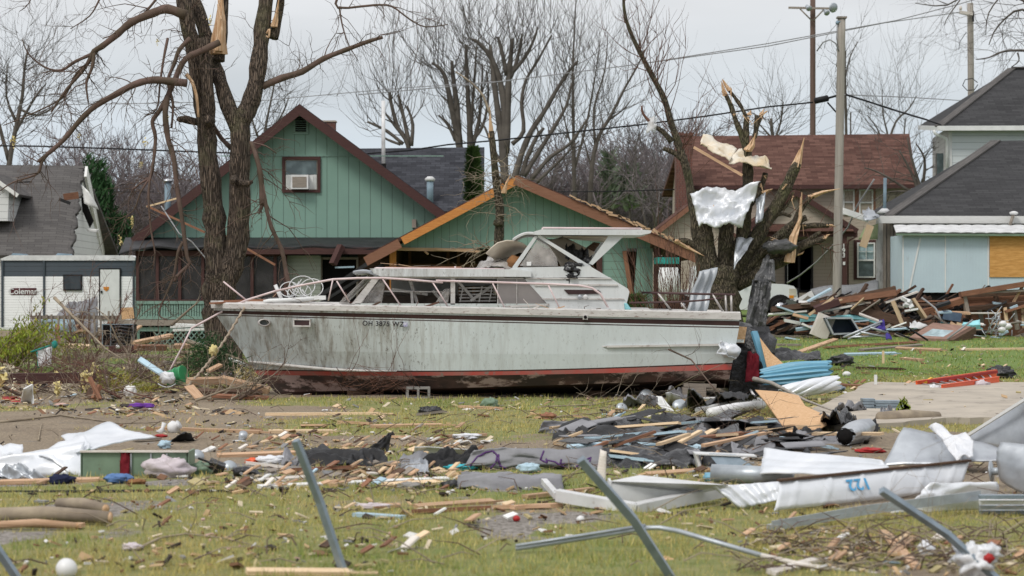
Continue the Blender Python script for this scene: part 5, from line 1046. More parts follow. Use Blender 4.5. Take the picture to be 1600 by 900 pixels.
limb(mb, [(325, 192), (305, 190), (284, 186), (279, 190)], DT, 7, 4.5, 8); limb(mb, [(328, 190, -.3), (324, 186, -.45)], DT, 9, 6, 8)
limb(mb, [(372, 285, -.2), (386, 287, -.4), (393, 284, -.5)], DT, 6, 3, 8); limb(mb, [(366, 278, -.3), (364, 284, -.55)], DT, 5, 4, 8)
trunk = mb.build('trunk', mm('bark'), T)
mb = MB(); spike(mb, [(340, 85), (343, 40), (345, 0), (346, -40)], DT, 13, 0); spike(mb, [(342, 80, -.2), (345, 30, -.2), (341, 0)], DT, 7, 0)
limb(mb, [(310, 183, -.52), (307, 150, -.5), (300, 128, -.5), (291, 116, -.5)], DT, 2, 3.5, 6); spike(mb, [(428, 42), (433, 20), (437, -10)], DT, 6, 0); limb(mb, [(417, 52, -.35), (421, 46, -.4), (420, 58, -.4), (416, 56, -.4)], DT, 2, 1.2, 6); mb.build('split_wood', mm('raw_wood'), T)
mb = MB(); limb(mb, [(342, 95), (348, 50, .1), (350, 0, .1), (356, -30)], DT, 9, 6, 8); limb(mb, [(427, 60, .1), (436, 20, .2), (441, -20)], DT, 8, 5, 8); mb.build('split_trunk_back', mm('bark'), T)
mb = MB(); pt = []
pt.append(limb(mb, [(290, 24), (262, 14), (240, 20), (205, 35), (185, 52), (160, 72), (147, 80), (141, 92), (128, 112), (104, 140), (80, 175)], DT - .5, 8, 1.5, 8))
pt.append(limb(mb, [(147, 82, -.5), (144, 105, -.6), (135, 130, -.6), (138, 160, -.6)], DT, 3.5, 1.2, 6))
pt.append(limb(mb, [(145, 84), (118, 96, .2), (95, 110, .3), (70, 105, .3), (45, 85, .3), (35, 62, .3)], DT, 3, .8, 6))
pt.append(limb(mb, [(140, 96), (120, 115, .2), (112, 130, .3), (95, 155, .3), (40, 182, .3), (5, 196)], DT, 2.6, .7, 5))
pt.append(limb(mb, [(292, 130), (265, 127), (238, 125), (210, 132), (180, 148), (150, 165), (125, 188), (100, 218), (75, 240), (60, 253)], DT - .8, 6.5, 3, 8))
pt.append(limb(mb, [(78, 237), (66, 252), (60, 270), (42, 278), (20, 285), (0, 298)], DT - .8, 3, .8, 6))
pt.append(limb(mb, [(410, 135), (440, 122), (472, 112), (505, 92), (540, 78), (575, 65), (598, 58)], DT, 6, 2.6, 8))
pt.append(limb(mb, [(330, 190, .4), (345, 215, .5), (362, 232, .3)], DT, 3, 4, 6))
# limbs drooping by the trunk
br = limb(mb, [(343, 66, -.4), (318, 78, -.5), (290, 92, -.6), (275, 120, -.6), (262, 150, -.6), (248, 175, -.6), (238, 190, -.6), (243, 215, -.6), (240, 250, -.7), (236, 275, -.7), (222, 285, -.7), (205, 298, -.7)], DT, 5.5, 1.4, 7); pt.append(br)
pt.append(limb(mb, [(262, 150, -.6), (258, 175, -.7), (262, 215, -.7), (272, 250, -.8), (276, 290, -.8), (284, 340, -.8), (292, 400, -.8), (296, 412, -.8), (280, 428, -.8), (272, 440, -.8)], DT, 5, 2.2, 7))
pt.append(limb(mb, [(286, 378, -.8), (278, 395, -.8), (272, 430, -.8), (262, 455, -.8), (248, 490, -.8), (262, 500, -.8)], DT, 2.8, 1, 6))
pt.append(limb(mb, [(297, 60, -.4), (280, 78, -.5), (272, 100, -.6), (262, 128, -.6), (270, 160, -.6), (268, 200, -.6)], DT, 4, 1.6, 7))
pt.append(limb(mb, [(236, 276, -.7), (220, 300, -.8), (208, 330, -.8), (180, 345, -.8)], DT, 2, .6, 5)); pt.append(limb(mb, [(262, 60, -.3), (256, 90, -.5), (250, 130, -.6), (245, 170, -.6), (225, 182, -.6)], DT, 2.5, .8, 5))
pt.append(limb(mb, [(240, 250, -.7), (232, 300, -.9), (236, 360, -.9), (242, 395, -.9), (238, 420, -.9)], DT, 2.4, .8, 5))
pt.append(limb(mb, [(392, 222, -.4), (402, 250, -.5), (408, 280, -.5), (410, 320, -.5)], DT, 3.2, 4.8, 6)); pt.append(limb(mb, [(410, 290, -.5), (415, 320, -.5), (424, 355, -.5), (440, 390, -.5), (448, 430, -.5), (457, 462, -.5)], DT, 3, 3.6, 7))
pt.append(limb(mb, [(410, 315, -.5), (408, 325, -.5), (404, 334, -.5)], DT, 4.5, 1.5, 6)); pt.append(limb(mb, [(390, 222, -.3), (415, 228, -.3), (432, 240, -.3)], DT, 1.6, .7, 5))
# long twigs from above
pt.append(limb(mb, [(530, -10), (528, 12), (585, 8), (612, 10), (640, 30), (665, 42), (700, 38)], DT, 2.4, .8, 6)); pt.append(limb(mb, [(530, 10), (535, 40), (545, 70), (560, 95)], DT, 1.6, .5, 5))
pt.append(limb(mb, [(258, -20), (235, 10), (200, 45), (160, 60)], DT - .3, 2.6, .8, 6)); pt.append(limb(mb, [(170, -30), (155, 0), (140, 25), (110, 45)], DT - .3, 2, .7, 6)); pt.append(limb(mb, [(60, -30), (45, 5), (30, 18)], DT, 1.4, .5, 5))
for i, (pp_, rr_) in enumerate(pt):
 L_ = sum((pp_[k + 1] - pp_[k]).length for k in range(len(pp_) - 1)); sprout(mb, pp_, rr_, int(4 + L_ * 4.2), .55, 1, rg, .08, 1, up=-.08, rscale=.45, rmax=.011, kids=(2, 4), wig=.3)
 sprout(mb, pp_, rr_, int(1 + L_ * .9), 1.25, 1, rg, .15, 1, up=-.12, rscale=.5, rmax=.014, kids=(3, 5), nseg=6, wig=.22)
sprout(mb, A1, R1, 14, .8, 1, rg, .4, 1, up=0, rscale=.1, rmax=.012); sprout(mb, A2, R2, 8, .6, 1, rg, .5, 1, up=0, rscale=.1, rmax=.01); sprout(mb, A3, R3, 9, .6, 1, rg, .3, 1, up=0, rscale=.1, rmax=.01)
mb.build('crown', M('bark_limb', (.15, .10, .085), (.085, .065, .045), scale=3, rough=.95, bump=.4), T)
# yellow insulation tufts snagged in the branches
for k, (px, py, D_, sz) in enumerate(((21, 220, 43.6, .07), (124, 212, 43.4, .05), (228, 222, 43.2, .05), (246, 64, 43.6, .04), (206, 345, 43.0, .07), (220, 255, 43.3, .05), (188, 375, 43.1, .06), (262, 184, 43.3, .05), (328, 32, 43.2, .05))):
 mb = MB(); tuft(mb, P(px, py, D_), sz * .85); tuft(mb, P(px, py + 6, D_), sz * .5, 9)
 solo('insulation_tuft', mb, mm('foam'), 'small yellow insulation tuft snagged in the branches of the twin-trunk tree', 'insulation', 'insulation tufts in the twin-trunk tree')

# ==== shattered stump tree with sheet metal
DM = 47.0; T = thing('shattered_tree', 'thick mossy tree snapped into bare splintered stubs and wrapped in metal and tarp', 'tree', GD(1130, DM))
mb = MB(); limb(mb, [(1130, 560), (1130, 520), (1129, 480), (1129, 445), (1131, 415)], DM, 31, 24, 18)
mp_ = []
for a in (([(1120, 440), (1110, 415), (1104, 390), (1100, 370), (1098, 350), (1096, 330)], 24, 14), ([(1128, 440), (1132, 410), (1135, 370), (1134, 340), (1136, 310)], 20, 13), ([(1138, 440), (1150, 400), (1162, 360), (1166, 320), (1168, 270), (1168, 230)], 20, 8),
  ([(1166, 240), (1160, 215), (1150, 190), (1142, 165), (1134, 148)], 8, 4), ([(1166, 232), (1166, 200), (1167, 182)], 8, 5), ([(1167, 186), (1160, 170), (1148, 152), (1138, 140)], 5, 3), ([(1180, 215), (1184, 195), (1192, 175)], 5, 3), ([(1170, 232), (1178, 215), (1181, 195), (1182, 180)], 5, 3.5),
  ([(1148, 420), (1170, 390), (1195, 350), (1215, 320), (1232, 285), (1246, 255)], 22, 8), ([(1150, 445), (1180, 430), (1205, 415), (1230, 405), (1250, 385), (1275, 378), (1288, 372)], 19, 5), ([(1155, 430), (1185, 400), (1210, 375), (1240, 350), (1260, 340)], 14, 6),
  ([(1205, 400), (1222, 375), (1238, 358), (1262, 353), (1295, 352)], 9, 4.5), ([(1240, 350), (1250, 330), (1262, 312), (1270, 305)], 8, 5), ([(1100, 395), (1088, 370), (1086, 330), (1084, 310)], 12, 7), ([(1112, 420), (1098, 400), (1088, 386), (1075, 378), (1060, 376)], 10, 5), ([(1160, 330), (1180, 310), (1192, 285), (1196, 270)], 8, 5), ([(1278, 380), (1288, 388), (1300, 390)], 2.6, 1.8), ([(1150, 400), (1190, 388), (1235, 400)], 3, 1), ([(1168, 425), (1200, 402), (1240, 392), (1268, 372), (1282, 362)], 8, 3.5), ([(1215, 330), (1228, 322), (1240, 300)], 5, 2.5), ([(1145, 350), (1138, 335), (1120, 320), (1112, 305)], 6, 3), ([(1200, 340), (1222, 334), (1236, 338)], 5, 3)):
 mp_.append(limb(mb, a[0], DM, a[1] * .63, a[2] * .9, 12))
mb.build('trunk', mm('bark_green'), T)
mb = MB(); spike(mb, [(1243, 262), (1250, 240), (1257, 215)], DM, 8, 0); spike(mb, [(1233, 410, -.3), (1240, 370, -.3), (1252, 340, -.2), (1252, 300, -.2)], DM, 9, 0); spike(mb, [(1266, 308), (1285, 300), (1312, 295)], DM, 6, 0); spike(mb, [(1134, 150), (1129, 138), (1127, 126)], DM, 4, 0); spike(mb, [(1140, 142), (1134, 132), (1128, 123)], DM, 3.5, 0)
spike(mb, [(1168, 235, -.2), (1176, 225, -.2), (1180, 208, -.2)], DM, 7, 0); spike(mb, [(1292, 352), (1300, 352), (1306, 355)], DM, 4, 0); spike(mb, [(1286, 373), (1292, 368), (1297, 366)], DM, 5, 0); spike(mb, [(1192, 302), (1200, 298), (1208, 295)], DM, 6, 0); spike(mb, [(1058, 376), (1072, 385), (1100, 400, -.2)], DM, 6, 0); spike(mb, [(1170, 180), (1173, 172)], DM, 5, 0); spike(mb, [(1190, 178), (1194, 170)], DM, 3.5, 0); spike(mb, [(1245, 398), (1254, 396), (1257, 392)], DM, 3, 0); spike(mb, [(1115, 350), (1118, 330), (1114, 306)], DM - .3, 5, 0)
mb.build('split_wood', mm('raw_wood'), T)
mb = MB()
for k in range(22):
 mm_ = mp_[rg.randint(0, len(mp_) - 1)]; sprout(mb, mm_[0], mm_[1], 2, .7, 1, rg, .3, 1, up=.05, rmax=.009, kids=(1, 3))
mb.build('twig', mm('bark_red'), T)
for k in range(16):
 a = mp_[rg.randint(0, len(mp_) - 1)]; j = rg.randint(len(a[0]) // 2, len(a[0]) - 1); q = a[0][j] + V((rg.uniform(-.08, .08), -a[1][j], 0)); mb = MB(); mb.tube([q, q + V((rg.gauss(0, .06), -.03, rg.uniform(-.1, .12))), q + V((rg.gauss(0, .12), -.05, rg.uniform(-.45, .3)))], [.018, .014, .003], 4, 0, True, False); mb.build('bark_strip', mm('raw_wood'), T)
# metal in it
mb = MB(); crumple(mb, [P(1092, 358, DM - .75), P(1160, 352, DM - .8), P(1188, 286, DM - .3), P(1078, 302, DM - .2)], 34, 26, .17, 3.4, 12, .01, extra=lambda u, v: .04 * math.sin(v * 16)); solo('metal_sheet', mb, mm('sheet_white'), 'crumpled white metal sheeting wrapped round the forks of the shattered tree', 'metal sheet')
mb = MB(); crumple(mb, [P(1094, 226, DM - .3), P(1140, 252, DM - .5), P(1152, 232, DM + .2), P(1098, 210, DM + .2)], 18, 10, .07, 3, 3, .015); crumple(mb, [P(1140, 252, DM - .5), P(1206, 264, DM - .3), P(1202, 250, DM + .1), P(1152, 232, DM + .2)], 18, 10, .09, 4, 5, .015); solo('roof_sheet', mb, M('tan_sheet', (.74, .70, .62), (.62, .50, .33), scale=3, rough=.5, spot=((.45, .28, .12), 6, .62)), 'tan and white roof sheet speared near the top of the shattered tree', 'roof sheet')
mb = MB(); mb.beam(P(1084, 230, DM - .2), P(1160, 274, DM - .4), .05, .06); solo('snagged_batten', mb, mm('lumber'), 'thin splintered batten stuck beneath the tan sheet in the tree', 'batten')
mb = MB(); crumple(mb, [P(1146, 420, DM - .6), P(1160, 400, DM - .5), P(1178, 372, DM - .2), P(1150, 372, DM - .2)], 10, 8, .05, 3, 5); crumple(mb, [P(1180, 350, DM - .5), P(1192, 345, DM - .4), P(1196, 300, DM - .2), P(1182, 310, DM - .2)], 8, 8, .05, 3, 6); solo('metal_strip', mb, mm('metal_pale'), 'dull grey metal strip twisted round the middle fork of the shattered tree', 'metal strip')
mb = MB(); crumple(mb, [P(1158, 540, DM - 1.6), P(1192, 545, DM - 1.6), P(1205, 440, DM - 1.2), P(1176, 438, DM - 1.1)], 26, 40, .12, 4, 15, .01); crumple(mb, [P(1176, 440, DM - 1.1), P(1212, 440, DM - 1.15), P(1210, 410, DM - .8), P(1194, 404, DM - .8)], 14, 14, .08, 3, 8, .01); solo('hanging_tarp', mb, M('tarp_charcoal', (.045, .046, .048), (.09, .09, .092), scale=3, rough=.35, bump=.9, bscale=6, bdist=.08), 'charcoal tarp hanging from the shattered tree down to the boat stern', 'tarp')
mb = MB(); mb.blob(P(1218, 386, DM - .4), (.35, .2, .14), .3, 2, seed=7); mb.tube([P(1200, 400, DM - .4), P(1190, 440, DM - .9)], .05, 6); solo('dark_cloth', mb, mm('tarp_charcoal'), 'dark bundle caught on the lower right limb of the shattered tree', 'cloth')

# ==== slender broken tree left of it
DL = 52.0; T = thing('leaning_thin_tree', 'tall thin broken tree leaning left of the shattered tree', 'tree', GD(1100, DL))
mb = MB(); a = limb(mb, [(1100, 540), (1100, 490), (1098, 440), (1090, 380), (1082, 320), (1074, 270), (1060, 225), (1048, 190), (1038, 155), (1020, 120), (1000, 82), (985, 50), (976, 20), (974, -10)], DL, 9, 2, 8); b = limb(mb, [(1050, 222), (1035, 205), (1022, 198)], DL, 5, 3, 7); c = limb(mb, [(1068, 250), (1052, 238), (1036, 232)], DL, 5, 3.5, 7); mb.build('trunk', mm('bark_green'), T)
limb(mb, [(1022, 198), (1012, 192), (1005, 178), (1003, 165)], DL, 3, 1.5, 6)
mb = MB(); sprout(mb, a[0], a[1], 34, 1.5, 1, rg, .35, .8, up=.3, rmax=.014, rscale=.25, wig=.16, kids=(2, 4)); sprout(mb, a[0], a[1], 16, .5, 1, rg, .8, 1, up=.2, rmax=.009); limb(mb, [(1003, 165), (1005, 178), (1022, 198)], DL, 1.5, 3, 6); mb.build('twig', mm('bark_red'), T)
mb = MB(); crumple(mb, [P(1010, 205, DL - .2), P(1024, 208, DL - .2), P(1028, 180, DL), P(1014, 182, DL)], 8, 8, .12, 3, 2, .004); solo('snagged_plastic', mb, M('wisp', (.75, .75, .74), rough=.6, bump=0, alpha=.5), 'wisp of pale plastic snagged on the thin leaning tree', 'plastic')
# ==== broken trunk in front of the garage
DB = 52.0; T = thing('snapped_sapling', 'thin grey trunk snapped to a pale splinter in front of the garage gable', 'tree', GD(780, DB))
mb = MB(); a = limb(mb, [(779, 560), (779, 470), (779, 385), (781, 330), (776, 290), (771, 240), (768, 205)], DB, 9, 4.5, 8); limb(mb, [(772, 348, -.1), (785, 349, -.15)], DB, 5, 5, 7); limb(mb, [(775, 270, -.1), (790, 288, -.2)], DB, 2, 2, 5); mb.build('trunk', mm('bark_green'), T)
mb = MB(); spike(mb, [(768, 215), (766, 185), (765, 162)], DB, 4, 0); spike(mb, [(787, 302, -.2), (792, 285, -.2), (797, 272)], DB, 4, 0); mb.build('split_wood', mm('raw_wood'), T)
mb = MB(); limb(mb, [(766, 180), (755, 150), (735, 128), (712, 112)], DB, 2.2, 1, 5)
for k in range(34): st_ = P(778 + rg.uniform(-5, 5), rg.uniform(240, 345), DB - .1); twig(mb, st_, V((rg.choice((-1, 1)), rg.uniform(-.6, .2), rg.uniform(-.8, .4))), rg.uniform(.4, 1.1), .011, 1, rg, -.1, .35, kids=(2, 4))
for k in range(10): st_ = P(770 + rg.uniform(-15, 0), rg.uniform(384, 392), DB - .1); twig(mb, st_, V((-1, -.3, rg.uniform(-.3, .6))), rg.uniform(.5, 1.2), .016, 1, rg, -.05, .35, kids=(2, 3))
mb.build('twig', M('bark_pale', (.36, .30, .22), (.22, .18, .14), rough=.95), T)
# ==== red twiggy shrub
DR = 49.0; T = MB()
for k in range(95):
 a0 = rg.gauss(0, 1); p = GD(1062 + rg.gauss(0, 9), DR + rg.uniform(-.3, .3)); twig(T, p, V((a0 * .38, rg.gauss(0, .3), 1)), rg.uniform(1.6, 3.4), .012, 1, rg, .03, .1, kids=(1, 3), nseg=6, spread=.35)
solo('twiggy_shrub', T, mm('bark_red'), 'reddish leafless shrub between the garage wall and shattered tree', 'shrub')

# ==== background pollarded trees
def bgtree(nm, label, D, limbs, base, sproutn, tw, up=.35, mat='bark_far', group=None, nlvl=1, rs=.76, kids=(3, 6)):
 T = thing(nm, label, 'tree', GD(base, D), group); mb = MB(); ps = []
 for pts, r0, r1 in limbs: ps.append(limb(mb, pts, D, r0 * rs, r1 * rs, 7))
 mb.build('trunk', mm(mat), T); mb = MB()
 for pp_, rr_ in ps: L_ = sum((pp_[k + 1] - pp_[k]).length for k in range(len(pp_) - 1)); sprout(mb, pp_, rr_, max(2, int(L_ * sproutn * 1.35)), tw * 1.2, nlvl, rg, .25, 1, up=up, rscale=.3, rmax=.022, wig=.16, kids=kids, spread=.55, nseg=5)
 mb.build('crown', mm(mat), T); return T
bgtree('pollarded_tree', 'large pollarded bare tree rising behind the garage, tallest with thick cut limbs', 100, [([(790, 330), (788, 270), (787, 220), (788, 170), (782, 130), (772, 100), (760, 80), (745, 65), (737, 62)], 10, 3), ([(790, 290), (784, 220), (776, 160), (770, 110), (766, 70)], 9, 3.5), ([(790, 240), (793, 170), (795, 120), (798, 90), (801, 60)], 9, 3.5), ([(792, 118), (784, 80), (778, 58)], 5, 3), ([(797, 122), (806, 100), (812, 75), (816, 52)], 5, 2), ([(798, 115), (820, 90), (835, 60), (840, 42)], 5, 1.5), ([(790, 300), (800, 290), (815, 240), (830, 205), (850, 175), (870, 140), (890, 110), (903, 95)], 8, 2.5), ([(800, 225), (818, 205), (815, 160), (822, 125), (840, 95), (862, 55)], 5, 2), ([(816, 275), (822, 250), (838, 215), (850, 200)], 6, 3), ([(818, 275), (840, 240), (865, 200), (885, 165), (893, 130)], 6, 2), ([(830, 280), (860, 245), (890, 225), (915, 190), (922, 180)], 5, 1.5), ([(838, 285), (870, 255), (905, 220)], 4, 1.5), ([(786, 260), (770, 230), (758, 200), (750, 190)], 4, 1.5)], 790, 1.6, 3.0)
bgtree('pollarded_tree', 'multi-stemmed pollarded bare tree above the slate roof, left of the tallest', 103, [([(722, 300), (718, 230), (708, 180), (698, 130), (690, 110), (675, 98)], 9, 2.5), ([(718, 225), (714, 165), (708, 120), (706, 95)], 7, 3), ([(735, 300), (735, 230), (733, 180), (730, 130), (728, 70)], 8, 3), ([(738, 230), (748, 190), (752, 150), (754, 100)], 5, 1.5), ([(738, 220), (755, 195), (763, 150), (760, 110)], 4, 1.5), ([(712, 220), (700, 195), (685, 180)], 4, 2), ([(716, 200), (705, 165), (690, 150)], 3.5, 1.5), ([(735, 200), (740, 140), (745, 70)], 4, 1.5)], 722, 2.0, 3.2)
bgtree('pollarded_tree', 'small pollarded bare tree beyond the white vent pipe', 102, [([(640, 300), (638, 228), (622, 200), (612, 165), (608, 145)], 6, 3), ([(640, 228), (630, 180), (622, 148)], 5, 2.5), ([(642, 228), (645, 195), (636, 165)], 5, 2), ([(630, 225), (605, 205), (585, 195), (574, 190)], 4, 2), ([(626, 226), (605, 218), (598, 212)], 3, 2), ([(632, 215), (612, 190), (600, 175)], 4, 1.5)], 640, 2.2, 2.8)
T6 = bgtree('slim_bare_tree', 'slim upright bare tree with fine twigs right of the tall pollarded tree', 108, [([(898, 340), (897, 270), (896, 200), (895, 120), (897, 60), (900, 0)], 5, 1), ([(897, 265), (915, 200), (930, 120), (938, 60)], 3, .8), ([(897, 240), (885, 200), (870, 130)], 2.5, .8)], 898, 2.4, 2.6, kids=(3, 6))
bgtree('slim_bare_tree', 'slender bare tree with wide fan of fine twigs, right of the slim upright one', 106, [([(921, 340), (925, 260), (935, 215), (955, 180), (975, 140), (995, 105), (1010, 75)], 5.5, 1.2), ([(930, 225), (928, 170), (945, 110), (950, 50)], 3, .8), ([(948, 190), (975, 170), (990, 150)], 2.2, .7), ([(925, 265), (915, 230), (905, 190)], 2.5, .8)], 921, 2.4, 2.6, kids=(3, 6))
bgtree('bare_oak', 'broad bare tree at the far left beyond the grey roof', 110, [([(12, 330), (14, 260), (25, 200), (35, 150), (38, 110), (45, 70)], 7, 1.5), ([(14, 250), (0, 200), (-10, 150), (-5, 100)], 5, 1.2), ([(22, 210), (50, 160), (72, 130)], 4, 1), ([(25, 190), (10, 150), (12, 100)], 3.5, 1), ([(30, 170), (60, 180), (95, 160), (110, 150)], 3, .8)], 12, 2.8, 3.4, .12, kids=(4, 6), nlvl=1)
bgtree('bare_tree', 'airy bare tree behind the steep green gable, between it and the twin trunks', 112, [([(410, 340), (412, 250), (415, 200), (425, 150), (430, 125)], 4.5, 1), ([(412, 240), (395, 190), (385, 150)], 3, .8), ([(414, 220), (440, 180), (452, 150)], 3, .8), ([(411, 260), (385, 230), (365, 180)], 3, .8)], 410, 3.0, 2.4, .12, kids=(4, 6))
bgtree('broken_tree', 'snapped bare tree with hanging twigs behind the brown roof, left of the dark pole', 118, [([(1212, 300), (1210, 235), (1206, 205), (1205, 185)], 4.5, 3), ([(1210, 220), (1220, 190), (1224, 160)], 3, 1), ([(1205, 215), (1192, 200), (1182, 190)], 2.5, 1), ([(1208, 210), (1200, 185)], 2, 1)], 1212, 3.4, 3.0, .1, kids=(4, 6))
bgtree('broken_tree', 'snapped bare stems just right of the weathered grey pole', 118, [([(1324, 300), (1322, 200), (1320, 110), (1321, 80)], 3.5, 2), ([(1321, 120), (1328, 90), (1340, 65)], 2, .7), ([(1330, 300), (1329, 190), (1330, 175)], 2, 1.2), ([(1320, 112), (1309, 105), (1307, 100)], 2, 1.5)], 1322, 1.2, 1.8, .3)
bgtree('bare_tree', 'thin bare tree above the right end of the brown roof', 117, [([(1390, 300), (1388, 220), (1380, 180), (1378, 140)], 3, .8), ([(1388, 225), (1400, 190), (1420, 170), (1432, 150)], 3, .8), ([(1388, 240), (1370, 200), (1355, 180)], 2, .7), ([(1410, 300), (1412, 220), (1415, 185)], 3, 1)], 1390, 3.2, 2.8, .2, kids=(3, 6))
bgtree('gnarled_tree', 'twisted bare tree squeezed between the tan house and white house', 90, [([(1440, 330), (1432, 290), (1420, 262), (1405, 235)], 5, 1.5), ([(1440, 300), (1425, 250), (1418, 215)], 4, 1.5), ([(1442, 290), (1445, 250), (1432, 225)], 4, 1.2), ([(1438, 310), (1400, 285), (1370, 268), (1350, 262)], 3.5, 1), ([(1430, 300), (1390, 300), (1365, 315)], 3, .8)], 1440, 3, 1.6, .0, kids=(4, 6))
bgtree('overhanging_tree', 'dark bare branches reaching in over the white house roof at top right', 92, [([(1650, 380), (1660, 200), (1640, 60), (1600, 0)], 9, 5), ([(1645, 90), (1610, 80), (1570, 80), (1545, 90), (1525, 93)], 3.5, 1), ([(1590, 82), (1592, 95), (1580, 105)], 2, .8), ([(1640, 60), (1598, 15), (1560, 40), (1545, 70)], 3.5, .9), ([(1640, 20), (1540, -20), (1480, 8), (1430, 5)], 3, .8), ([(1500, 0), (1482, 25), (1475, 40)], 1.5, .6), ([(1590, 0), (1570, -10), (1545, 20), (1540, 55)], 2.5, .8)], 1650, 1.9, 2.2, -.02, kids=(4, 6))
# small evergreens
def conifer(nm, label, D, base, top, wpx, n, m_, lean=0, ln=.28):
 b = P(base[0], base[1], D); t = P(top[0], top[1], D); mb = MB(); mb.tube([V((b.x, b.y, gh(b.x, b.y))), b, t], [.1, .08, .01], 6); T = thing(nm, label, 'tree', V((b.x, b.y, gh(b.x, b.y)))); mb.build('trunk', mm('bark_far'), T)
 mb = MB(); ax = t - b; wm = wpx * D / FPX / 2
 for i in range(n):
  u = rg.random() ** .8; c = b + ax * u; prof = (1 - u) ** .6 * min(1, (u + .12) * 3.5) * (.7 + .3 * math.sin(u * 31 + i % 3)); a = rg.uniform(0, 6.28); r_ = wm * prof * rg.uniform(.35, 1); q = c + V((math.cos(a) * r_, math.sin(a) * r_, 0)); d = V((math.cos(a), math.sin(a), rg.uniform(.2, 1.3))).normalized(); s_ = d.cross(V((rg.random(), rg.random(), rg.random()))).normalized() * ln * .16
  mb.add([q - s_, q + s_, q + d * ln * rg.uniform(.6, 1.2)], [(0, 1, 2)])
 mb.build('crown', m_, T)
cg = M('needle_green', (.035, .09, .03), (.02, .055, .02), scale=1.5, rough=.8, bump=0); cg2 = M('arbor_green', (.07, .12, .03), (.035, .07, .02), scale=3, rough=.8, bump=0)
conifer('arborvitae', 'narrow pointed green evergreen beside the slate roof edge', 80, (741, 330), (739, 234), 30, 5200, cg2)
mb_p = None
T = thing('pine_tree', 'bushy green pine boughs rising over the roof of the camper', 'tree', GD(170, 90)); mb = MB(); mt = MB(); mt.tube([GD(172, 90), P(172, 390, 90), P(165, 270, 90)], [.18, .12, .02], 6); mt.build('trunk', mm('bark_far'), T)
for (cx, cy, wx, wy, tilt) in ((150, 275, 18, 30, -.7), (158, 330, 24, 20, -.5), (165, 350, 26, 28, .2), (178, 378, 28, 26, .2), (160, 300, 16, 24, -.4), (190, 360, 16, 18, 0)):
 for i in range(230):
  a = rg.uniform(0, 6.28); r_ = math.sqrt(rg.random()); x = cx + math.cos(a) * r_ * wx - tilt * math.sin(a) * r_ * wy * .5; y = cy + math.sin(a) * r_ * wy
  q = P(x, y, 90 + rg.uniform(-.6, .6)); d = V((rg.gauss(-tilt * .6, .5), rg.gauss(0, .5), 1)).normalized(); s_ = d.cross(V((rg.random(), rg.random(), rg.random()))).normalized() * .05; mb.add([q - s_, q + s_, q + d * rg.uniform(.25, .5)], [(0, 1, 2)])
mb.build('crown', cg, T)
# ==== willow-like shrub at the left edge
DW = 48.0; T = thing('leafy_shrub', 'yellow-green leafy shrub drooping at the left edge', 'shrub', GD(10, DW)); mb = MB(); lf = MB(); lf2 = MB()
for k in range(85):
 p = GD(rg.gauss(5, 12), DW + rg.uniform(-.6, .6)); pts = [p]; d = V((rg.gauss(0, .35), rg.gauss(0, .35), 1)).normalized(); q = V(p); nl = rg.uniform(.9, 1.75)
 for i in range(8): d = (d + V((.07 * (1 if d.x > 0 else -1), 0, -.05 - .03 * i)) + V((rg.gauss(0, .1), rg.gauss(0, .1), 0))).normalized(); q = q + d * nl / 7; pts.append(q.copy())
 mb.tube(pts, [.012 * (1 - .8 * i / 8) for i in range(9)], 4)
 for i in range(70):
  u = rg.uniform(1.5, 8) ; j = min(int(u), 7); c = pts[j].lerp(pts[j + 1], u - j) + V((rg.gauss(0, .06), rg.gauss(0, .06), rg.gauss(0, .05))); dd = V((rg.gauss(0, .6), rg.gauss(0, .6), -.9)).normalized(); L_ = rg.uniform(.06, .13); s_ = dd.cross(V((rg.gauss(0, 1), rg.gauss(0, 1), .3))).normalized() * L_ * .17
  (lf if rg.random() < .6 else lf2).add([c, c + dd * L_ * .5 + s_, c + dd * L_, c + dd * L_ * .5 - s_], [(0, 1, 2, 3)])
mb.build('stem', mm('bark_pale'), T); lf.build('foliage', M('leaf_lime', (.26, .32, .03), (.18, .24, .03), rough=.6, bump=0), T); lf2.build('foliage', M('leaf_olive', (.15, .20, .03), (.30, .24, .03), rough=.6, bump=0), T)
# ==== far wood: many bare crowns reading as one mass
def tree_arrays(seed, H_):
 r2 = random.Random(seed); m_ = MB()
 def rec(p, d, ln, r, lvl):
  pts = [p]; q = V(p)
  for i in range(3): d = (d + V((r2.gauss(0, .14), r2.gauss(0, .14), .08))).normalized(); q = q + d * ln / 3; pts.append(q.copy())
  m_.tube(pts, [r * (1 - .35 * i / 3) for i in range(4)], 3, 0, False)
  if lvl > 0:
   for k in range(r2.randint(3, 4) if lvl > 1 else 4):
    t = (pts[-1] - pts[-2]).normalized(); sd = V((r2.gauss(0, 1), r2.gauss(0, 1), r2.gauss(0, .5))); sd = (sd - t * sd.dot(t)).normalized(); rec(pts[r2.randint(2, 3)], t * .75 + sd * r2.uniform(.4, .75), ln * r2.uniform(.6, .82), r * .6, lvl - 1)
 rec(V((0, 0, 0)), V((0, 0, 1)), H_ * .3, .15, 5); return np.array(m_.v), np.array(m_.f)
tmpl = [tree_arrays(40 + k, 10) for k in range(3)]
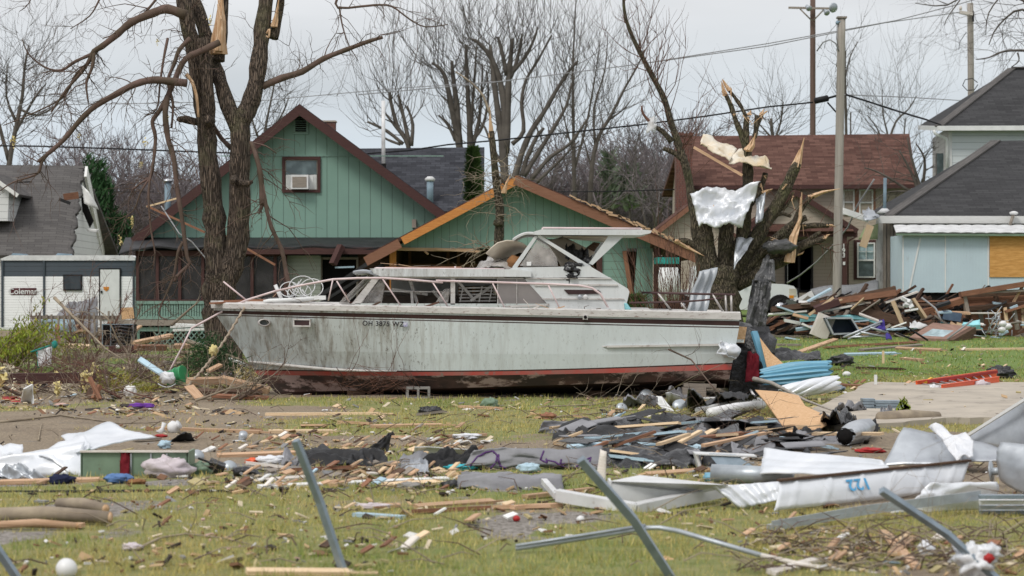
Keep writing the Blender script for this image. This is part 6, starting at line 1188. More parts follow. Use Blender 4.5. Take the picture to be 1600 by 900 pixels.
def wood_mass(nm, label, spots, m_):
 vs = []; fs = []; o = 0
 for i, (x, y, h_) in enumerate(spots):
  v, f = tmpl[i % 3]; k = h_ / 10; a = rg.uniform(0, 6.28); c_, s_ = math.cos(a), math.sin(a); vv = v * k; vv = np.stack([vv[:, 0] * c_ - vv[:, 1] * s_ + x, vv[:, 0] * s_ + vv[:, 1] * c_ + y, vv[:, 2] + gh(x, y)], 1); vs.append(vv); fs.append(f + o); o += len(vv)
 v = np.concatenate(vs); f = np.concatenate(fs); me = bpy.data.meshes.new(nm); me.vertices.add(len(v)); me.vertices.foreach_set('co', v.ravel()); me.loops.add(f.size); me.loops.foreach_set('vertex_index', f.ravel().astype(np.int32)); me.polygons.add(len(f)); me.polygons.foreach_set('loop_start', np.arange(0, f.size, 4, dtype=np.int32)); me.update(calc_edges=True); me.materials.append(m_)
 ob = bpy.data.objects.new(nm, me); sc.collection.objects.link(ob); kind(ob, 'stuff'); ob['label'] = label
sp_ = []
def band(px0, px1, n, D0, D1, h0, h1):
 for i in range(n): D = rg.uniform(D0, D1); sp_.append(((rg.uniform(px0, px1) - 800) * D / FPX, D, rg.uniform(h0, h1)))
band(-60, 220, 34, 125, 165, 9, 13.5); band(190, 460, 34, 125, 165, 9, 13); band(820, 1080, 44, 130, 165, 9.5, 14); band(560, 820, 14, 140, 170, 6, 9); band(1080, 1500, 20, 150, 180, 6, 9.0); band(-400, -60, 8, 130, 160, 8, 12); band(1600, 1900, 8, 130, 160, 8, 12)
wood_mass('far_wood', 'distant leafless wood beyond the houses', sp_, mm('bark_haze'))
mb = MB()
for k in range(260):
 D = rg.uniform(135, 180); x = rg.uniform(-60, 66) ; q = V((x, D, gh(x, D) + rg.uniform(0, 2.2)))
 for j in range(14): c = q + V((rg.gauss(0, 1.3), rg.gauss(0, 1), abs(rg.gauss(0, 1.1)))); mb.tube([c, c + V((rg.gauss(0, .5), 0, rg.uniform(.6, 1.8)))], .045, 3, 0, False)
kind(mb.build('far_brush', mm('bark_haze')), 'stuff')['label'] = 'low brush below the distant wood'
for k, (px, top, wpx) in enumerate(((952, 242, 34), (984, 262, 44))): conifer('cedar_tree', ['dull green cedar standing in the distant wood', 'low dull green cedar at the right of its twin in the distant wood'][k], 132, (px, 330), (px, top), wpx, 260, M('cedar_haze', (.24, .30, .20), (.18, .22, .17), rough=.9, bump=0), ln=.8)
# ---------------------------------------------------------------- debris
COL = {'lumber': 'fresh orange-toned', 'lumber_pale': 'pale yellow', 'lumber_brown': 'dark brown', 'lumber_red': 'reddish', 'lumber_grey': 'weathered grey', 'lumber_white': 'whitewashed', 'board_white': 'white painted', 'board_teal': 'turquoise', 'board_blue': 'light blue', 'osb': 'particle', 'galv_light': 'light metal', 'felt_black': 'flat black felt', 'felt_grey': 'flat grey felt', 'tarp_black': 'glossy black'}
MARK = [(240, 790, 'near the sawn logs'), (420, 690, 'on the dirt near the green metal cabinet'), (470, 800, 'left of the upright grey post'), (600, 690, 'on the grass in front of the boat bow'), (330, 620, 'in the debris under the bow'), (120, 640, 'near the leafy shrub'), (700, 760, 'between the two leaning grey posts'),
  (820, 660, 'in front of the boat hull'), (800, 715, 'by the purple-marked grey felt'), (1000, 650, 'by the duct lids in front of the stern'), (1050, 730, 'beside the white bent frame'), (1100, 690, 'in the black felt heap'), (1300, 700, 'by the particle board sheet'), (1350, 790, 'by the numbered white metal strip'), (950, 850, 'by the crossing grey poles'),
  (1350, 560, 'on the lawn before the rubble pile'), (1300, 640, 'on the concrete edge'), (1500, 550, 'on the lawn right of the small upright stick'), (1450, 850, 'by the grey post with the white bag'), (1520, 640, 'on the driveway behind the orange ladder'), (200, 860, 'in the front grass left of the grey post'), (700, 850, 'in the front grass between the posts')]
def near(px, py): return min(MARK, key=lambda m_: (m_[0] - px)**2 + ((m_[1] - py) * 3)**2)[2]
def gb(px0, py0, px1, py1, w_=.09, h_=.035, m_='lumber', lift=.0, lift2=None, label=None, nm=None, grp=True):
 """board from ground pixel to ground pixel"""
 a = G(px0, py0); b = G(px1, py1); a.z += h_ / 2 + lift + .005; b.z += h_ / 2 + (lift if lift2 is None else lift2) + .005
 d = (b - a); L_ = d.length; h_ = min(h_, .008 + L_ * .05); mb = MB(); roll = rnd.uniform(-.25, .25)
 mb.beam(a, b, w_, h_, roll=roll)
 if L_ > .5 and rnd.random() < .6:   # splintered tip
  u = d.normalized(); s_ = u.cross(V((0, 0, 1))).normalized() * w_ * .3; mb.beam(b - u * .05 + s_ * .6, b + u * rnd.uniform(.05, .2) + s_ * .8, w_ * .3, h_ * .5)
 sz = 'short' if L_ < .7 else ('long' if L_ > 1.8 else 'broken'); wh = near((px0 + px1) / 2, (py0 + py1) / 2)
 return solo(nm or 'board', mb, mm(m_), label or f'{sz} {COL.get(m_, "")} board {wh}', 'board', None if (label or not grp) else f'{sz} {COL.get(m_, "")} boards {wh}')
EX = [(415, 650, 595, 649, 'lumber_pale'), (420, 677, 520, 677, 'lumber_pale'), (530, 662, 580, 665, 'lumber'), (580, 669, 690, 667, 'lumber'), (470, 668, 510, 668, 'lumber'), (245, 672, 408, 678, 'lumber'), (720, 638, 780, 641, 'lumber'), (405, 755, 480, 750, 'lumber_white'), (520, 762, 560, 752, 'lumber'), (405, 765, 700, 752, 'board_white'), (600, 762, 690, 757, 'lumber_pale'),
 (570, 795, 625, 793, 'lumber'), (650, 796, 770, 787, 'lumber'), (645, 803, 765, 797, 'lumber_red'), (770, 797, 860, 795, 'lumber'), (555, 808, 630, 813, 'board_blue'), (820, 780, 925, 768, 'lumber'), (735, 765, 800, 763, 'lumber_pale'), (1010, 745, 1110, 738, 'lumber'), (800, 797, 875, 793, 'lumber'), (0, 757, 155, 753, 'lumber'), (0, 822, 130, 825, 'lumber'),
 (340, 715, 480, 710, 'lumber'), (390, 727, 440, 733, 'lumber_white'), (720, 727, 930, 724, 'lumber'), (385, 898, 545, 899, 'lumber_pale'), (1500, 548, 1600, 547, 'lumber_pale'), (1250, 552, 1306, 532, 'lumber'), (1340, 577, 1410, 579, 'lumber_brown'), (1195, 540, 1250, 541, 'lumber_grey'), (1290, 545, 1430, 537, 'lumber_red'), (1345, 549, 1440, 541, 'lumber_grey'),
 (1180, 527, 1265, 528, 'lumber_grey'), (1320, 556, 1400, 554, 'board_blue'), (1410, 562, 1440, 565, 'lumber'), (1310, 604, 1400, 608, 'lumber_red'), (1340, 610, 1375, 603, 'lumber'), (1345, 613, 1390, 612, 'board_white'), (1388, 624, 1430, 625, 'lumber_brown'), (1500, 605, 1545, 610, 'lumber'), (1548, 606, 1563, 609, 'lumber'), (1205, 900, 1280, 880, 'lumber_white'), (1380, 835, 1430, 890, 'lumber'), (1395, 870, 1425, 845, 'lumber'),
 (900, 653, 915, 655, 'lumber'), (840, 655, 865, 652, 'lumber'), (655, 650, 690, 646, 'lumber_grey'), (560, 740, 650, 742, 'lumber_brown'), (700, 684, 760, 682, 'lumber'), (600, 685, 640, 686, 'lumber'), (1400, 546, 1470, 549, 'lumber'), (210, 690, 250, 688, 'lumber_grey'), (455, 738, 560, 733, 'lumber_red'), (470, 715, 560, 705, 'lumber_grey'), (1165, 690, 1290, 684, 'lumber_red'), (1050, 628, 1140, 632, 'lumber')]
for a, b, c, d, m_ in EX: D_ = G(a, b).y; gb(a, b, c, d, .05 + .0018 * D_, .022 + .0006 * D_, m_)
# random boards
regions = [(34, (330, 760, 695, 765), 1.7), (26, (700, 1250, 655, 740), 1.5), (56, (330, 720, 680, 775), 1.0), (40, (620, 1180, 660, 770), 1), (12, (500, 1200, 785, 870), .6), (18, (0, 420, 655, 800), .8), (18, (1150, 1600, 810, 890), .7), (32, (1180, 1600, 535, 620), .8), (26, (0, 400, 590, 650), .8), (14, (400, 1000, 625, 660), .8)]
cw = ['lumber'] * 6 + ['lumber_pale'] * 4 + ['lumber_brown'] * 2 + ['lumber_red'] * 3 + ['lumber_grey'] * 3 + ['lumber_white'] * 2 + ['board_white', 'board_blue']
def clear(px, py): return 715 < px < 950 and 696 < py < 770 or 1190 < px < 1520 and 705 < py < 812 or 110 < px < 310 and 690 < py < 775 or 840 < px < 1140 and 745 < py < 812
for n, (x0, x1, y0, y1), k in regions:
 for i in range(n):
  for q_ in range(30):
   px = rnd.uniform(x0, x1); py = rnd.uniform(y0, y1); g0 = G(px, py)
   if float(fbm(g0.x * .9 + 5, g0.y * .35 + 9, 2)) > .48 and not clear(px, py): break; a = rnd.gauss(0, .32) + (math.pi if rnd.random() < .5 else 0); L_ = abs(rnd.gauss(.3, .6)) * k + .2
  if abs(g0.x) < 5 and g0.y > 35.5 and g0.y < 41: continue
  x2 = g0.x + L_ * math.cos(a); y2 = g0.y + L_ * math.sin(a); D2_ = max(y2, 11); p2 = (800 + x2 * FPX / D2_, 450 + (CAMH - gh(x2, D2_)) * FPX / D2_)
  gb(px, py, p2[0], p2[1], rnd.uniform(.03, .10), rnd.uniform(.012, .035), rnd.choice(cw), rnd.choice((0, 0, .02)), rnd.uniform(0, .08))
for k in range(64):
 px = rnd.uniform(860, 1300); py = rnd.uniform(662, 728); L_ = rnd.uniform(25, 110); m_ = rnd.choice(('felt_black', 'felt_black', 'tarp_black', 'felt_grey', 'lumber', 'lumber_pale', 'lumber_red', 'board_blue')); fl = 'felt' in m_ or 'tarp' in m_
 gb(px, py, px + L_ * (.6 if fl else 1), py + rnd.uniform(-9, 9), rnd.uniform(.15, .4) if fl else rnd.uniform(.04, .1), .008 if fl else .03, m_, rnd.uniform(.03, .14), rnd.uniform(.02, .22), nm='felt_strip' if fl else None)
# ---- crumpled sheets helper on ground / in space
def sheet3(nm, m_, label, cat, c4, nu=18, nv=12, amp=.06, fr=3, seed=1, th=.008, extra=None, back=None, smooth=True, build=True, mb=None):
 mb = mb or MB(); crumple(mb, c4, nu, nv, amp, fr, seed, th, 0, None if back is None else 1, smooth, extra)
 return solo(nm, mb, [mm(m_)] + ([mm(back)] if back else []), label, cat) if build else mb
def up(p, z): q = V(p); q.z += z; return q
# foreground posts
def post(nm, pts, r, label, m_='galv', prof=4):
 mb = MB(); mb.tube(pts, r, prof, 0, True, False); mb.tube([q + V((0, r * .8, 0)) for q in pts], r * .35, 5); return solo(nm, mb, mm(m_), label, 'post')
Dn = 14.1
post('fence_post', [G(546, 897) - V((0, 0, .1)), P(500, 785, 13.95), P(462, 688, 13.8)], .030, 'grey metal fence post leaning left on its own in the front grass')
post('fence_post', [G(1062, 899) - V((0, 0, .1)), P(990, 812, 13.9), P(907, 718, 13.7)], .036, 'thick grey metal post leaning left across the bent rail')
post('fence_post', [G(1590, 910) - V((0, 0, .1)), P(1480, 835, 13.8), P(1377, 766, 13.6)], .029, 'grey metal post leaning left with a white plastic bag at its foot')
post('fence_post', [G(45, 905) - V((0, 0, .1)), P(-20, 835, 13.7)], .030, 'grey post tip at the bottom left corner')
mb = MB(); mb.tube([P(806, 857, 15.2), P(930, 838, 15.4), P(1008, 825, 15.5), P(1030, 824.5, 15.5), P(1060, 830, 15.4), P(1190, 868, 14.9)], .019, 6); mb.tube([V(q) + V((0, -.01, .02)) for q in (P(806, 857, 15.2), P(1008, 825, 15.5))], .012, 4); solo('bent_rail', mb, mm('galv_light'), 'long grey rail bent in the middle lying in the front grass', 'rail')
mb = MB(); mb.tube([P(1190, 868, 14.6), P(1260, 884, 14.4), P(1370, 898, 14.2)], .018, 6); solo('bent_rail', mb, mm('lumber_white'), 'pale strip lying low at the front right of the bent rail', 'strip')
mb = MB(); mb.blob(P(104, 889, 14.0), (.07, .07, .07), .04, 1, 18, 12); solo('white_ball', mb, mm('plastic_white'), 'white round ball in the grass at the bottom left', 'ball')
mb = MB(); q = P(1522, 876, 13.85); mb.blob(q, (.11, .08, .10), .45, 2.6, 26, 16, seed=3); mb.blob(q + V((.09, 0, .05)), (.07, .06, .05), .5, 3, 18, 12, seed=6); solo('plastic_bag', mb, M('bag_white', (.74, .75, .77), (.60, .62, .66), scale=6, rough=.35, bump=.6, bscale=14, bdist=.04), 'white plastic bag caught low on the right grey post', 'bag')
mb = MB(); mb.blob(P(1545, 872, 13.8), (.035, .03, .03), .3, 2); solo('red_rag', mb, mm('red'), 'small red rag beside the white bag on the post', 'rag')
# ---- left foreground: bent white metal, cabinet and clothes
mb = MB(); R0 = P(30, 716, 23.2); R1 = P(172, 664, 22.4); R2 = P(243, 683, 21.8); R3 = P(128, 706, 21.6)
crumple(mb, [P(-5, 742, 21.6), P(126, 742, 21.4), P(132, 690, 21.6), P(-5, 716, 21.7)], 22, 10, .03, 2.5, 3, .01); crumple(mb, [P(118, 704, 21.5), P(243, 684, 21.8), P(172, 662, 22.8), P(95, 682, 22.6)], 18, 12, .03, 2, 5, .01); crumple(mb, [P(60, 712, 21.6), P(128, 742, 21.3), P(140, 690, 21.6), P(120, 676, 22.2)], 12, 10, .05, 2, 8, .01)
solo('crumpled_metal_sheet', mb, mm('sheet_white'), 'large crumpled white metal sheet folded over the green cabinet', 'metal sheet')
mb = MB(); crumple(mb, [P(-10, 716, 22.2), P(36, 714, 22), P(36, 697, 22.3), P(-10, 693, 22.5)], 10, 8, .06, 2, 4); solo('white_cushion', mb, mm('sheet_white'), 'small white curled sheet at the left edge behind the metal', 'sheet')
mb = MB(); crumple(mb, [P(-8, 748, 21.2), P(70, 745, 21), P(30, 728, 21.2), P(-8, 738, 21.3)], 14, 8, .09, 3, 14); solo('crumpled_metal_scrap', mb, mm('metal_pale'), 'grey torn metal scrap under the left end of the white sheet', 'metal scrap')
cab = thing('metal_cabinet', 'dull green metal cabinet lying open on its side on the gravel', 'cabinet', G(210, 744)); gD = G(210, 744).y; xa = P(127, 0, gD).x; xb = P(293, 0, gD).x; z0 = gh(xa, gD); zt = P(0, 706, gD).z
mb = MB(); mb.box(((xa + xb) / 2, gD + .02, (z0 + zt) / 2), (xb - xa, .02, zt - z0)); mb.box((xa, gD + .22, (z0 + zt) / 2), (.02, .42, zt - z0)); mb.box((xb, gD + .22, (z0 + zt) / 2), (.02, .42, zt - z0)); mb.box(((xa + xb) / 2, gD + .42, (z0 + zt) / 2 - .02), (xb - xa, .02, zt - z0)); mb.box(((xa + xb) / 2, gD + .22, z0 + .02), (xb - xa, .4, .02)); mb.build('body', mm('paint_green'), cab)
mb = MB(); mb.box(((xa + xb) / 2, gD - .005, zt + .005), (xb - xa + .02, .04, .018)); mb.build('rim', mm('lumber_white'), cab)
for px in (205, 236, 261): mb = MB(); mb.box((P(px, 0, gD).x, gD - .005, (z0 + zt) / 2), (.012, .02, zt - z0 - .03)); mb.build('seam', mm('metal_pale'), cab)
sheet3('red_cloth', 'cloth_red', 'dark red cloth draped over the front of the green cabinet', 'cloth', [P(186, 748, gD - .06), P(203, 748, gD - .06), P(202, 706, gD - .02), P(188, 706, gD - .02)], 8, 14, .03, 3, 2)
for nm, m_, lb, cat, x, y, rx, ry, rz in (('pink_blanket', 'cloth_pink', 'pale pink blanket crumpled before the green cabinet', 'blanket', 262, 745, .24, .16, .11), ('blue_clothes', 'cloth_blue', 'blue patterned clothes bunched below the red cloth', 'clothes', 186, 755, .13, .1, .05), ('brown_shoe', 'cushion', 'brown shoe lying beside the blue clothes', 'shoe', 213, 757, .09, .05, .03),
        ('navy_cloth', 'cloth_navy', 'dark navy cloth lying on the orange plank at left', 'cloth', 95, 756, .11, .08, .05), ('olive_cushion', 'paint_green', 'olive green cushion beside the pink blanket', 'cushion', 315, 741, .1, .08, .07), ('blue_dome', 'board_blue', 'light blue dome lid behind the green cabinet', 'lid', 257, 700, .07, .07, .05), ('red_bits', 'red', 'red plastic scrap behind the cabinet', 'scrap', 252, 683, .07, .04, .02),
        ('orange_scrap', 'orange', 'bright orange scrap on the planks right of the cabinet', 'scrap', 394, 725, .07, .05, .035), ('white_bag', 'bag_white', 'small white bag on the orange planks right of the cabinet', 'bag', 425, 725, .16, .07, .05), ('black_shoe', 'tarp_black', 'black shoe on the grass below the long white board', 'shoe', 707, 763, .10, .05, .045), ('black_shoe', 'tarp_black', 'black shoe right of its twin below the white board', 'shoe', 738, 763, .10, .05, .045),
        ('grey_stone', 'cinder', 'flat grey stone left of the pair of shoes', 'stone', 640, 765, .12, .06, .04), ('teal_bag', 'cyan_plastic', 'bright turquoise plastic under the grey felt', 'plastic', 722, 734, .15, .08, .035), ('blue_bag', 'board_blue', 'light blue bag behind the second grey felt roll', 'bag', 826, 738, .11, .08, .05), ('blue_jug', 'sid_blue', 'blue plastic jug at the end of the grey duct', 'jug', 1118, 752, .12, .08, .05), ('white_cloth', 'bag_white', 'white torn cloth lying on the grass before the hull', 'cloth', 728, 685, .16, .1, .035), ('green_box', 'paint_green', 'small olive box standing on the grass before the hull', 'box', 764, 638, .13, .1, .09),
        ('black_box', 'tarp_black', 'small black box in the grass left of the olive box', 'box', 671, 646, .16, .08, .06), ('pink_scrap', 'cloth_pink', 'pink insulation scrap left of the orange planks', 'scrap', 583, 796, .14, .05, .03), ('red_ball', 'red', 'small red lump on the gravel patch', 'ball', 807, 814, .03, .03, .025), ('white_pebble', 'plastic_white', 'small white ball right of the red lump', 'ball', 907, 816, .032, .032, .03), ('pink_glove', 'cloth_pink', 'small pink glove in the front left grass', 'glove', 206, 860, .07, .04, .03),
        ('purple_cloth', 'cloth_purple', 'bright purple cloth on the grass at left', 'cloth', 221, 637, .20, .08, .04), ('white_paper', 'paper', 'white paper carton standing in the weeds at left', 'carton', 203, 619, .1, .06, .1), ('lilac_cloth', 'cloth_lilac', 'lilac cloth beside the bow keel', 'cloth', 401, 607, .14, .1, .09), ('patterned_cushion', 'cloth_lilac', 'black and lilac patterned cushion under the bow', 'cushion', 362, 589, .22, .15, .14), ('white_jug', 'plastic_white', 'small white jug on the white bundle by the driveway', 'jug', 1270, 611, .06, .06, .09), ('white_stone', 'plastic_white', 'white ball on the lawn above the driveway', 'ball', 1323, 588, .09, .07, .06),
        ('black_clothes', 'tarp_black', 'black clothes heaped on the end of the orange ladder', 'clothes', 1563, 591, .28, .2, .14), ('pink_clothes', 'cloth_pink', 'whitish pink clothes in front of the orange ladder', 'clothes', 1530, 606, .19, .12, .08), ('red_clothes', 'red', 'red clothes on the driveway by the grey blocks', 'clothes', 1428, 638, .14, .08, .035), ('red_clothes', 'red', 'thin red rag right of the other red clothes', 'clothes', 1452, 640, .12, .05, .02), ('black_bag', 'tarp_black', 'open black bag standing on the lawn before the rubble', 'bag', 1315, 571, .28, .2, .13), ('red_litter', 'red', 'red and white litter by the grey roll', 'litter', 1360, 707, .16, .08, .03),
        ('yellow_insulation', 'foam', 'yellow insulation tuft below the curled white sheet', 'insulation', 1063, 621, .09, .07, .08), ('yellow_insulation', 'foam', 'yellow insulation tuft in front of the duct lids', 'insulation', 1096, 643, .09, .07, .07), ('brick', 'lumber_red', 'single red-brown brick on the grass near the felt', 'brick', 856, 655, .12, .07, .05), ('black_block', 'galv', 'dark metal block on the driveway edge', 'block', 1309, 611, .13, .1, .06), ('white_bundle', 'bag_white', 'small white bundle in the front right grass', 'bundle', 1448, 866, .06, .05, .05)):
 g_ = G(x, y); mb = MB(); mb.blob(g_ + V((0, 0, rz * .75)), (rx, ry, rz), .35 if 'ball' not in cat else .05, 2.4, 22, 14, seed=x); solo(nm, mb, mm(m_), lb, cat)
for x, y, r_, lb, t_ in ((307, 715, .085, 'round pale metal lid standing at the right end of the green cabinet', .2), (357, 733, .085, 'round pale metal lid with a dark strap on the dirt', .6), (1010, 621, .14, 'dented round duct lid nearest the curled white sheet', .4), (1062, 637, .13, 'pale blue round duct lid in front of the stern', .3), (970, 640, .10, 'dull duct elbow at the left of the duct lids', .8)):
 mb = MB(); g_ = G(x, y); g_ = P(x, y, g_.y - .1); mb.lathe(g_, [(r_ * .2, 0), (r_, .0), (r_, .03), (r_ * .85, .06), (r_ * .1, .09)], (t_, -1, .35), 20); solo('round_metal_disc', mb, mm('galv_light'), lb, 'lid')
mb = MB(); a = P(310, 716, 21.3); b = P(350, 730, 21.2); mb.tube([a, b], .012, 5); mb.box(P(338, 729, 21.4), (.16, .1, .1), Euler((.3, .4, .2))); mb.tube([P(365, 738, 21.2), P(385, 735, 21.2), P(400, 738, 21.2), P(410, 749, 21.1)], [.05, .045, .03, .01], 7); solo('black_appliance', mb, mm('tarp_black'), 'black appliance body with a hose beside the metal lids', 'appliance')
mb = MB(); mb.tube([G(-30, 770), G(120, 769), G(260, 768), G(400, 769)], .022, 6); solo('black_pipe', mb, mm('cable'), 'long black pipe lying across the grass below the green cabinet', 'pipe')
mb = MB(); g_ = G(268, 676); mb.lathe(g_ + V((-.02, 0, .03)), [(.05, 0), (.085, .03), (.09, .09), (.05, .13), (.06, .15)], (.8, -.3, .5), 16); mb.lathe(g_ + V((-.13, 0, .0)), [(.07, 0), (.02, .06), (.03, .13)], (.3, 0, 1), 12); solo('white_urn', mb, mm('plastic_white'), 'small white urn lying on the dirt above the metal sheet', 'urn')
sheet3('dark_triangle', 'felt_black', 'black felt triangle curling up from the dirt right of the white urn', 'felt', [G(262, 690), G(306, 689), Gh(296, 675, .12), Gh(288, 677, .12)], 8, 6, .03, 2, 3)
mb = MB(); g_ = G(378, 690); mb.lathe(g_, [(.05, 0), (.05, .13)], (.2, -.5, .8), 14); solo('tin_can', mb, mm('metal_pale'), 'tin can standing on the dirt right of the black felt triangle', 'can')
# logs and branches
def log(px0, py0, px1, py1, r_, label, m_='bark_pale', z=0):
 mb = MB(); a = G(px0, py0); b = G(px1, py1); a.z += r_ + z; b.z += r_ + z; c = a.lerp(b, .5) + V((0, .02, .02)); mb.tube([a, c, b], [r_, r_ * 1.05, r_ * .9], 10); u = (b - a).normalized(); mb.lathe(b + u * .002, [(r_ * .86, 0), (r_ * .3, .012)], u, 10, 1); solo('log', mb, [mm(m_), mm('raw_wood')], label, 'log')
log(-20, 815, 172, 820, .055, 'long barked log lying at the left edge in the front grass'); log(92, 803, 165, 812, .045, 'shorter log resting behind the long barked log', z=.04); log(-10, 827, 120, 828, .03, 'split orange log below the long barked log', 'lumber'); log(1375, 664, 1465, 662, .09, 'thick grey log lying at the driveway edge')
def branch(pts, r0, label, nm='fallen_branch', m_='bark_pale', tw=6, z=None, lift=.02, grp=None):
 mb = MB(); w_ = []
 for p in pts: w_.append(G(p[0], p[1]) + V((0, 0, lift)) if len(p) < 3 else P(p[0], p[1], p[2]))
 mb.tube(w_, [r0 * (1 - .75 * i / (len(w_) - 1)) for i in range(len(w_))], 6)
 for k in range(tw):
  i = rnd.randint(1, len(w_) - 1); twig(mb, w_[i - 1].lerp(w_[i], rnd.random()), (w_[i] - w_[i - 1]).normalized() + V((rnd.gauss(0, .5), rnd.gauss(0, .4), rnd.uniform(0, .8))), rnd.uniform(.25, .9), r0 * .35, 1, rnd, 0, .3, kids=(1, 3))
 return solo(nm, mb, mm(m_), label, 'branch', grp)
branch([(215, 862), (250, 845), (290, 838), (350, 845), (420, 862)], .012, 'thin curved branch lying in the front left grass', tw=1)
branch([(-10, 663), (95, 651), (190, 664), (250, 662)], .022, 'long bent branch lying across the dirt at left', tw=3); branch([(60, 690), (64, 668), (66, 662)], .012, 'thin upright stick on the dirt at left', tw=0)
for k, p in enumerate([[(840, 638), (930, 634), (1000, 618), (1060, 606), (1110, 616)], [(850, 655), (930, 648), (1010, 640), (1090, 650)], [(940, 660), (1020, 628), (1080, 590, 34), (1150, 560, 34)], [(1045, 546, 35.5), (1080, 562, 34.5), (1110, 600, 33.5), (1150, 640, 32.5), (1190, 670, 31)], [(1178, 592, 34.5), (1205, 598, 34), (1260, 626, 32), (1330, 652, 30)]]):
 branch(p, [.014, .012, .013, .016, .04][k], ['arched branch over the duct lids before the stern', 'low thin branch in the grass left of the duct lids', 'twig slanting up toward the boat stern', 'long whip-like branch curving down from the hull to the felt', 'thick grey branch curving past the blue siding'][k], tw=[5, 4, 5, 4, 1][k], m_=['bark_pale', 'bark_pale', 'bark_pale', 'bark_limb', 'pole_grey'][k])
for k in range(9): x = rnd.uniform(1080, 1250); y = rnd.uniform(650, 700); branch([(x, y), (x - rnd.uniform(20, 60), y - rnd.uniform(-5, 25)), (x - rnd.uniform(60, 110), y - rnd.uniform(0, 45), 28)], .014, 'dark tangled branch over the black felt heap', m_='bark_limb', tw=4, grp='tangled branches over the black felt')
for k in range(7): x = rnd.uniform(1230, 1560); y = rnd.uniform(840, 895); branch([(x, y), (x + rnd.uniform(20, 60), y - rnd.uniform(-5, 12)), (x + rnd.uniform(60, 110), y - rnd.uniform(-5, 18))], .008, 'thin twig among the litter in the front right grass', tw=5, grp='twigs in the front right grass')
for k, (x, y) in enumerate(((1412, 655),)):
 T_ = MB()
 for j in range(60): q = G(x, y + 5) + V((rnd.gauss(0, .05), 0, rnd.uniform(.05, .3))); T_.add([q, q + V((rnd.gauss(0, .05), 0, .02)), q + V((rnd.gauss(0, .05), 0, .08))], [(0, 1, 2)])
 solo('leafy_sprig', T_, mm('leaf_lime'), 'green leafy sprig standing by the thick grey log', 'sprig')
# ---- centre felt sheets
f1 = [G(722, 732), G(945, 733), Gh(940, 700, .20), Gh(742, 700, .22)]
fe = lambda u, v: .10 * math.sin(v * 3.1) + .04 * math.sin(u * 9 + v * 2)
o_ = sheet3('grey_felt_sheet', 'felt_grey', 'large grey roofing felt with purple spray paint marks folded on the grass', 'felt sheet', f1, 44, 16, .05, 3.5, 6, .012, fe)
def on_sheet(c4, u, v): p = (V(c4[0]) * (1 - u) + V(c4[1]) * u) * (1 - v) + (V(c4[3]) * (1 - u) + V(c4[2]) * u) * v; n = (V(c4[1]) - V(c4[0])).cross(V(c4[3]) - V(c4[0])).normalized(); return p, n
def marks(parent, c4, strokes, off, amp, fr, seed):
 mb = MB()
 for st_ in strokes:
  pts = []
  for i in range(len(st_) - 1):
   for k in range(5):
    t_ = k / 5; u = st_[i][0] * (1 - t_) + st_[i + 1][0] * t_; v = st_[i][1] * (1 - t_) + st_[i + 1][1] * t_; p, n = on_sheet(c4, u, v)
    h_ = amp * (mnoise.noise(V((u * fr + seed, v * fr, seed * .7))) * 1.4 + .6 * abs(mnoise.noise(V((u * fr * 2.3, v * fr * 2.3 + seed, 5)))) + .35 * mnoise.noise(V((u * fr * 5, v * fr * 5, seed)))) + off(u, v); pts.append(p + n * (h_ + .006))
  mb.tube(pts, .010, 4)
 mb.build('paint_mark', M('purple_paint', (.10, .04, .16), rough=.7, bump=0), parent)
circ = [(.13 + .09 * math.cos(a), .5 + .38 * math.sin(a)) for a in [k * .628 for k in range(11)]]
marks(o_, f1, [circ, [(.21, .75), (.26, .3), (.33, .1)], [(.55, .95), (.54, .6), (.60, .5), (.58, .7)], [(.60, .6), (.66, .6), (.78, .1), (.86, .6), (.92, .7), (.90, .4)], [(.70, .7), (.70, .5), (.74, .55)]], fe, .05, 3.5, 6)
sheet3('black_felt_sheet', 'felt_black', 'black end of the roofing felt folded at the left of the purple marks', 'felt sheet', [G(650, 733), G(742, 734), Gh(748, 706, .18), Gh(690, 708, .14)], 22, 12, .09, 3, 21, .01)
sheet3('white_sheet', 'metal_white', 'narrow white sheet running behind the black felt fold', 'sheet', [G(646, 714), G(738, 711), Gh(735, 702, .08), Gh(648, 698, .12)], 12, 5, .02, 2, 3)
sheet3('grey_felt_roll', 'felt_grey', 'second grey felt sheet lying flat below the purple-marked one', 'felt sheet', [G(712, 764), G(882, 768), Gh(878, 742, .10), Gh(722, 742, .12)], 34, 12, .05, 4, 16, .012, lambda u, v: .05 * math.sin(v * 3))
sheet3('felt_flap', 'felt_grey', 'grey felt flap beside the upright torn piece', 'felt sheet', [G(610, 735), G(665, 738), Gh(668, 712, .06), Gh(630, 706, .1)], 14, 8, .05, 3, 31)
sheet3('upright_torn_sheet', 'felt_black', 'dark torn panel sticking up from the debris left of the grey felt', 'panel', [P(572, 702, 24.5), P(604, 712, 24.5), P(614, 672, 24.6), P(600, 684, 24.6)], 12, 12, .06, 3, 4)
sheet3('crumpled_foil', 'metal_pale', 'crumpled metal foil at the left end of the black felt', 'foil', [G(625, 742), G(670, 744), Gh(668, 722, .08), Gh(640, 720, .08)], 16, 10, .06, 4, 9)
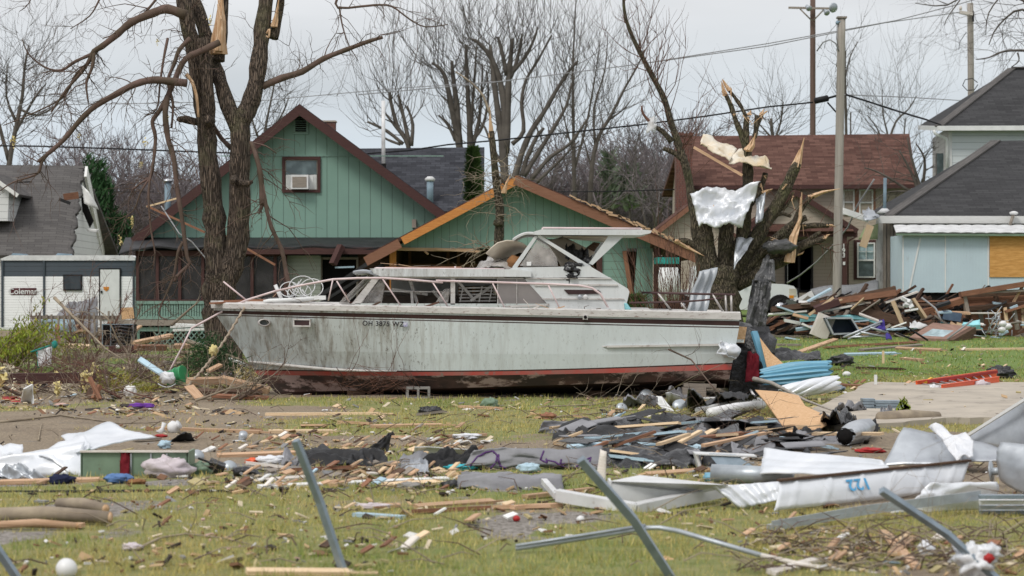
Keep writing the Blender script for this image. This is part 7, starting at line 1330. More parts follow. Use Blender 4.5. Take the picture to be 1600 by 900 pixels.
heap = [(870, 668, 60, 'felt_grey', .16), (905, 680, 70, 'felt_black', .12), (960, 676, 80, 'tarp_black', .13), (1010, 690, 90, 'felt_black', .10), (1060, 682, 100, 'felt_grey', .10), (1100, 695, 90, 'felt_black', .12), (1150, 690, 90, 'tarp_black', .10), (1190, 672, 80, 'felt_black', .14), (1000, 712, 100, 'tarp_black', .1), (1080, 708, 90, 'felt_black', .12), (950, 718, 60, 'felt_black', .08), (1135, 668, 80, 'felt_grey', .12), (1220, 695, 90, 'felt_grey', .10), (1260, 680, 60, 'felt_black', .14), (1040, 660, 60, 'felt_black', .10), (1290, 690, 80, 'felt_grey', .08), (560, 722, 40, 'felt_black', .08), (500, 712, 50, 'felt_black', .08), (455, 718, 40, 'felt_grey', .08), (1110, 725, 70, 'felt_black', .09), (900, 700, 40, 'tarp_black', .06),
  (930, 668, 50, 'felt_black', .1), (985, 665, 50, 'tarp_black', .1), (1075, 664, 60, 'tarp_black', .1), (1175, 708, 60, 'felt_grey', .1), (1240, 715, 60, 'felt_black', .08)]
for k, (x0, x1, y0, y1, m_) in enumerate(((862, 1010, 662, 690, 'felt_black'), (985, 1165, 668, 712, 'tarp_black'), (1090, 1205, 655, 690, 'felt_black'), (940, 1100, 706, 732, 'tarp_black'), (460, 610, 705, 728, 'felt_black'))):
 a_ = 80 + k * 7; sheet3('roofing_felt', m_, ['broad black felt mass at the left end of the heap behind the purple marks', 'glossy black tarp mass in the middle of the felt heap', 'broad black felt mass around the foot of the particle board', 'glossy black tarp mass right of the purple-marked felt', 'flat black felt mass among planks left of the torn dark sheet'][k], 'felt sheet', [G(x0, y1), G(x1, y1 + 3), Gh(x1 - 12, y0, .12), Gh(x0 + 14, y0 + 3, .10)], 80, 26, .05, 2.6, a_, .01, lambda u, v: .035 * math.sin(u * 6 + v * 7 + k) + .03 * math.sin(v * 11 - u * 9))
for k, (x, y, wd, m_, hh) in enumerate(heap):
 ex = [(3.1, .0), (6, 1), (2, 4)][k % 3]; sheet3('roofing_felt', m_, f'crumpled {"grey" if "grey" in m_ else ("shiny black" if "tarp" in m_ else "dull black")} sheet {near(x, y)}', 'felt sheet', [G(x - wd / 2, y + 9), G(x + wd / 2, y + 10), Gh(x + wd / 2 - rnd.uniform(-8, 14), y - 9, hh * rnd.uniform(.3, 1)), Gh(x - wd / 2 + rnd.uniform(-8, 14), y - 11, hh)], 30, 12, .045, 3.4, 30 + k, .01, lambda u, v: .035 * math.sin(u * ex[0] * 2 + ex[1] + v * 2))['group'] = 'crumpled felt sheets strewn before the stern'
# centre bits: white frame, box, duct
mb = MB(); a = Gh(870, 775, .10); b = Gh(995, 797, .02); c = Gh(1132, 768, .10); d = Gh(850, 752, .16)
for p, q in ((a, b), (b, c)): mb.beam(p, q, .05, .09); mb.beam(p + V((0, .05, .045)), q + V((0, .05, .045)), .12, .012)
mb.beam(d, a, .05, .05); solo('bent_white_frame', mb, mm('metal_white'), 'white channel frame bent into a shallow V on the grass', 'metal frame')
mb = MB(); e = [Gh(952, 752, .22), Gh(1000, 742, .24), Gh(1138, 758, .20), Gh(1090, 768, .12)]; mb.prism(e, (0, 0, -.02)); mb.prism([e[0], e[3], e[3] - V((0, 0, .10)), e[0] - V((0, 0, .17))], (0, .015, 0)); mb.prism([e[0], e[0] + V((.02, 0, 0)), e[0] - V((0, 0, .18)), e[0] - V((.02, 0, .18))], (0, .3, 0)); solo('white_shelf', mb, mm('metal_white'), 'white rusty metal shelf lying behind the bent V frame', 'shelf')
sheet3('torn_post_piece', 'lumber_white', 'pale torn upright piece behind the thick leaning post', 'piece', [P(930, 756, 20), P(946, 757, 20), P(948, 706, 20), P(938, 702, 20)], 4, 6, .02, 2, 2, .03)
mb = MB(); q = G(1130, 738); mb.beam(P(1086, 708, q.y + .1), P(1180, 712, q.y + .1), .3, .012); mb.prism([P(1086, 709, q.y), P(1093, 735, q.y), P(1180, 735, q.y), P(1178, 733, q.y), P(1097, 733, q.y), P(1090, 709, q.y)], (0, .3, 0));
mb.prism([P(1108, 710, q.y - .02), P(1150, 712, q.y - .02), P(1182, 733, q.y - .15), P(1126, 733, q.y - .15)], (0, .02, .01), 1); solo('grey_box', mb, [mm('metal_white'), mm('galv')], 'open white box with a dark grey flap before the felt heap', 'box')
mb = MB(); a = G(1112, 756) + V((0, 0, .10)); b = G(1240, 760) + V((0, 0, .09)); mb.tube([a, b], .085, 16); solo('round_duct', mb, mm('galv_light'), 'round pale metal duct lying left of the numbered strip', 'duct')
mb = MB();
sheet3('torn_corrugated_sheet', 'sheet_white', 'white torn metal sheet with jagged edge left of the numbered strip', 'metal sheet', [Gh(1155, 795, .0), Gh(1228, 778, .10), Gh(1218, 752, .22), Gh(1112, 760, .18)], 30, 10, .02, 3, 7, .008, lambda u, v: .02 * math.sin(u * 30))
# numbered strip "122"
Dn = 20.6; c4 = [P(1212, 797, 18.0), P(1496, 768, 19.5), P(1514, 721, 19.7), P(1216, 752, 18.2)]
mb = MB(); crumple(mb, c4, 60, 8, .012, 3, 2, .012, extra=lambda u, v: (.012 if abs(math.sin(u * 18.8)) > .985 else 0) + .03 * math.sin(v * 2.6)); st = mb.build('fascia_strip', mm('sheet_white')); tag(st, 'long white metal strip with the number 122 upside down in blue', 'metal strip')
ux = -(c4[1] - c4[0]).normalized(); nn = (c4[1] - c4[0]).cross(c4[3] - c4[0]).normalized(); uy = nn.cross(ux); nb = lettering('number', '122', .15, (0, 0, 0), (0, 0, 0), M('blue_ink', (.10, .38, .66), rough=.6, bump=0), st, (1, 1, 1), 1.05)
q = (c4[0] * .6 + c4[1] * .4) * .45 + (c4[3] * .6 + c4[2] * .4) * .55 + nn * .045 - wloc(st); nb.matrix_local = Matrix.Translation(q) @ Matrix((ux, uy, nn)).transposed().to_4x4() @ Matrix.Scale(1.25, 4, (1, 0, 0))
mb = MB(); mb.beam(c4[3] + V((0, -.02, .01)), c4[2] + V((0, -.02, .01)), .05, .018); mb.build('strip_edge', mm('lumber_brown'), st)
sheet3('white_roof_sheet', 'sheet_white', 'ribbed white panel lying behind the numbered strip', 'metal panel', [Gh(1187, 740, .12), Gh(1400, 742, .2), Gh(1375, 720, .3), Gh(1195, 700, .3)], 26, 12, .015, 2, 3, .01, lambda u, v: .02 * (abs(math.sin(v * 9)) > .9))
sheet3('grey_metal_sheet', 'metal_pale', 'bent grey metal panel standing right of the ribbed white panel', 'metal panel', [P(1378, 728, 22.2), P(1500, 722, 22.0), P(1512, 688, 22.6), P(1412, 668, 22.6)], 18, 10, .02, 2, 6, .012)
sheet3('grey_metal_sheet', 'metal_pale', 'grey metal panel continuing right beneath the hanging white cloth', 'metal panel', [P(1500, 724, 21.9), P(1572, 716, 21.8), P(1568, 700, 22.3), P(1500, 684, 22.3)], 12, 6, .02, 2, 8, .012)
sheet3('white_cloth', 'bag_white', 'white cloth strip hanging over the bent grey metal panel', 'cloth', [P(1495, 715, 21.7), P(1520, 715, 21.7), P(1520, 686, 22), P(1450, 664, 22.5)], 12, 14, .05, 3, 5)
sheet3('tall_metal_sheet', 'metal_pale', 'tall slanted metal panel at the right edge behind the reel', 'metal panel', [P(1500, 690, 23.5), P(1640, 716, 22.5), P(1640, 600, 22.5), P(1556, 650, 23.2)], 12, 10, .02, 2, 9, .015)
mb = MB(); mb.beam(P(1500, 688, 23.4), P(1640, 600, 22.4), .03, .03); solo('white_strip', mb, mm('vinyl_white'), 'white rim strip along the slanted panel at the right edge', 'strip')
sheet3('curved_metal_sheet', 'metal_pale', 'curved grey metal panel cut off by the right edge in front of the reel', 'metal panel', [P(1566, 752, 19.6), P(1650, 800, 19.0), P(1650, 700, 19.2), P(1568, 690, 19.6)], 12, 12, .03, 2, 12, .015, lambda u, v: .06 * math.sin(v * 3))
mb = MB(); q = P(1548, 737, 20.3); mb.lathe(q, [(.02, 0), (.10, 0), (.10, .012), (.035, .014), (.035, .10), (.10, .1), (.10, .112)], (.9, -.4, .1), 20); mb.tube([q, q + V((.25, -.05, .02))], .03, 8, 1); solo('steel_reel', mb, [mm('galv_light'), mm('cable')], 'round steel reel on a dark shaft at the right of the numbered strip', 'reel')
mb = MB(); a = Gh(1205, 824, .03); b = Gh(1345, 800, .08); c = Gh(1530, 776, .14); mb.beam(a, b, .10, .04); mb.beam(b, c, .10, .04); mb.beam(a + V((0, -.05, .03)), b + V((0, -.05, .03)), .012, .05); mb.beam(b + V((0, -.05, .03)), c + V((0, -.05, .03)), .012, .05); solo('metal_gutter', mb, mm('galv_light'), 'long grey metal channel lying below the numbered strip', 'gutter')
sheet3('low_white_sheet', 'sheet_white', 'low white panel lying below the right end of the grey channel', 'metal panel', [G(1390, 803), G(1532, 797), Gh(1532, 780, .1), Gh(1400, 790, .06)], 16, 5, .02, 2, 14)
for k in range(4): mb = MB(); mb.beam(Gh(1530, 800 - k * 8, .02 + k * .05), Gh(1606, 800 - k * 8, .02 + k * .05), .10, .03); solo('metal_strip', mb, mm(['galv', 'galv_light', 'vinyl_white', 'galv'][k]), 'flat metal slat in the stack at the right edge below the curved panel', 'slat', 'stacked metal slats at the right edge')
sheet3('low_white_sheet', 'sheet_white', 'white crumpled sheet under the reel at right', 'metal sheet', [G(1420, 790), G(1560, 780), Gh(1560, 752, .16), Gh(1450, 757, .16)], 18, 8, .05, 3, 19)
# OSB sheets
def osb(px, label, th=.014):
 mb = MB(); mb.prism(px, (0, .012, -.012)); return solo('particle_board', mb, mm('osb'), label, 'board')
osb([Gh(1180, 609, .30), Gh(1222, 612, .34), Gh(1248, 618, .30), Gh(1258, 634, .22), Gh(1288, 648, .16), Gh(1292, 664, .08), Gh(1270, 676, .03), Gh(1232, 681, .02), Gh(1222, 664, .06), Gh(1200, 632, .20)], 'torn orange particle board sheet leaning on the felt before the stern')
osb([P(1187, 527, 37.4), P(1206, 552, 37.3), P(1232, 575, 37.2), P(1200, 581, 37.0)], 'torn particle board standing up behind the blue siding roll')
osb([G(990, 889), G(1040, 868), G(1070, 880), G(1060, 890), G(1010, 893)], 'pale brown board scrap in the front grass under the thick leaning post')
osb([G(1330, 850), G(1380, 838), G(1440, 836), G(1420, 846), G(1350, 856)], 'pale splintered board scrap in the front right grass')
mb = MB(); mb.beam(P(1178, 518, 37.5), P(1198, 582, 37.2), .12, .05); solo('blue_edged_plank', mb, mm('sid_blue'), 'thin blue edged board standing against the standing particle board', 'board')
mb = MB(); mb.beam(P(1180, 512, 37.8), P(1196, 590, 37.5), .5, .12); solo('black_board', mb, mm('tarp_black'), 'black panel standing behind the blue edged board at the stern', 'panel')
# blue siding roll, white bundle
def roll(nm, m_, a, b, r0, ribs, label, cat, squash=.6, twist=0, n=60, a0=-.6, a1=3.8):
 mb = MB(); a = V(a); b = V(b); u = (b - a).normalized(); s_ = u.cross(V((0, 0, 1))).normalized(); w_ = s_.cross(u); K = 14; vs = []
 for i in range(K + 1):
  t_ = i / K
  for j in range(n + 1):
   th_ = a0 + (a1 - a0) * j / n + twist * t_; r_ = r0 * (1 + .07 * math.sin(j / n * ribs * 6.28) + .05 * math.sin(t_ * 6 + j * .2)) * (.8 + .3 * math.sin(t_ * 2.6)); vs.append(a.lerp(b, t_) + s_ * math.cos(th_) * r_ + w_ * math.sin(th_) * r_ * squash + u * .04 * math.sin(j * .9))
 mb.add(vs, [(i * (n + 1) + j, i * (n + 1) + j + 1, (i + 1) * (n + 1) + j + 1, (i + 1) * (n + 1) + j) for i in range(K) for j in range(n)], 0, False)
 o = mb.build(nm, mm(m_)); md = o.modifiers.new('t', 'SOLIDIFY'); md.thickness = .006; return tag(o, label, cat)
g_ = G(1190, 606); roll('blue_siding_roll', 'sid_blue', P(1192, 592, 36.5), P(1298, 582, 36.3), .26, 12, 'curled bundle of bright blue ribbed siding by the driveway', 'siding', .75)
roll('white_siding_bundle', 'sheet_white', P(1222, 613, 35.2), P(1308, 598, 35.3), .13, 7, 'white twisted siding bundle below the blue siding', 'siding', .9, 2.5, a0=0, a1=6.28)
mb = MB(); mb.beam(P(1185, 606, 36.3), P(1290, 607, 36.3), .3, .1); mb.blob(P(1240, 603, 36.6), (.5, .2, .1), .3, 2); solo('black_plastic', mb, mm('tarp_black'), 'black plastic crumpled beneath the blue siding roll', 'plastic')
roll('grey_roll', 'metal_pale', G(1322, 698) + V((0, 0, .12)), G(1352, 684) + V((0, 0, .12)), .125, 3, 'rolled grey felt with open black end at the driveway corner', 'roll', .9, .2, a0=0, a1=6.28)
mb = MB(); mb.lathe(G(1322, 698) + V((-.02, -.02, .12)), [(.10, 0), (.02, .01)], (-.5, -1, 0), 16); mb.build('open_end', mm('dark_gap'), [o for o in sc.objects if o.name == 'grey_roll'][0])
for k, (x, y, wd, hh, m_) in enumerate(((1310, 655, 60, .3, 'tarp_black'), (1330, 640, 50, .22, 'felt_grey'), (1105, 628, 70, .3, 'tarp_black'), (1150, 622, 70, .35, 'felt_black'), (1060, 616, 40, .2, 'felt_grey'), (1240, 556, 90, .25, 'tarp_black'), (1205, 575, 40, .3, 'tarp_black'), (1345, 668, 60, .12, 'felt_black'), (1000, 628, 60, .22, 'felt_grey'), (1385, 650, 30, .1, 'felt_grey'))):
 sheet3('black_plastic', m_, f'{"dull grey" if "grey" in m_ else "glossy black" if "tarp" in m_ else "matt black"} crumpled sheet {["before the driveway corner", "draped over the long grey branch", "in front of the boat stern keel", "beside the boat keel near the blue siding", "under the duct lids", "on the lawn behind the blue siding", "between the stern and blue siding", "flat by the grey roll", "around the leftmost duct lid", "by the thick grey log"][k]}', 'plastic sheet', [G(x - wd / 2, y + 8), G(x + wd / 2, y + 8), Gh(x + wd / 2 - 6, y - 8, hh * .7), Gh(x - wd / 2 + 6, y - 10, hh)], 24, 16, .12, 3.6, 60 + k, .01)
sheet3('curled_white_sheet', 'metal_white', 'white sheet curling upright with green underside before the stern', 'sheet', [G(1045, 630), G(1068, 630), Gh(1062, 604, .3), Gh(1040, 600, .35)], 8, 12, .04, 2, 3, .01, lambda u, v: .25 * math.sin(v * 2.6), 'bucket_green')
sheet3('white_flashing', 'vinyl_white', 'white flashing strip slanting between the duct lids', 'flashing', [G(1035, 640), G(1055, 645), Gh(1035, 620, .15), Gh(1018, 618, .15)], 6, 8, .02, 2, 3)
sheet3('white_litter_sheet', 'board_blue', 'small pale blue sheet on the grass left of the duct elbow', 'sheet', [G(940, 648), G(963, 648), G(960, 640), G(942, 640)], 5, 4, .02, 2, 3)
for k, (a, b, c, d, r_) in enumerate(((1110, 655, 1190, 642, .07), (1090, 648, 1185, 632, .045), (1155, 600, 1185, 632, .02), (1100, 627, 1190, 630, .025))): mb = MB(); p = G(a, b); q = G(c, d); p.z += r_ + (.15 if k == 2 else .02); q.z += r_ + .02; mb.tube([p, p.lerp(q, .5) + V((0, 0, .02)), q], r_, 10); solo('white_pipe', mb, mm('plastic_white'), ['thick white pipe nearest the particle board', 'medium white pipe behind the thick one', 'thin white pipe slanting up by the particle board', 'thin white pipe lying before the black plastic'][k], 'pipe')
# driveway items
for k, (x0, x1, y0, y1) in enumerate(((1349, 1368, 623, 641), (1366, 1416, 626, 645))):
 D_ = G(1380, 645).y + .05; mb = MB(); a = P(x0, y1, D_); b = P(x1, y0, D_)
 for j in range(4): mb.box(((a.x + b.x) / 2 + rnd.uniform(-.01, .01), D_ + .12, a.z + (b.z - a.z) * (j + .5) / 4), (b.x - a.x, .26, (b.z - a.z) / 4 - .006))
 solo('siding_stack', mb, mm('galv'), ['short dark stack of grey siding on the driveway', 'longer grey stack of siding lengths on the driveway'][k], 'siding')
mb = MB(); mb.box(G(1385, 606) + V((-.2, 0, .12)), (.05, .05, .24)); solo('white_stake', mb, mm('vinyl_white'), 'short white stake standing on the far driveway edge', 'stake')
mb = MB(); q = G(1380, 568); mb.beam(q, P(1380, 548, q.y), .05, .05); solo('yellow_stake', mb, mm('lumber_pale'), 'pale yellow stick standing upright in the lawn', 'stake')
# ladder
Ld = thing('extension_ladder', 'bright orange extension ladder with yellow feet lying at the driveway edge', 'ladder', G(1500, 606)); a0 = G(1436, 604) + V((0, .35, .10)); a1 = G(1560, 592) + V((0, .25, .10)); b0 = P(1470, 606, 38.5); b1 = P(1560, 593, 40.2)
la, lb_ = P(1432, 601, 40.0), P(1556, 583, 42.5); na, nb = P(1472, 607, 38.6), P(1560, 594, 41.0)
for nm, p, q, m_ in (('far_rail', la, lb_, 'orange'), ('near_rail', na, nb, 'orange')): mb = MB(); mb.beam(p, q, .035, .13); mb.beam(p + V((0, -.02, .065)), q + V((0, -.02, .065)), .05, .012); mb.beam(p + V((0, -.02, -.065)), q + V((0, -.02, -.065)), .05, .012); mb.build('rail', mm(m_), Ld)
for k in range(9): u = (k + .6) / 9.5; mb = MB(); mb.tube([la.lerp(lb_, u), na.lerp(nb, u)], .017, 6); mb.build('rung', mm('metal_pale'), Ld)
mb = MB(); mb.beam(la - V((.03, 0, .07)), la + (lb_ - la) * .18 + V((0, -.02, .075)), .05, .05); mb.beam(la + V((0, -.03, -.09)), la + V((.25, -.05, -.10)), .06, .10); mb.build('foot_bracket', mm('yellow'), Ld)
mb = MB(); mb.beam(P(1450, 596, 39.8), P(1558, 581, 42.3), .03, .05); mb.build('upper_section', mm('red'), Ld)
sheet3('clear_bag', 'bag_white', 'clear plastic bag stuffed between the yellow ladder feet', 'bag', [P(1455, 611, 38.8), P(1472, 611, 38.8), P(1468, 602, 38.9), P(1452, 602, 38.9)], 8, 6, .08, 3, 4)
# ---- left debris belt
for k in range(88):
 x = rnd.uniform(20, 410); y = rnd.uniform(575, 628); lean = rnd.uniform(-60, 60)
 D_ = G(x, y).y; branch([(x, y), (x + lean, y - rnd.uniform(10, 26), D_ + .2), (x + lean * 1.9, y - rnd.uniform(12, 62), D_ + .5)], rnd.uniform(.010, .026), f'tangled broken branch {near(x, y)}', m_=rnd.choice(('bark_pale', 'bark_limb', 'bark_limb', 'bark_red')), tw=11, grp='tangled branches in the left debris belt')
branch([(190, 545, 42), (170, 500, 42), (150, 480, 42)], .02, 'stick leaning over the weeds near the black grill', tw=3); branch([(85, 465, 43), (120, 500, 42.5), (165, 545, 42), (205, 570, 41)], .035, 'long bare limb slanting from the camper down to the weeds', tw=8, m_='bark_pale'); branch([(290, 532, 40), (330, 545, 39.5), (375, 562, 39), (390, 570, 38.5)], .045, 'thick limb lying from the weeds to the bow', tw=3)
branch([(268, 508, 44), (300, 480, 44.5), (312, 470, 44.5)], .03, 'limb propped up against the deck rail', tw=2)
for k in range(26):
 x = rnd.choice([rnd.uniform(70, 150), rnd.uniform(0, 60), rnd.uniform(100, 260), rnd.uniform(320, 420)]); y = rnd.uniform(590, 625); s_ = rnd.uniform(.05, .14); mb = MB(); tuft(mb, G(x, y) + V((0, 0, s_ * .8 + rnd.uniform(0, .2))), s_ * .9, 26)
 solo('insulation_tuft', mb, mm(rnd.choice(('foam', 'foam_pale'))), 'yellowish insulation tuft caught in the branches by the leafy shrub', 'insulation', 'insulation tufts in the left debris belt')
mb = MB(); mb.beam(P(-20, 592, 38), P(150, 590, 38.4), .25, .18); solo('dark_beam', mb, mm('trim_brown'), 'long dark beam lying behind the insulation at left', 'beam')
sheet3('white_roof_scrap', 'board_white', 'folded white board scrap below the leafy shrub', 'board', [G(36, 628), G(58, 632), Gh(60, 596, .35), Gh(44, 604, .3)], 4, 4, .02, 1, 1, .02, lambda u, v: .15 * abs(u - .5))
sheet3('grey_board_scrap', 'board_blue', 'slanted pale board end sticking from the branches before the bucket', 'board', [P(215, 562, 37.6), P(254, 588, 37.2), P(262, 585, 37.3), P(220, 557, 37.7)], 4, 4, .01, 1, 1, .03)
mb = MB(); q = P(276, 588, 37); mb.lathe(q, [(.13, -.17), (.15, .12), (.155, .12), (.155, .15), (.15, .15)], (.85, -.35, .25), 20); mb.lathe(q + V((.0, 0, 0)), [(.15, .0), (.155, .01), (.155, .02), (.15, .03)], (.85, -.35, .25), 20); solo('green_bucket', mb, mm('bucket_green'), 'green plastic bucket tipped on its side under the bow rail', 'bucket')
mb = MB(); q = P(262, 590, 36.9); mb.blob(q, (.14, .1, .1), .3, 2, seed=4); mb.tube([q + V((-.15 + .3 * k / 8, -.08, -.1 - .06 * math.sin(k / 8 * 3.14))) for k in range(9)], .008, 5); solo('white_rag', mb, mm('bag_white'), 'white rag spilling from the green bucket', 'rag')
mb = MB(); mb.beam(P(146, 623, 35.5), P(156, 602, 35.6), .07, .07) ; mb.beam(P(156, 624, 35.4), P(140, 590, 35.6), .06, .05); solo('orange_stake', mb, mm('lumber_red'), 'reddish stake standing tilted in the branches', 'stake')
sheet3('dark_bin', 'lumber_brown', 'dark brown crate end tipped beside the reddish stake', 'crate', [P(132, 622, 36), P(150, 624, 36), P(152, 608, 36.2), P(138, 606, 36.2)], 3, 3, 0, 1, 1, .08)
sheet3('red_board', 'red', 'dull red panel flat on the ground at the left edge', 'panel', [G(2, 630), G(34, 630), G(30, 620), G(4, 619)], 4, 3, .01, 1, 1, .02)
for k, (px0, py0, D0, px1, py1, D1, w_, h_, m_) in enumerate(((295, 596, 36.5, 350, 594, 37, .15, .10, 'lumber'), (345, 592, 36.4, 420, 610, 36.3, .16, .1, 'lumber'), (300, 612, 36, 410, 615, 36.2, .2, .08, 'lumber_brown'), (325, 580, 37, 345, 570, 37.2, .1, .04, 'lumber'), (208, 536, 47, 268, 524, 48, .12, .07, 'lumber'), (212, 543, 46, 258, 543, 46.5, .15, .11, 'lumber_red'), (240, 532, 47, 268, 526, 48, .08, .05, 'lumber'), (272, 541, 45, 298, 540, 45, .2, .08, 'lumber'), (100, 540, 50, 140, 542, 50, .2, .08, 'lumber_pale'), (295, 603, 36, 312, 622, 35.6, .16, .02, 'lumber'), (330, 618, 35.8, 420, 622, 35.8, .12, .05, 'lumber_red'), (360, 560, 40, 385, 570, 39, .06, .05, 'board_white'))):
 mb = MB(); mb.beam(P(px0, py0, D0), P(px1, py1, D1), w_, h_, roll=.2); solo('timber', mb, mm(m_), [f'{COL[m_]} timber piece wedged in the debris under the bow', f'{COL[m_]} timber lying before the porch lattice'][4 <= k <= 8], 'timber', ['timbers wedged under the bow', 'timbers before the porch'][4 <= k <= 8])
# weeds & pine sprigs under the bow
mb = MB(); mb2 = MB()
for k in range(2600):
 c = rnd.choice(((345, 560), (310, 565), (330, 548), (300, 575), (355, 575), (190, 600), (160, 610), (230, 612), (330, 540))); x = rnd.gauss(c[0], 16); y = rnd.gauss(c[1], 9); q = P(x, min(y, 612), 38.2 + rnd.uniform(-.6, 1.6)); g0 = gh(q.x, q.y); q.z = max(q.z, g0 + .02); d = V((rnd.gauss(0, 1), rnd.gauss(0, 1), rnd.gauss(.4, .6))).normalized(); s_ = d.cross(V((rnd.random(), rnd.random(), rnd.random()))).normalized() * .009; (mb if c[1] < 590 else mb2).add([q - s_, q + s_, q + d * rnd.uniform(.08, .2)], [(0, 1, 2)])
solo('pine_boughs', mb, mm('needle_green'), 'broken green pine boughs lying beside the bow', 'pine boughs'); kind(mb2.build('weeds', mm('leaf_olive')), 'stuff')['label'] = 'low green weeds between the debris at left'
# deck fence, grill, bin, crates at left mid distance
Df_ = 60; fn = thing('deck_fence', 'low weathered grey picket rail in front of the camper', 'fence', GD(120, Df_)); mb = MB(); mb.beam(P(50, 496, Df_), P(190, 496, Df_), .06, .1); mb.beam(P(55, 521, Df_), P(190, 523, Df_), .06, .08); mb.build('rail', mm('lumber_grey'), fn)
for k in range(15): mb = MB(); x = 54 + k * 9.5; mb.beam(P(x, 540, Df_ - .05), P(x + rnd.uniform(-2, 4), 489 + rnd.uniform(-4, 4), Df_ - .05), .05, .05); mb.build('picket', mm('lumber_grey'), fn)
sheet3('camouflage_tarp', 'felt_grey', 'grey mottled tarp tented over something before the camper door', 'tarp', [P(62, 530, 66), P(152, 528, 66), P(153, 465, 67), P(104, 476, 67)], 18, 14, .2, 2.5, 5); osb([P(189, 481, 64), P(208, 480, 64), P(210, 497, 64), P(190, 499, 64)], 'small square particle board at the corner of the green porch rail')
sheet3('pale_blue_tank', 'board_blue', 'pale blue curved panel behind the picket rail', 'panel', [P(56, 520, 63), P(120, 520, 63), P(116, 497, 63), P(60, 498, 63)], 8, 6, .12, 2, 6)
gl = thing('black_grill', 'black metal cage grill standing in front of the porch deck', 'grill', GD(182, 52)); mb = MB(); bx(mb, 160, 208, 507, 540, 52, .5); mb.build('body', mm('dark_gap'), gl); mb = MB(); frame(mb, 159, 209, 506, 541, 51.9, 1.6, .03); bx(mb, 172, 174, 508, 540, 51.9, .03); g2_ = mb.build('frame', mm('galv'), gl)
mb = MB()
for k in range(6): mb.tube([P(174, 513 + k * 5, 51.85), P(188, 511 + k * 5 + rnd.uniform(-1, 1), 51.75), P(207, 514 + k * 5, 51.85)], .03, 5)
mb.build('slat', mm('tarp_black'), gl)
mb = MB(); D_ = 49; a = P(170, 552, D_); b = P(210, 541, D_); mb.box(((a.x + b.x) / 2, D_ + .2, (a.z + b.z) / 2), (b.x - a.x, .4, b.z - a.z)); mb.box(((a.x + b.x) / 2, D_ - .01, (a.z + b.z) / 2), (b.x - a.x - .06, .02, b.z - a.z - .06)); solo('maroon_crate', mb, mm('maroon_box'), 'maroon crate on the grass before the black grill', 'crate')
mb = MB(); mb.blob(P(184, 542, 48.6), (.05, .05, .05), .05, 1); solo('white_ball', mb, mm('plastic_white'), 'small white ball resting on the maroon crate', 'ball')
cinder(GD(258, 46) + V((0, 0, .15)), .2, 'grey concrete block with openings standing on the weeds before the deck', s=(.36, .3, .32))
for k, (x0, y0, x1, y1, D_) in enumerate(((268, 511, 318, 508, 50), (272, 516, 322, 514, 49.5), (276, 507, 320, 509, 50.5))): mb = MB(); mb.beam(P(x0, y0, D_), P(x1, y1, D_), .4, .05); solo('white_board', mb, mm('board_white'), 'white board in the stack left of the twin trunks', 'board', 'white boards stacked left of the twin trunks')
sheet3('white_sign', 'bag_white', 'white cloth flag with dark ball hanging on a stick in the left weeds', 'flag', [P(60, 573, 45), P(80, 573, 45), P(82, 541, 45), P(58, 547, 45)], 8, 8, .03, 2, 3)
mb = MB(); mb.tube([P(48, 550, 45), P(84, 538, 45)], .02, 6); mb.blob(P(85, 538, 45), (.07, .06, .08), .1, 2); mb.tube([P(60, 575, 45.02), P(58, 547, 45.02)], .02, 5); solo('flag_stick', mb, mm('teal_cloth'), 'dark green stick with round end holding the white flag', 'stick')
for k in range(16): x = rnd.uniform(55, 215); mb = MB(); mb.beam(P(x, rnd.uniform(505, 545), 56 + rnd.uniform(-3, 3)), P(x + rnd.uniform(-22, 22), rnd.uniform(500, 540), 56), rnd.uniform(.06, .2), .05); solo('scrap_board', mb, mm(rnd.choice(('lumber_grey', 'lumber_brown', 'lumber', 'lumber_red', 'galv'))), 'scrap board jumbled around the picket rail', 'board', 'scrap boards around the picket rail')
for k in range(10): x = rnd.uniform(60, 200); branch([(x, 545, 55), (x + rnd.uniform(-20, 20), 515, 55), (x + rnd.uniform(-40, 40), rnd.uniform(430, 490), 55)], .02, 'bare branch standing against the camper', m_='bark_red', tw=14, grp='bare branches standing against the camper')
# ---------------------------------------------------------------- rubble pile at right
RB = random.Random(21)
mb = MB()
for k in range(1500):
 x = RB.uniform(1188, 1640); top = 462 if x > 1260 else 480; y = RB.uniform(top + 6, 524); D_ = 66.5 + (524 - y) / 60 * 4 + RB.uniform(.3, 1.2); L_ = RB.uniform(.1, .9); a = RB.gauss(0, .45)
 p = P(x, y, D_); g0 = gh(p.x, p.y)
 mb.beam(p, p + V((L_ * math.cos(a), RB.uniform(-.3, .3), L_ * math.sin(a))), RB.uniform(.04, .2), RB.uniform(.02, .09), mat=RB.choice((0, 0, 0, 1, 1, 2, 3, 4)))  # near-black pieces paint the shade in the voids of the pile
ob = mb.build('rubble', [mm('dark_gap'), mm('lumber_brown'), mm('lumber_grey'), mm('lumber_red'), mm('felt_black')]); kind(ob, 'stuff')['label'] = 'dark splintered house rubble, black pieces standing for shaded voids'
def pb(px0, py0, px1, py1, w_, h_, m_, D_=66.3, D1=None, label=None, nm='rubble_board', cat='board'):
 mb = MB(); mb.beam(P(px0, py0, D_), P(px1, py1, D1 or D_), w_, h_, roll=RB.uniform(-.3, .3)); wh = 'left of the blue lean-to' if max(px0, px1) < 1400 else ('below the blue lean-to wall' if max(px0, px1) < 1540 else 'at the right end')
 cn = COL.get(m_, m_.replace('_', ' ')); lb = label or f'{cn} board in the rubble pile {wh}'; o = solo(nm, mb, mm(m_), lb, cat, None if label else f'{cn} boards in the rubble pile {wh}'); return o
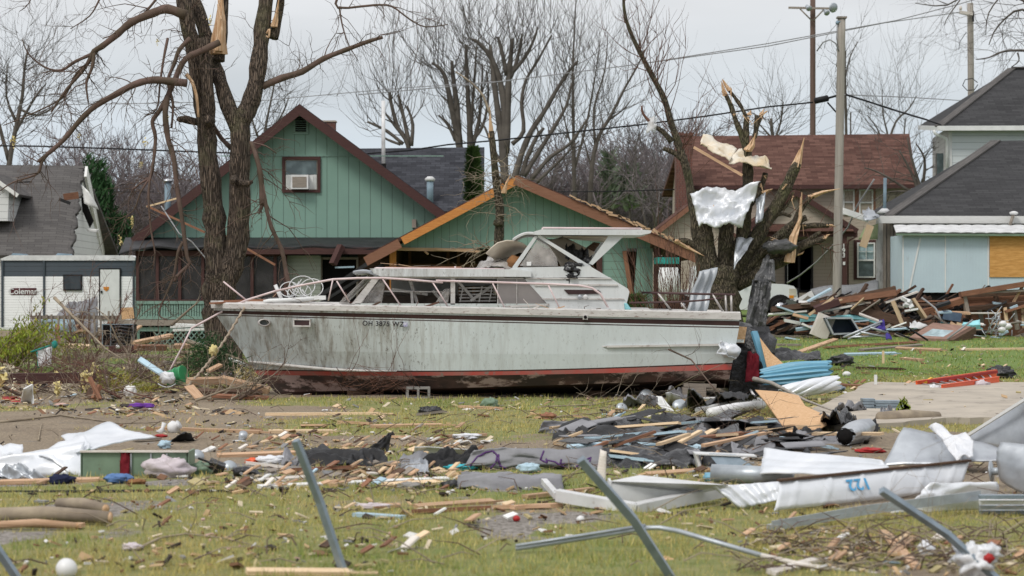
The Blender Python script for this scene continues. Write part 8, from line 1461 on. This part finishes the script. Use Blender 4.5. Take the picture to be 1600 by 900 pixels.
for a in ((1262, 478, 1400, 458, .2, .18, 'lumber_red'), (1205, 485, 1280, 476, .4, .16, 'lumber_brown'), (1330, 483, 1450, 512, .2, .28, 'lumber_brown'), (1310, 470, 1400, 452, .1, .2, 'lumber_brown'), (1395, 470, 1410, 505, .25, .12, 'lumber_pale'), (1425, 467, 1445, 497, .32, .08, 'lumber_pale'), (1440, 488, 1505, 468, .2, .18, 'lumber_red'), (1500, 460, 1625, 440, .4, .16, 'lumber_red'), (1520, 458, 1630, 452, .3, .06, 'lumber_grey'), (1505, 458, 1512, 492, .15, .12, 'lumber_grey'), (1515, 482, 1600, 474, .12, .12, 'lumber_brown'),
  (1440, 520, 1480, 510, .1, .06, 'lumber_pale'), (1380, 520, 1425, 527, .1, .07, 'lumber_pale'), (1480, 536, 1560, 528, .15, .06, 'lumber_red'), (1400, 508, 1440, 515, .2, .03, 'board_white'), (1250, 500, 1340, 494, .12, .09, 'board_teal'), (1245, 493, 1360, 498, .16, .1, 'board_teal'), (1340, 496, 1380, 506, .1, .08, 'board_teal'), (1280, 488, 1350, 474, .15, .06, 'board_white'), (1200, 492, 1260, 487, .3, .05, 'board_white'), (1225, 500, 1250, 505, .3, .08, 'board_white'), (1550, 540, 1630, 512, .12, .1, 'lumber_grey'), (1470, 505, 1535, 515, .14, .08, 'board_teal'), (1480, 532, 1510, 535, .4, .05, 'lumber'), (1555, 533, 1600, 540, .1, .06, 'lumber_grey'), (1380, 531, 1440, 538, .4, .04, 'lumber'),
  (1290, 535, 1390, 531, .12, .05, 'board_white'), (1410, 535, 1460, 533, .3, .04, 'board_white'), (1300, 525, 1350, 532, .1, .07, 'lumber_grey'), (1360, 470, 1385, 500, .1, .14, 'lumber_brown'), (1470, 480, 1500, 495, .1, .08, 'lumber_grey'), (1570, 480, 1574, 515, .12, .1, 'lumber_pale'), (1584, 482, 1590, 515, .12, .1, 'lumber_grey'), (1560, 482, 1562, 508, .12, .1, 'lumber'), (1598, 480, 1600, 512, .12, .1, 'lumber_pale'), (1350, 468, 1330, 486, .6, .03, 'lumber_pale'), (1375, 470, 1345, 490, .5, .03, 'lumber_grey')): pb(*a)
for k in range(70):
 x = RB.uniform(1200, 1600); y = RB.uniform(470, 532); a = RB.gauss(0, .5); L_ = RB.uniform(12, 60); pb(x, y, x + L_ * math.cos(a), min(534, y + L_ * math.sin(a) * .6), RB.uniform(.05, .25), RB.uniform(.03, .09), RB.choice(('lumber_brown', 'lumber_brown', 'felt_black', 'lumber_grey', 'lumber_grey', 'lumber_red', 'lumber', 'lumber_pale', 'board_white', 'board_blue', 'lumber_white')), 66.4 - (y - 470) / 70 * 1.2 + RB.uniform(-.2, .2))
mb = MB(); D_ = 65.6; mb.prism([P(1273, 481, D_), P(1310, 467, D_), P(1314, 476, D_), P(1276, 489, D_)], (0, .5, .05)); solo('brown_slab', mb, mm('trim_brown'), 'smooth dark brown panel resting on top of the rubble below the grey roof section', 'panel')
# cabinet carcass
bx_ = thing('empty_cabinet', 'grey empty cabinet carcass lying open-fronted at the foot of the rubble', 'cabinet', GD(1312, 64.5)); D_ = 64.5; mb = MB(); O = [P(1290, 497, D_), P(1330, 497, D_), P(1344, 520, D_), P(1302, 522, D_)]
for i in range(4): a = O[i]; b = O[(i + 1) % 4]; mb.prism([a, b, b + V((0, .9, 0)), a + V((0, .9, 0))], (0, 0, -.03))
mb.prism([q + V((0, .9, 0)) for q in O], (0, .03, 0)); mb.build('body', mm('steel_blue'), bx_); mb = MB()
for i in range(4): mb.beam(O[i] - V((0, .02, 0)), O[(i + 1) % 4] - V((0, .02, 0)), .04, .05)
mb.build('edge_trim', mm('metal_pale'), bx_)
mb = MB(); mb.box(P(1285, 510, 65.2), (.5, .4, .7), Euler((0, .4, 0))); solo('cream_box', mb, mm('lumber_white'), 'cream coloured box corner left of the empty grey cabinet', 'box')
# folded chair frame, purple cloth
mb = MB()
for a in ((1318, 527, 1378, 502), (1325, 530, 1375, 506), (1330, 527, 1385, 524), (1345, 519, 1390, 528), (1360, 512, 1388, 520)): mb.tube([P(a[0], a[1], 64), P(a[2], a[3], 64.3)], .035, 6)
solo('folding_chair_frame', mb, mm('metal_pale'), 'collapsed pale metal chair frame at the foot of the rubble', 'chair frame')
sheet3('indigo_cloth', 'indigo', 'deep blue-violet cloth hanging on the collapsed chair frame', 'cloth', [P(1362, 516, 64.2), P(1384, 517, 64.2), P(1381, 499, 64.4), P(1374, 501, 64.4)], 8, 8, .08, 3, 3); sheet3('indigo_cloth', 'indigo', 'small blue-violet cloth lying lower right of the chair frame', 'cloth', [P(1384, 530, 63.8), P(1394, 530, 63.8), P(1390, 520, 64), P(1384, 521, 64)], 6, 6, .05, 3, 4)
# panelled door with glass
dr = thing('panelled_door', 'brown wooden door with broken glass lying tilted at the front of the rubble', 'door', GD(1465, 64)); C = [P(1420, 527, 63.6), P(1482, 530, 63.4), P(1517, 510, 64.6), P(1458, 504, 65.0)]
mb = MB()
def bil(u, v): return (C[0] * (1 - u) + C[1] * u) * (1 - v) + (C[3] * (1 - u) + C[2] * u) * v
for (u0, u1, v0, v1) in ((0, .22, 0, 1), (.78, 1, 0, 1), (.22, .78, 0, .15), (.22, .78, .62, .75), (.22, .78, .9, 1)): mb.prism([bil(u0, v0), bil(u1, v0), bil(u1, v1), bil(u0, v1)], (0, 0, -.12))
mb.build('frame', M('door_brown', (.30, .185, .145), (.23, .14, .11), scale=5, rough=.8), dr); mb = MB(); mb.prism([bil(.22, .15), bil(.78, .15), bil(.78, .62), bil(.22, .62)], (0, 0, -.04)); mb.build('pane', mm('window_blind'), dr); mb = MB(); mb.prism([bil(.22, .75), bil(.78, .75), bil(.78, .9), bil(.22, .9)], (0, 0, -.06)); mb.build('panel', mm('door_brown'), dr)
mb = MB(); mb.prism([bil(1, 0) + V((0, -.02, -.02)), bil(1, 1) + V((0, -.02, -.02)), bil(1, 1) - V((0, .02, .3)), bil(1, 0) - V((0, .02, .3))], (.15, 0, 0)); mb.build('side_jamb', mm('lumber_brown'), dr)
mb = MB(); mb.box(P(1486, 494, 66), (.55, .4, .26), Euler((0, .15, 0))); solo('navy_box', mb, mm('steel_blue'), 'dark blue box in the middle of the rubble behind the brown door', 'box')
for k, (x, y) in enumerate(((1412, 467), (1420, 471), (1416, 476), (1424, 479))): mb = MB(); mb.box(P(x, y, 65.6), (.15, .15, .1), Euler((.3, .5, k))); solo('white_carton', mb, mm('plastic_white'), 'small white carton spilled on top of the rubble', 'carton', 'white cartons on the rubble')
sheet3('white_sink', 'metal_white', 'white basin shell in the rubble left of the brown door', 'basin', [P(1420, 517, 65), P(1450, 510, 65), P(1430, 502, 65.5), P(1422, 505, 65.5)], 8, 6, .1, 2, 3); sheet3('teal_cushion', 'board_teal', 'pale turquoise cushion behind the right end of the brown door', 'cushion', [P(1503, 508, 65), P(1532, 508, 65), P(1531, 500, 65.4), P(1505, 504, 65.4)], 8, 6, .04, 2, 3, .15)
# fallen wooden wall at right end
fw = thing('fallen_wall', 'reddish-brown timber wall section leaning at the right end of the rubble', 'wall section', GD(1570, 67.2)); mb = MB(); D_ = 67; mb.prism([P(1505, 463, D_), P(1660, 455, D_), P(1660, 530, D_ - .3), P(1520, 520, D_ - .3)], (0, .06, 0)); mb.build('sheathing', mm('lumber_red'), fw)
for (a, b, c, d) in ((1505, 462, 1640, 456), (1508, 482, 1640, 476), (1507, 461, 1514, 498), (1530, 480, 1536, 512), (1555, 460, 1560, 480)): mb = MB(); mb.beam(P(a, b, D_ - .15), P(c, d, D_ - .2), .1, .13); mb.build('stud', mm('lumber_brown' if b < 470 else 'lumber_grey'), fw)
# wire rack & pipes
mb = MB()
for k in range(26): a = P(RB.uniform(1540, 1585), RB.uniform(495, 530), 64.5); mb.tube([a, a + V((RB.uniform(-.4, .4), RB.uniform(-.2, .2), RB.uniform(-.2, .5)))], .012, 4)
pts = [P(1542, 520, 64.5), P(1552, 500, 64.5), P(1558, 490, 64.5), P(1562, 492, 64.5), P(1556, 508, 64.5), P(1548, 522, 64.5)]; mb.tube(pts, .025, 5); solo('wire_rack', mb, mm('metal_pale'), 'tangled pale wire rack before the leaning timber wall', 'rack')
for k, (x, y) in enumerate(((1567, 506), (1566, 515), (1575, 510))): mb = MB(); mb.blob(P(x, y, 64.3), (.12, .1, .09), .2, 2); solo('white_container', mb, mm('plastic_white'), 'small white container by the wire rack', 'container', 'white containers by the wire rack')
mb = MB(); pts = [P(1440, 465, 65.3), P(1452, 474, 65.2), P(1462, 482, 65), P(1468, 495, 64.8), P(1471, 502, 64.8)]; mb.tube(pts, .03, 6); solo('curved_hose', mb, mm('wire_grey'), 'pale hose curving over the rubble above the navy box', 'hose')
for (a, b, c, d, lb) in ((1416, 510, 1450, 532, 'dark thin rod crossing the brown door lower left'), (1438, 535, 1400, 520, 'dark thin rod left of the brown door'), (1520, 500, 1480, 530, 'pale thin rod across the brown door corner')): mb = MB(); mb.tube([P(a, b, 63.3), P(c, d, 63.2)], .03, 5); solo('metal_rod', mb, mm('cable' if 'dark' in lb else 'wire_grey'), lb, 'rod')
mb = MB(); mb.prism([P(1240, 470, 71.2), P(1268, 454, 71.2), P(1277, 470, 71.2), P(1262, 462, 71.2), P(1250, 472, 71.2)], (0, .06, 0)); solo('white_bargeboard', mb, mm('board_white'), 'white bargeboard triangle at the left end of the fallen roof section', 'board')
# ---------------------------------------------------------------- pickup truck
DTk = 84.0; tk = thing('pickup_truck', 'white pickup truck with boxy amber-cornered headlight, parked beside the tan house', 'truck', GD(1140, DTk)); gk = gh(P(1140, 0, DTk).x, DTk)
def tz(py): return P(0, py, DTk).z
prof = [(1035, 452), (1080, 452), (1082, 449), (1084, 418), (1090, 415), (1145, 415), (1152, 418), (1174, 440), (1178, 442), (1225, 444), (1240, 447), (1245, 453), (1247, 470), (1247, 480), (1238, 484), (1035, 484)]
mb = MB(); mb.prism([P(a, b, DTk) for a, b in prof], (0, 1.85, 0)); bd = mb.build('body', mm('car_white'), tk); bv = bd.modifiers.new('b', 'BEVEL'); bv.width = .05; bv.segments = 3; bv.limit_method = 'ANGLE'
mb = MB(); mb.prism([P(a, b, DTk - .012) for a, b in ((1120, 422), (1144, 422), (1163, 440), (1120, 440))], (0, .02, 0)); mb.prism([P(a, b, DTk - .012) for a, b in ((1099, 422), (1108, 422), (1108, 446), (1099, 446))], (0, .02, 0)); mb.build('side_window', mm('dark_glass'), tk)
mb = MB(); mb.prism([P(1149, 420, DTk + .15), P(1172, 440, DTk + .1), P(1172, 440, DTk + 1.75), P(1149, 420, DTk + 1.7)], (.02, 0, .02)); mb.build('windscreen', mm('dark_glass'), tk)
for px in (1065, 1219):
 mb = MB(); c = P(px, 476, DTk); mb.lathe((c.x, DTk - .015, gk + .40), [(.50, 0), (.50, .3)], (0, 1, 0), 24); mb.build('wheel_arch', mm('dark_gap'), tk)
 mb = MB(); mb.lathe((c.x, DTk - .03, gk + .38), [(.22, .02), (.36, .0), (.38, .04), (.38, .22), (.3, .24)], (0, 1, 0), 24); wo = mb.build('wheel', mm('tyre'), tk); mb = MB(); mb.lathe((c.x, DTk - .06, gk + .38), [(.06, .0), (.08, .03), (.21, .03), (.22, .06)], (0, 1, 0), 20); mb.build('rim', mm('chrome'), wo)
mb = MB(); bx(mb, 1233, 1244, 451, 462, DTk, .12, 0, -.03); hl = mb.build('headlight', mm('lamp_glass'), tk); mb = MB(); bx(mb, 1233, 1240, 461.5, 466, DTk, .1, 0, -.035); mb.build('indicator', mm('amber'), hl)
mb = MB(); bx(mb, 1228, 1251, 468, 483, DTk, 1.95, 0, -.05); mb.build('bumper', mm('chrome'), tk); mb = MB(); bx(mb, 1244, 1249, 450, 466, DTk, 1.7, 0, .08); mb.build('grille', mm('cable'), tk); mb = MB(); mb.box((P(1160, 440, DTk).x, DTk - .12, tz(438)), (.1, .22, .18)); mb.build('wing_mirror', mm('cable'), tk)
# ---------------------------------------------------------------- poles and cables
def pole(nm, label, px, py0, py1, D, wpx, m_, m2=None):
 b = GD(px[1], D); t = P(px[0], py0, D); r_ = wpx * D / FPX / 2; T = thing(nm, label, 'utility pole', b); mb = MB(); n = 16; mb.tube([b.lerp(t, i / n) for i in range(n + 1)], [r_ * (1.08 - .16 * i / n) for i in range(n + 1)], 12, 0, True); mb.build('shaft', mm(m_), T); return T, b, t
T1, b1, t1 = pole('utility_pole', 'weathered grey wooden utility pole in front of the tan house, orange-stained at its foot', (1315, 1307), 29, 445, 74.5, 13.5, 'pole_grey')
mb = MB(); n = 10; lo = b1.lerp(t1, .0); mb.tube([b1.lerp(t1, .02 + .2 * i / n) for i in range(n + 1)], [.155 - .006 * i / n for i in range(n + 1)], 12); mb.build('stained_base', mm('pole_stain'), T1)
mb = MB(); q = P(1309, 34, 74.4); mb.tube([q, q + V((.1, 0, 0))], .03, 6); mb.lathe(q - V((.02, 0, .08)), [(.05, 0), (.06, .05), (.03, .12)], n=10); mb.build('insulator', mm('vent_blue'), T1)
mb = MB(); mb.box((t1.x, t1.y, t1.z + .03), (.33, .33, .06)); mb.build('pole_cap', mm('lumber_grey'), T1)
mb = MB(); mb.tube([P(1311, 80, 74.4), P(1306, 68, 74.4), P(1297, 62, 74.4), P(1286, 66, 74.5), P(1276, 80, 74.6)], .025, 5); mb.tube([P(1308, 38, 74.4), P(1307, 60, 74.4), P(1310, 80, 74.4)], .012, 4); mb.tube([P(1307, 38, 74.4), P(1298, 48, 74.4), P(1291, 58, 74.4), P(1288, 76, 74.4)], .01, 4); mb.build('service_loop', mm('wire_grey'), T1)
T2, b2, t2 = pole('utility_pole', 'dark brown pole with crossarm floodlights behind the tan house', (1270, 1270), -10, 212, 112, 9, 'pole_brown')
mb = MB(); mb.beam(P(1232, 12, 111.6), P(1308, 13.5, 111.6), .12, .1); mb.tube([P(1250, 14, 111.6), P(1268, 32, 111.7)], .04, 5); mb.tube([P(1288, 14, 111.6), P(1271, 32, 111.7)], .04, 5); mb.build('crossarm', mm('lumber_grey'), T2)
for k, (x, y, r_) in enumerate(((1302, 12, .26), (1264, 13, .16), (1292, 20, .16))): mb = MB(); mb.lathe(P(x, y, 111.2), [(.08, -.25), (r_ * .7, -.1), (r_, 0), (r_ * .9, .05)], (.5, -1, -.3 if k == 0 else -.8), 14); mb.build('floodlight', mm('galv_light'), T2)
T3, b3, t3 = pole('utility_pole', 'tan utility pole with single arm behind the roof of the pale house', (1516, 1520), 5, 147, 100, 10.5, 'pole_grey')
mb = MB(); mb.beam(P(1499, 19, 99.7), P(1520, 22, 99.7), .14, .14); mb.lathe(P(1501, 16, 99.7), [(.04, 0), (.08, .06), (.04, .2)], n=10); mb.build('arm', mm('lumber_white'), T3)
mb = MB(); mb.box(P(1520.5, 26, 99.7), (.08, .1, .45)); mb.tube([P(1516 + 12 * math.cos(k), 132 + 10 * math.sin(k), 99.6) for k in range(7)], .02, 4); mb.tube([P(1498, 78, 99.6), P(1500, 65, 99.6), P(1510, 50, 99.6)], .015, 4); mb.build('pole_hardware', mm('cable'), T3)
def cable(label, pts, r_, m_='cable', nm='cable', sub=8):
 mb = MB(); o = []
 for i in range(len(pts) - 1):
  a = P(*pts[i]); b = P(*pts[i + 1])
  for k in range(sub): o.append(a.lerp(b, k / sub))
 o.append(P(*pts[-1])); mb.tube(o, r_, 5); return solo(nm, mb, mm(m_), label, 'cable')
cable('thick black cable sagging across the picture from the left edge to the grey pole', [(-60, 227, 76), (60, 228.5, 76), (170, 232, 76), (300, 237, 76), (420, 241, 76), (560, 241, 76), (640, 235, 76), (700, 226, 76), (780, 219, 76), (880, 208, 75.5), (1000, 195, 75), (1100, 182, 75), (1200, 167, 75), (1270, 160, 75)], .028)
cable('black cable running down from the grey pole to the roof of the pale house', [(1322, 148, 74.5), (1360, 160, 75), (1400, 173, 76), (1447, 187, 78), (1470, 195, 80)], .035)
mb = MB(); a = P(1272, 158, 74.8); b = P(1295, 153, 74.7); mb.tube([a, a.lerp(b, .05), a.lerp(b, .95), b], [.05, .11, .11, .05], 10); mb.tube([b, P(1309, 149, 74.5)], .04, 6); mb.tube([P(1293, 160, 74.8), P(1309, 178, 74.6)], .03, 5); solo('splice_box', mb, mm('cable'), 'black cylindrical splice case on the cable beside the grey pole', 'splice case')
for k, (lb, pts, r_) in enumerate((('faint high wire, upper of the pair crossing above the rooftops', [(1000, 100, 95), (1200, 68, 95), (1400, 32, 95), (1500, 6, 95), (1560, -12, 95)], .022), ('faint wire sweeping up to the tan pole behind the pale house', [(560, 148, 95), (760, 130, 95), (1000, 100, 95), (1200, 72, 95), (1380, 36, 96), (1500, 19, 99)], .022), ('faint thin wire passing left behind the green gable', [(-60, 165, 95), (200, 162, 95), (400, 158, 95), (620, 138, 95), (800, 126, 95)], .018), ('faint thin wire running from the grey pole to the right', [(1320, 148, 76), (1420, 152, 85), (1500, 157, 95)], .018), ('thin low wire crossing before the far wood', [(-30, 298, 100), (240, 300, 100)], .022), ('thin low wire running above the garage to the brick chimney', [(850, 300, 98), (960, 299, 98), (1060, 296, 98)], .028), ('pale fallen wire sagging from the roof corner to the truck', [(1366, 280, 75.4), (1340, 320, 76), (1325, 355, 77), (1300, 385, 78), (1275, 410, 79), (1250, 430, 80), (1230, 442, 81)], .03), ('thin fallen wire hanging beside the left trunk', [(252, 322, 62), (280, 365, 61), (300, 378, 61), (325, 408, 61)], .02))): cable(lb, pts, r_, 'wire_grey' if k not in (4, 5) else 'cable', 'wire')
for k, (a, b, w_, m_, lb) in enumerate((((230, 322, 64.8), (320, 363, 64.6), .06, 'lumber_red', 'long reddish batten hanging across the green gable at left'), ((345, 365, 64.6), (430, 414, 64.5), .06, 'lumber_red', 'reddish batten slanting over the screened porch'), ((229, 323, 66), (276, 310, 66), .05, 'lumber_pale', 'pale batten sticking out behind the left rake board'))): mb = MB(); mb.beam(P(*a), P(*b), w_, w_); solo('hanging_batten', mb, mm(m_), lb, 'batten')
mb = MB(); D_ = 58; bx(mb, 1027, 1062, 402, 412, D_, 1.2); solo('teal_canopy', mb, mm('teal_cloth'), 'teal canopy edge under the garage right eave', 'canopy'); mb = MB(); mb.tube([P(1045, 418, 57.5), P(1045, 440, 57.5), P(1046, 470, 57.5)], [.25, .3, .28], 14); solo('white_tank', mb, mm('vinyl_white'), 'white upright tank below the teal canopy', 'tank'); mb = MB(); bx(mb, 1026, 1064, 400, 500, 60.5, .1); solo('dark_shed_back', mb, mm('dark_gap'), 'dark shed back behind the white tank', 'shed')
# green shrub at garage corner
mb = MB()
for k in range(1500): q = P(RB.gauss(990, 9), RB.uniform(462, 492), 56 + RB.uniform(-.4, .4)); d = V((RB.gauss(0, 1), RB.gauss(0, 1), .7)).normalized(); s_ = d.cross(V((RB.random(), RB.random(), RB.random()))).normalized() * .02; mb.add([q - s_, q + s_, q + d * .16], [(0, 1, 2)])
solo('green_shrub', mb, cg2, 'small green evergreen shrub behind the boat cabin by the garage wall', 'shrub')
# ---------------------------------------------------------------- litter too small and too many to count
LC = [('chip_wood', (.55, .38, .22)), ('chip_pale', (.68, .58, .42)), ('chip_dark', (.05, .04, .035)), ('chip_white', (.74, .73, .71)), ('chip_grey', (.26, .26, .26)), ('chip_brown', (.22, .12, .07)), ('chip_straw', (.45, .38, .2)), ('chip_pink', (.62, .42, .36))]
lm = [M(a, b, rough=.9, bump=0) for a, b in LC]; mb = MB(); wts = [6, 5, 6, 3, 3, 6, 4, 1]
zones = [(1900, 0, 1600, 640, 790), (1300, 0, 1600, 785, 900), (1400, 330, 1250, 665, 775), (1400, 0, 430, 585, 650), (900, 1150, 1600, 540, 640), (500, 400, 1180, 612, 660), (500, 1150, 1600, 820, 895), (500, 0, 330, 540, 600)]
for n, x0, x1, y0, y1 in zones:
 for k in range(n):
  px = RB.uniform(x0, x1); py = RB.uniform(y0, y1); D_ = CAMH * FPX / (py - 450); x = (px - 800) * D_ / FPX; g0 = gh(x, D_) + (.085 if in_drive(np.array([x]), np.array([D_]))[0] else .02); L_ = RB.choice((.015, .02, .03, .05, .08, .14)) * RB.uniform(.6, 1.2) * (.75 if D_ < 20 else 1) * (1 + .4 * (D_ > 30)); w_ = L_ * RB.uniform(.12, .7); a = RB.uniform(0, 3.14)
  if in_drive(np.array([x]), np.array([D_]))[0] and RB.random() < .75 or float(fbm(x * .9 + 5, D_ * .35 + 9, 2)) < RB.uniform(.38, .62): continue
  mb.box((x, D_, g0), (L_, w_, RB.uniform(.004, .02)), Euler((RB.gauss(0, .3), RB.gauss(0, .3), a)), RB.choices(range(8), wts)[0])
kind(mb.build('litter', lm), 'stuff')['label'] = 'fine chips, splinters and scraps scattered over the ground'
mb = MB()
for k in range(1300):
 x0, x1, y0, y1 = RB.choice(((0, 430, 585, 640), (850, 1250, 600, 700), (400, 1200, 650, 780), (1150, 1600, 830, 895), (0, 1600, 640, 890), (1180, 1600, 525, 600))); px = RB.uniform(x0, x1); py = RB.uniform(y0, y1); D_ = CAMH * FPX / (py - 450); x = (px - 800) * D_ / FPX; g0 = gh(x, D_) + .02; q = V((x, D_, g0)); a = RB.uniform(0, 6.28); L_ = RB.uniform(.12, .5); d = V((math.cos(a), math.sin(a) * .6, RB.uniform(0, .5)))
 mb.tube([q, q + d * L_ * .5 + V((0, 0, .02)), q + d * L_ + V((RB.gauss(0, .05), 0, -.02))], [.006, .005, .002], 3, RB.randint(0, 1), False)
kind(mb.build('twig_litter', [mm('bark_limb'), mm('bark_pale')]), 'stuff')['label'] = 'small fallen twigs'
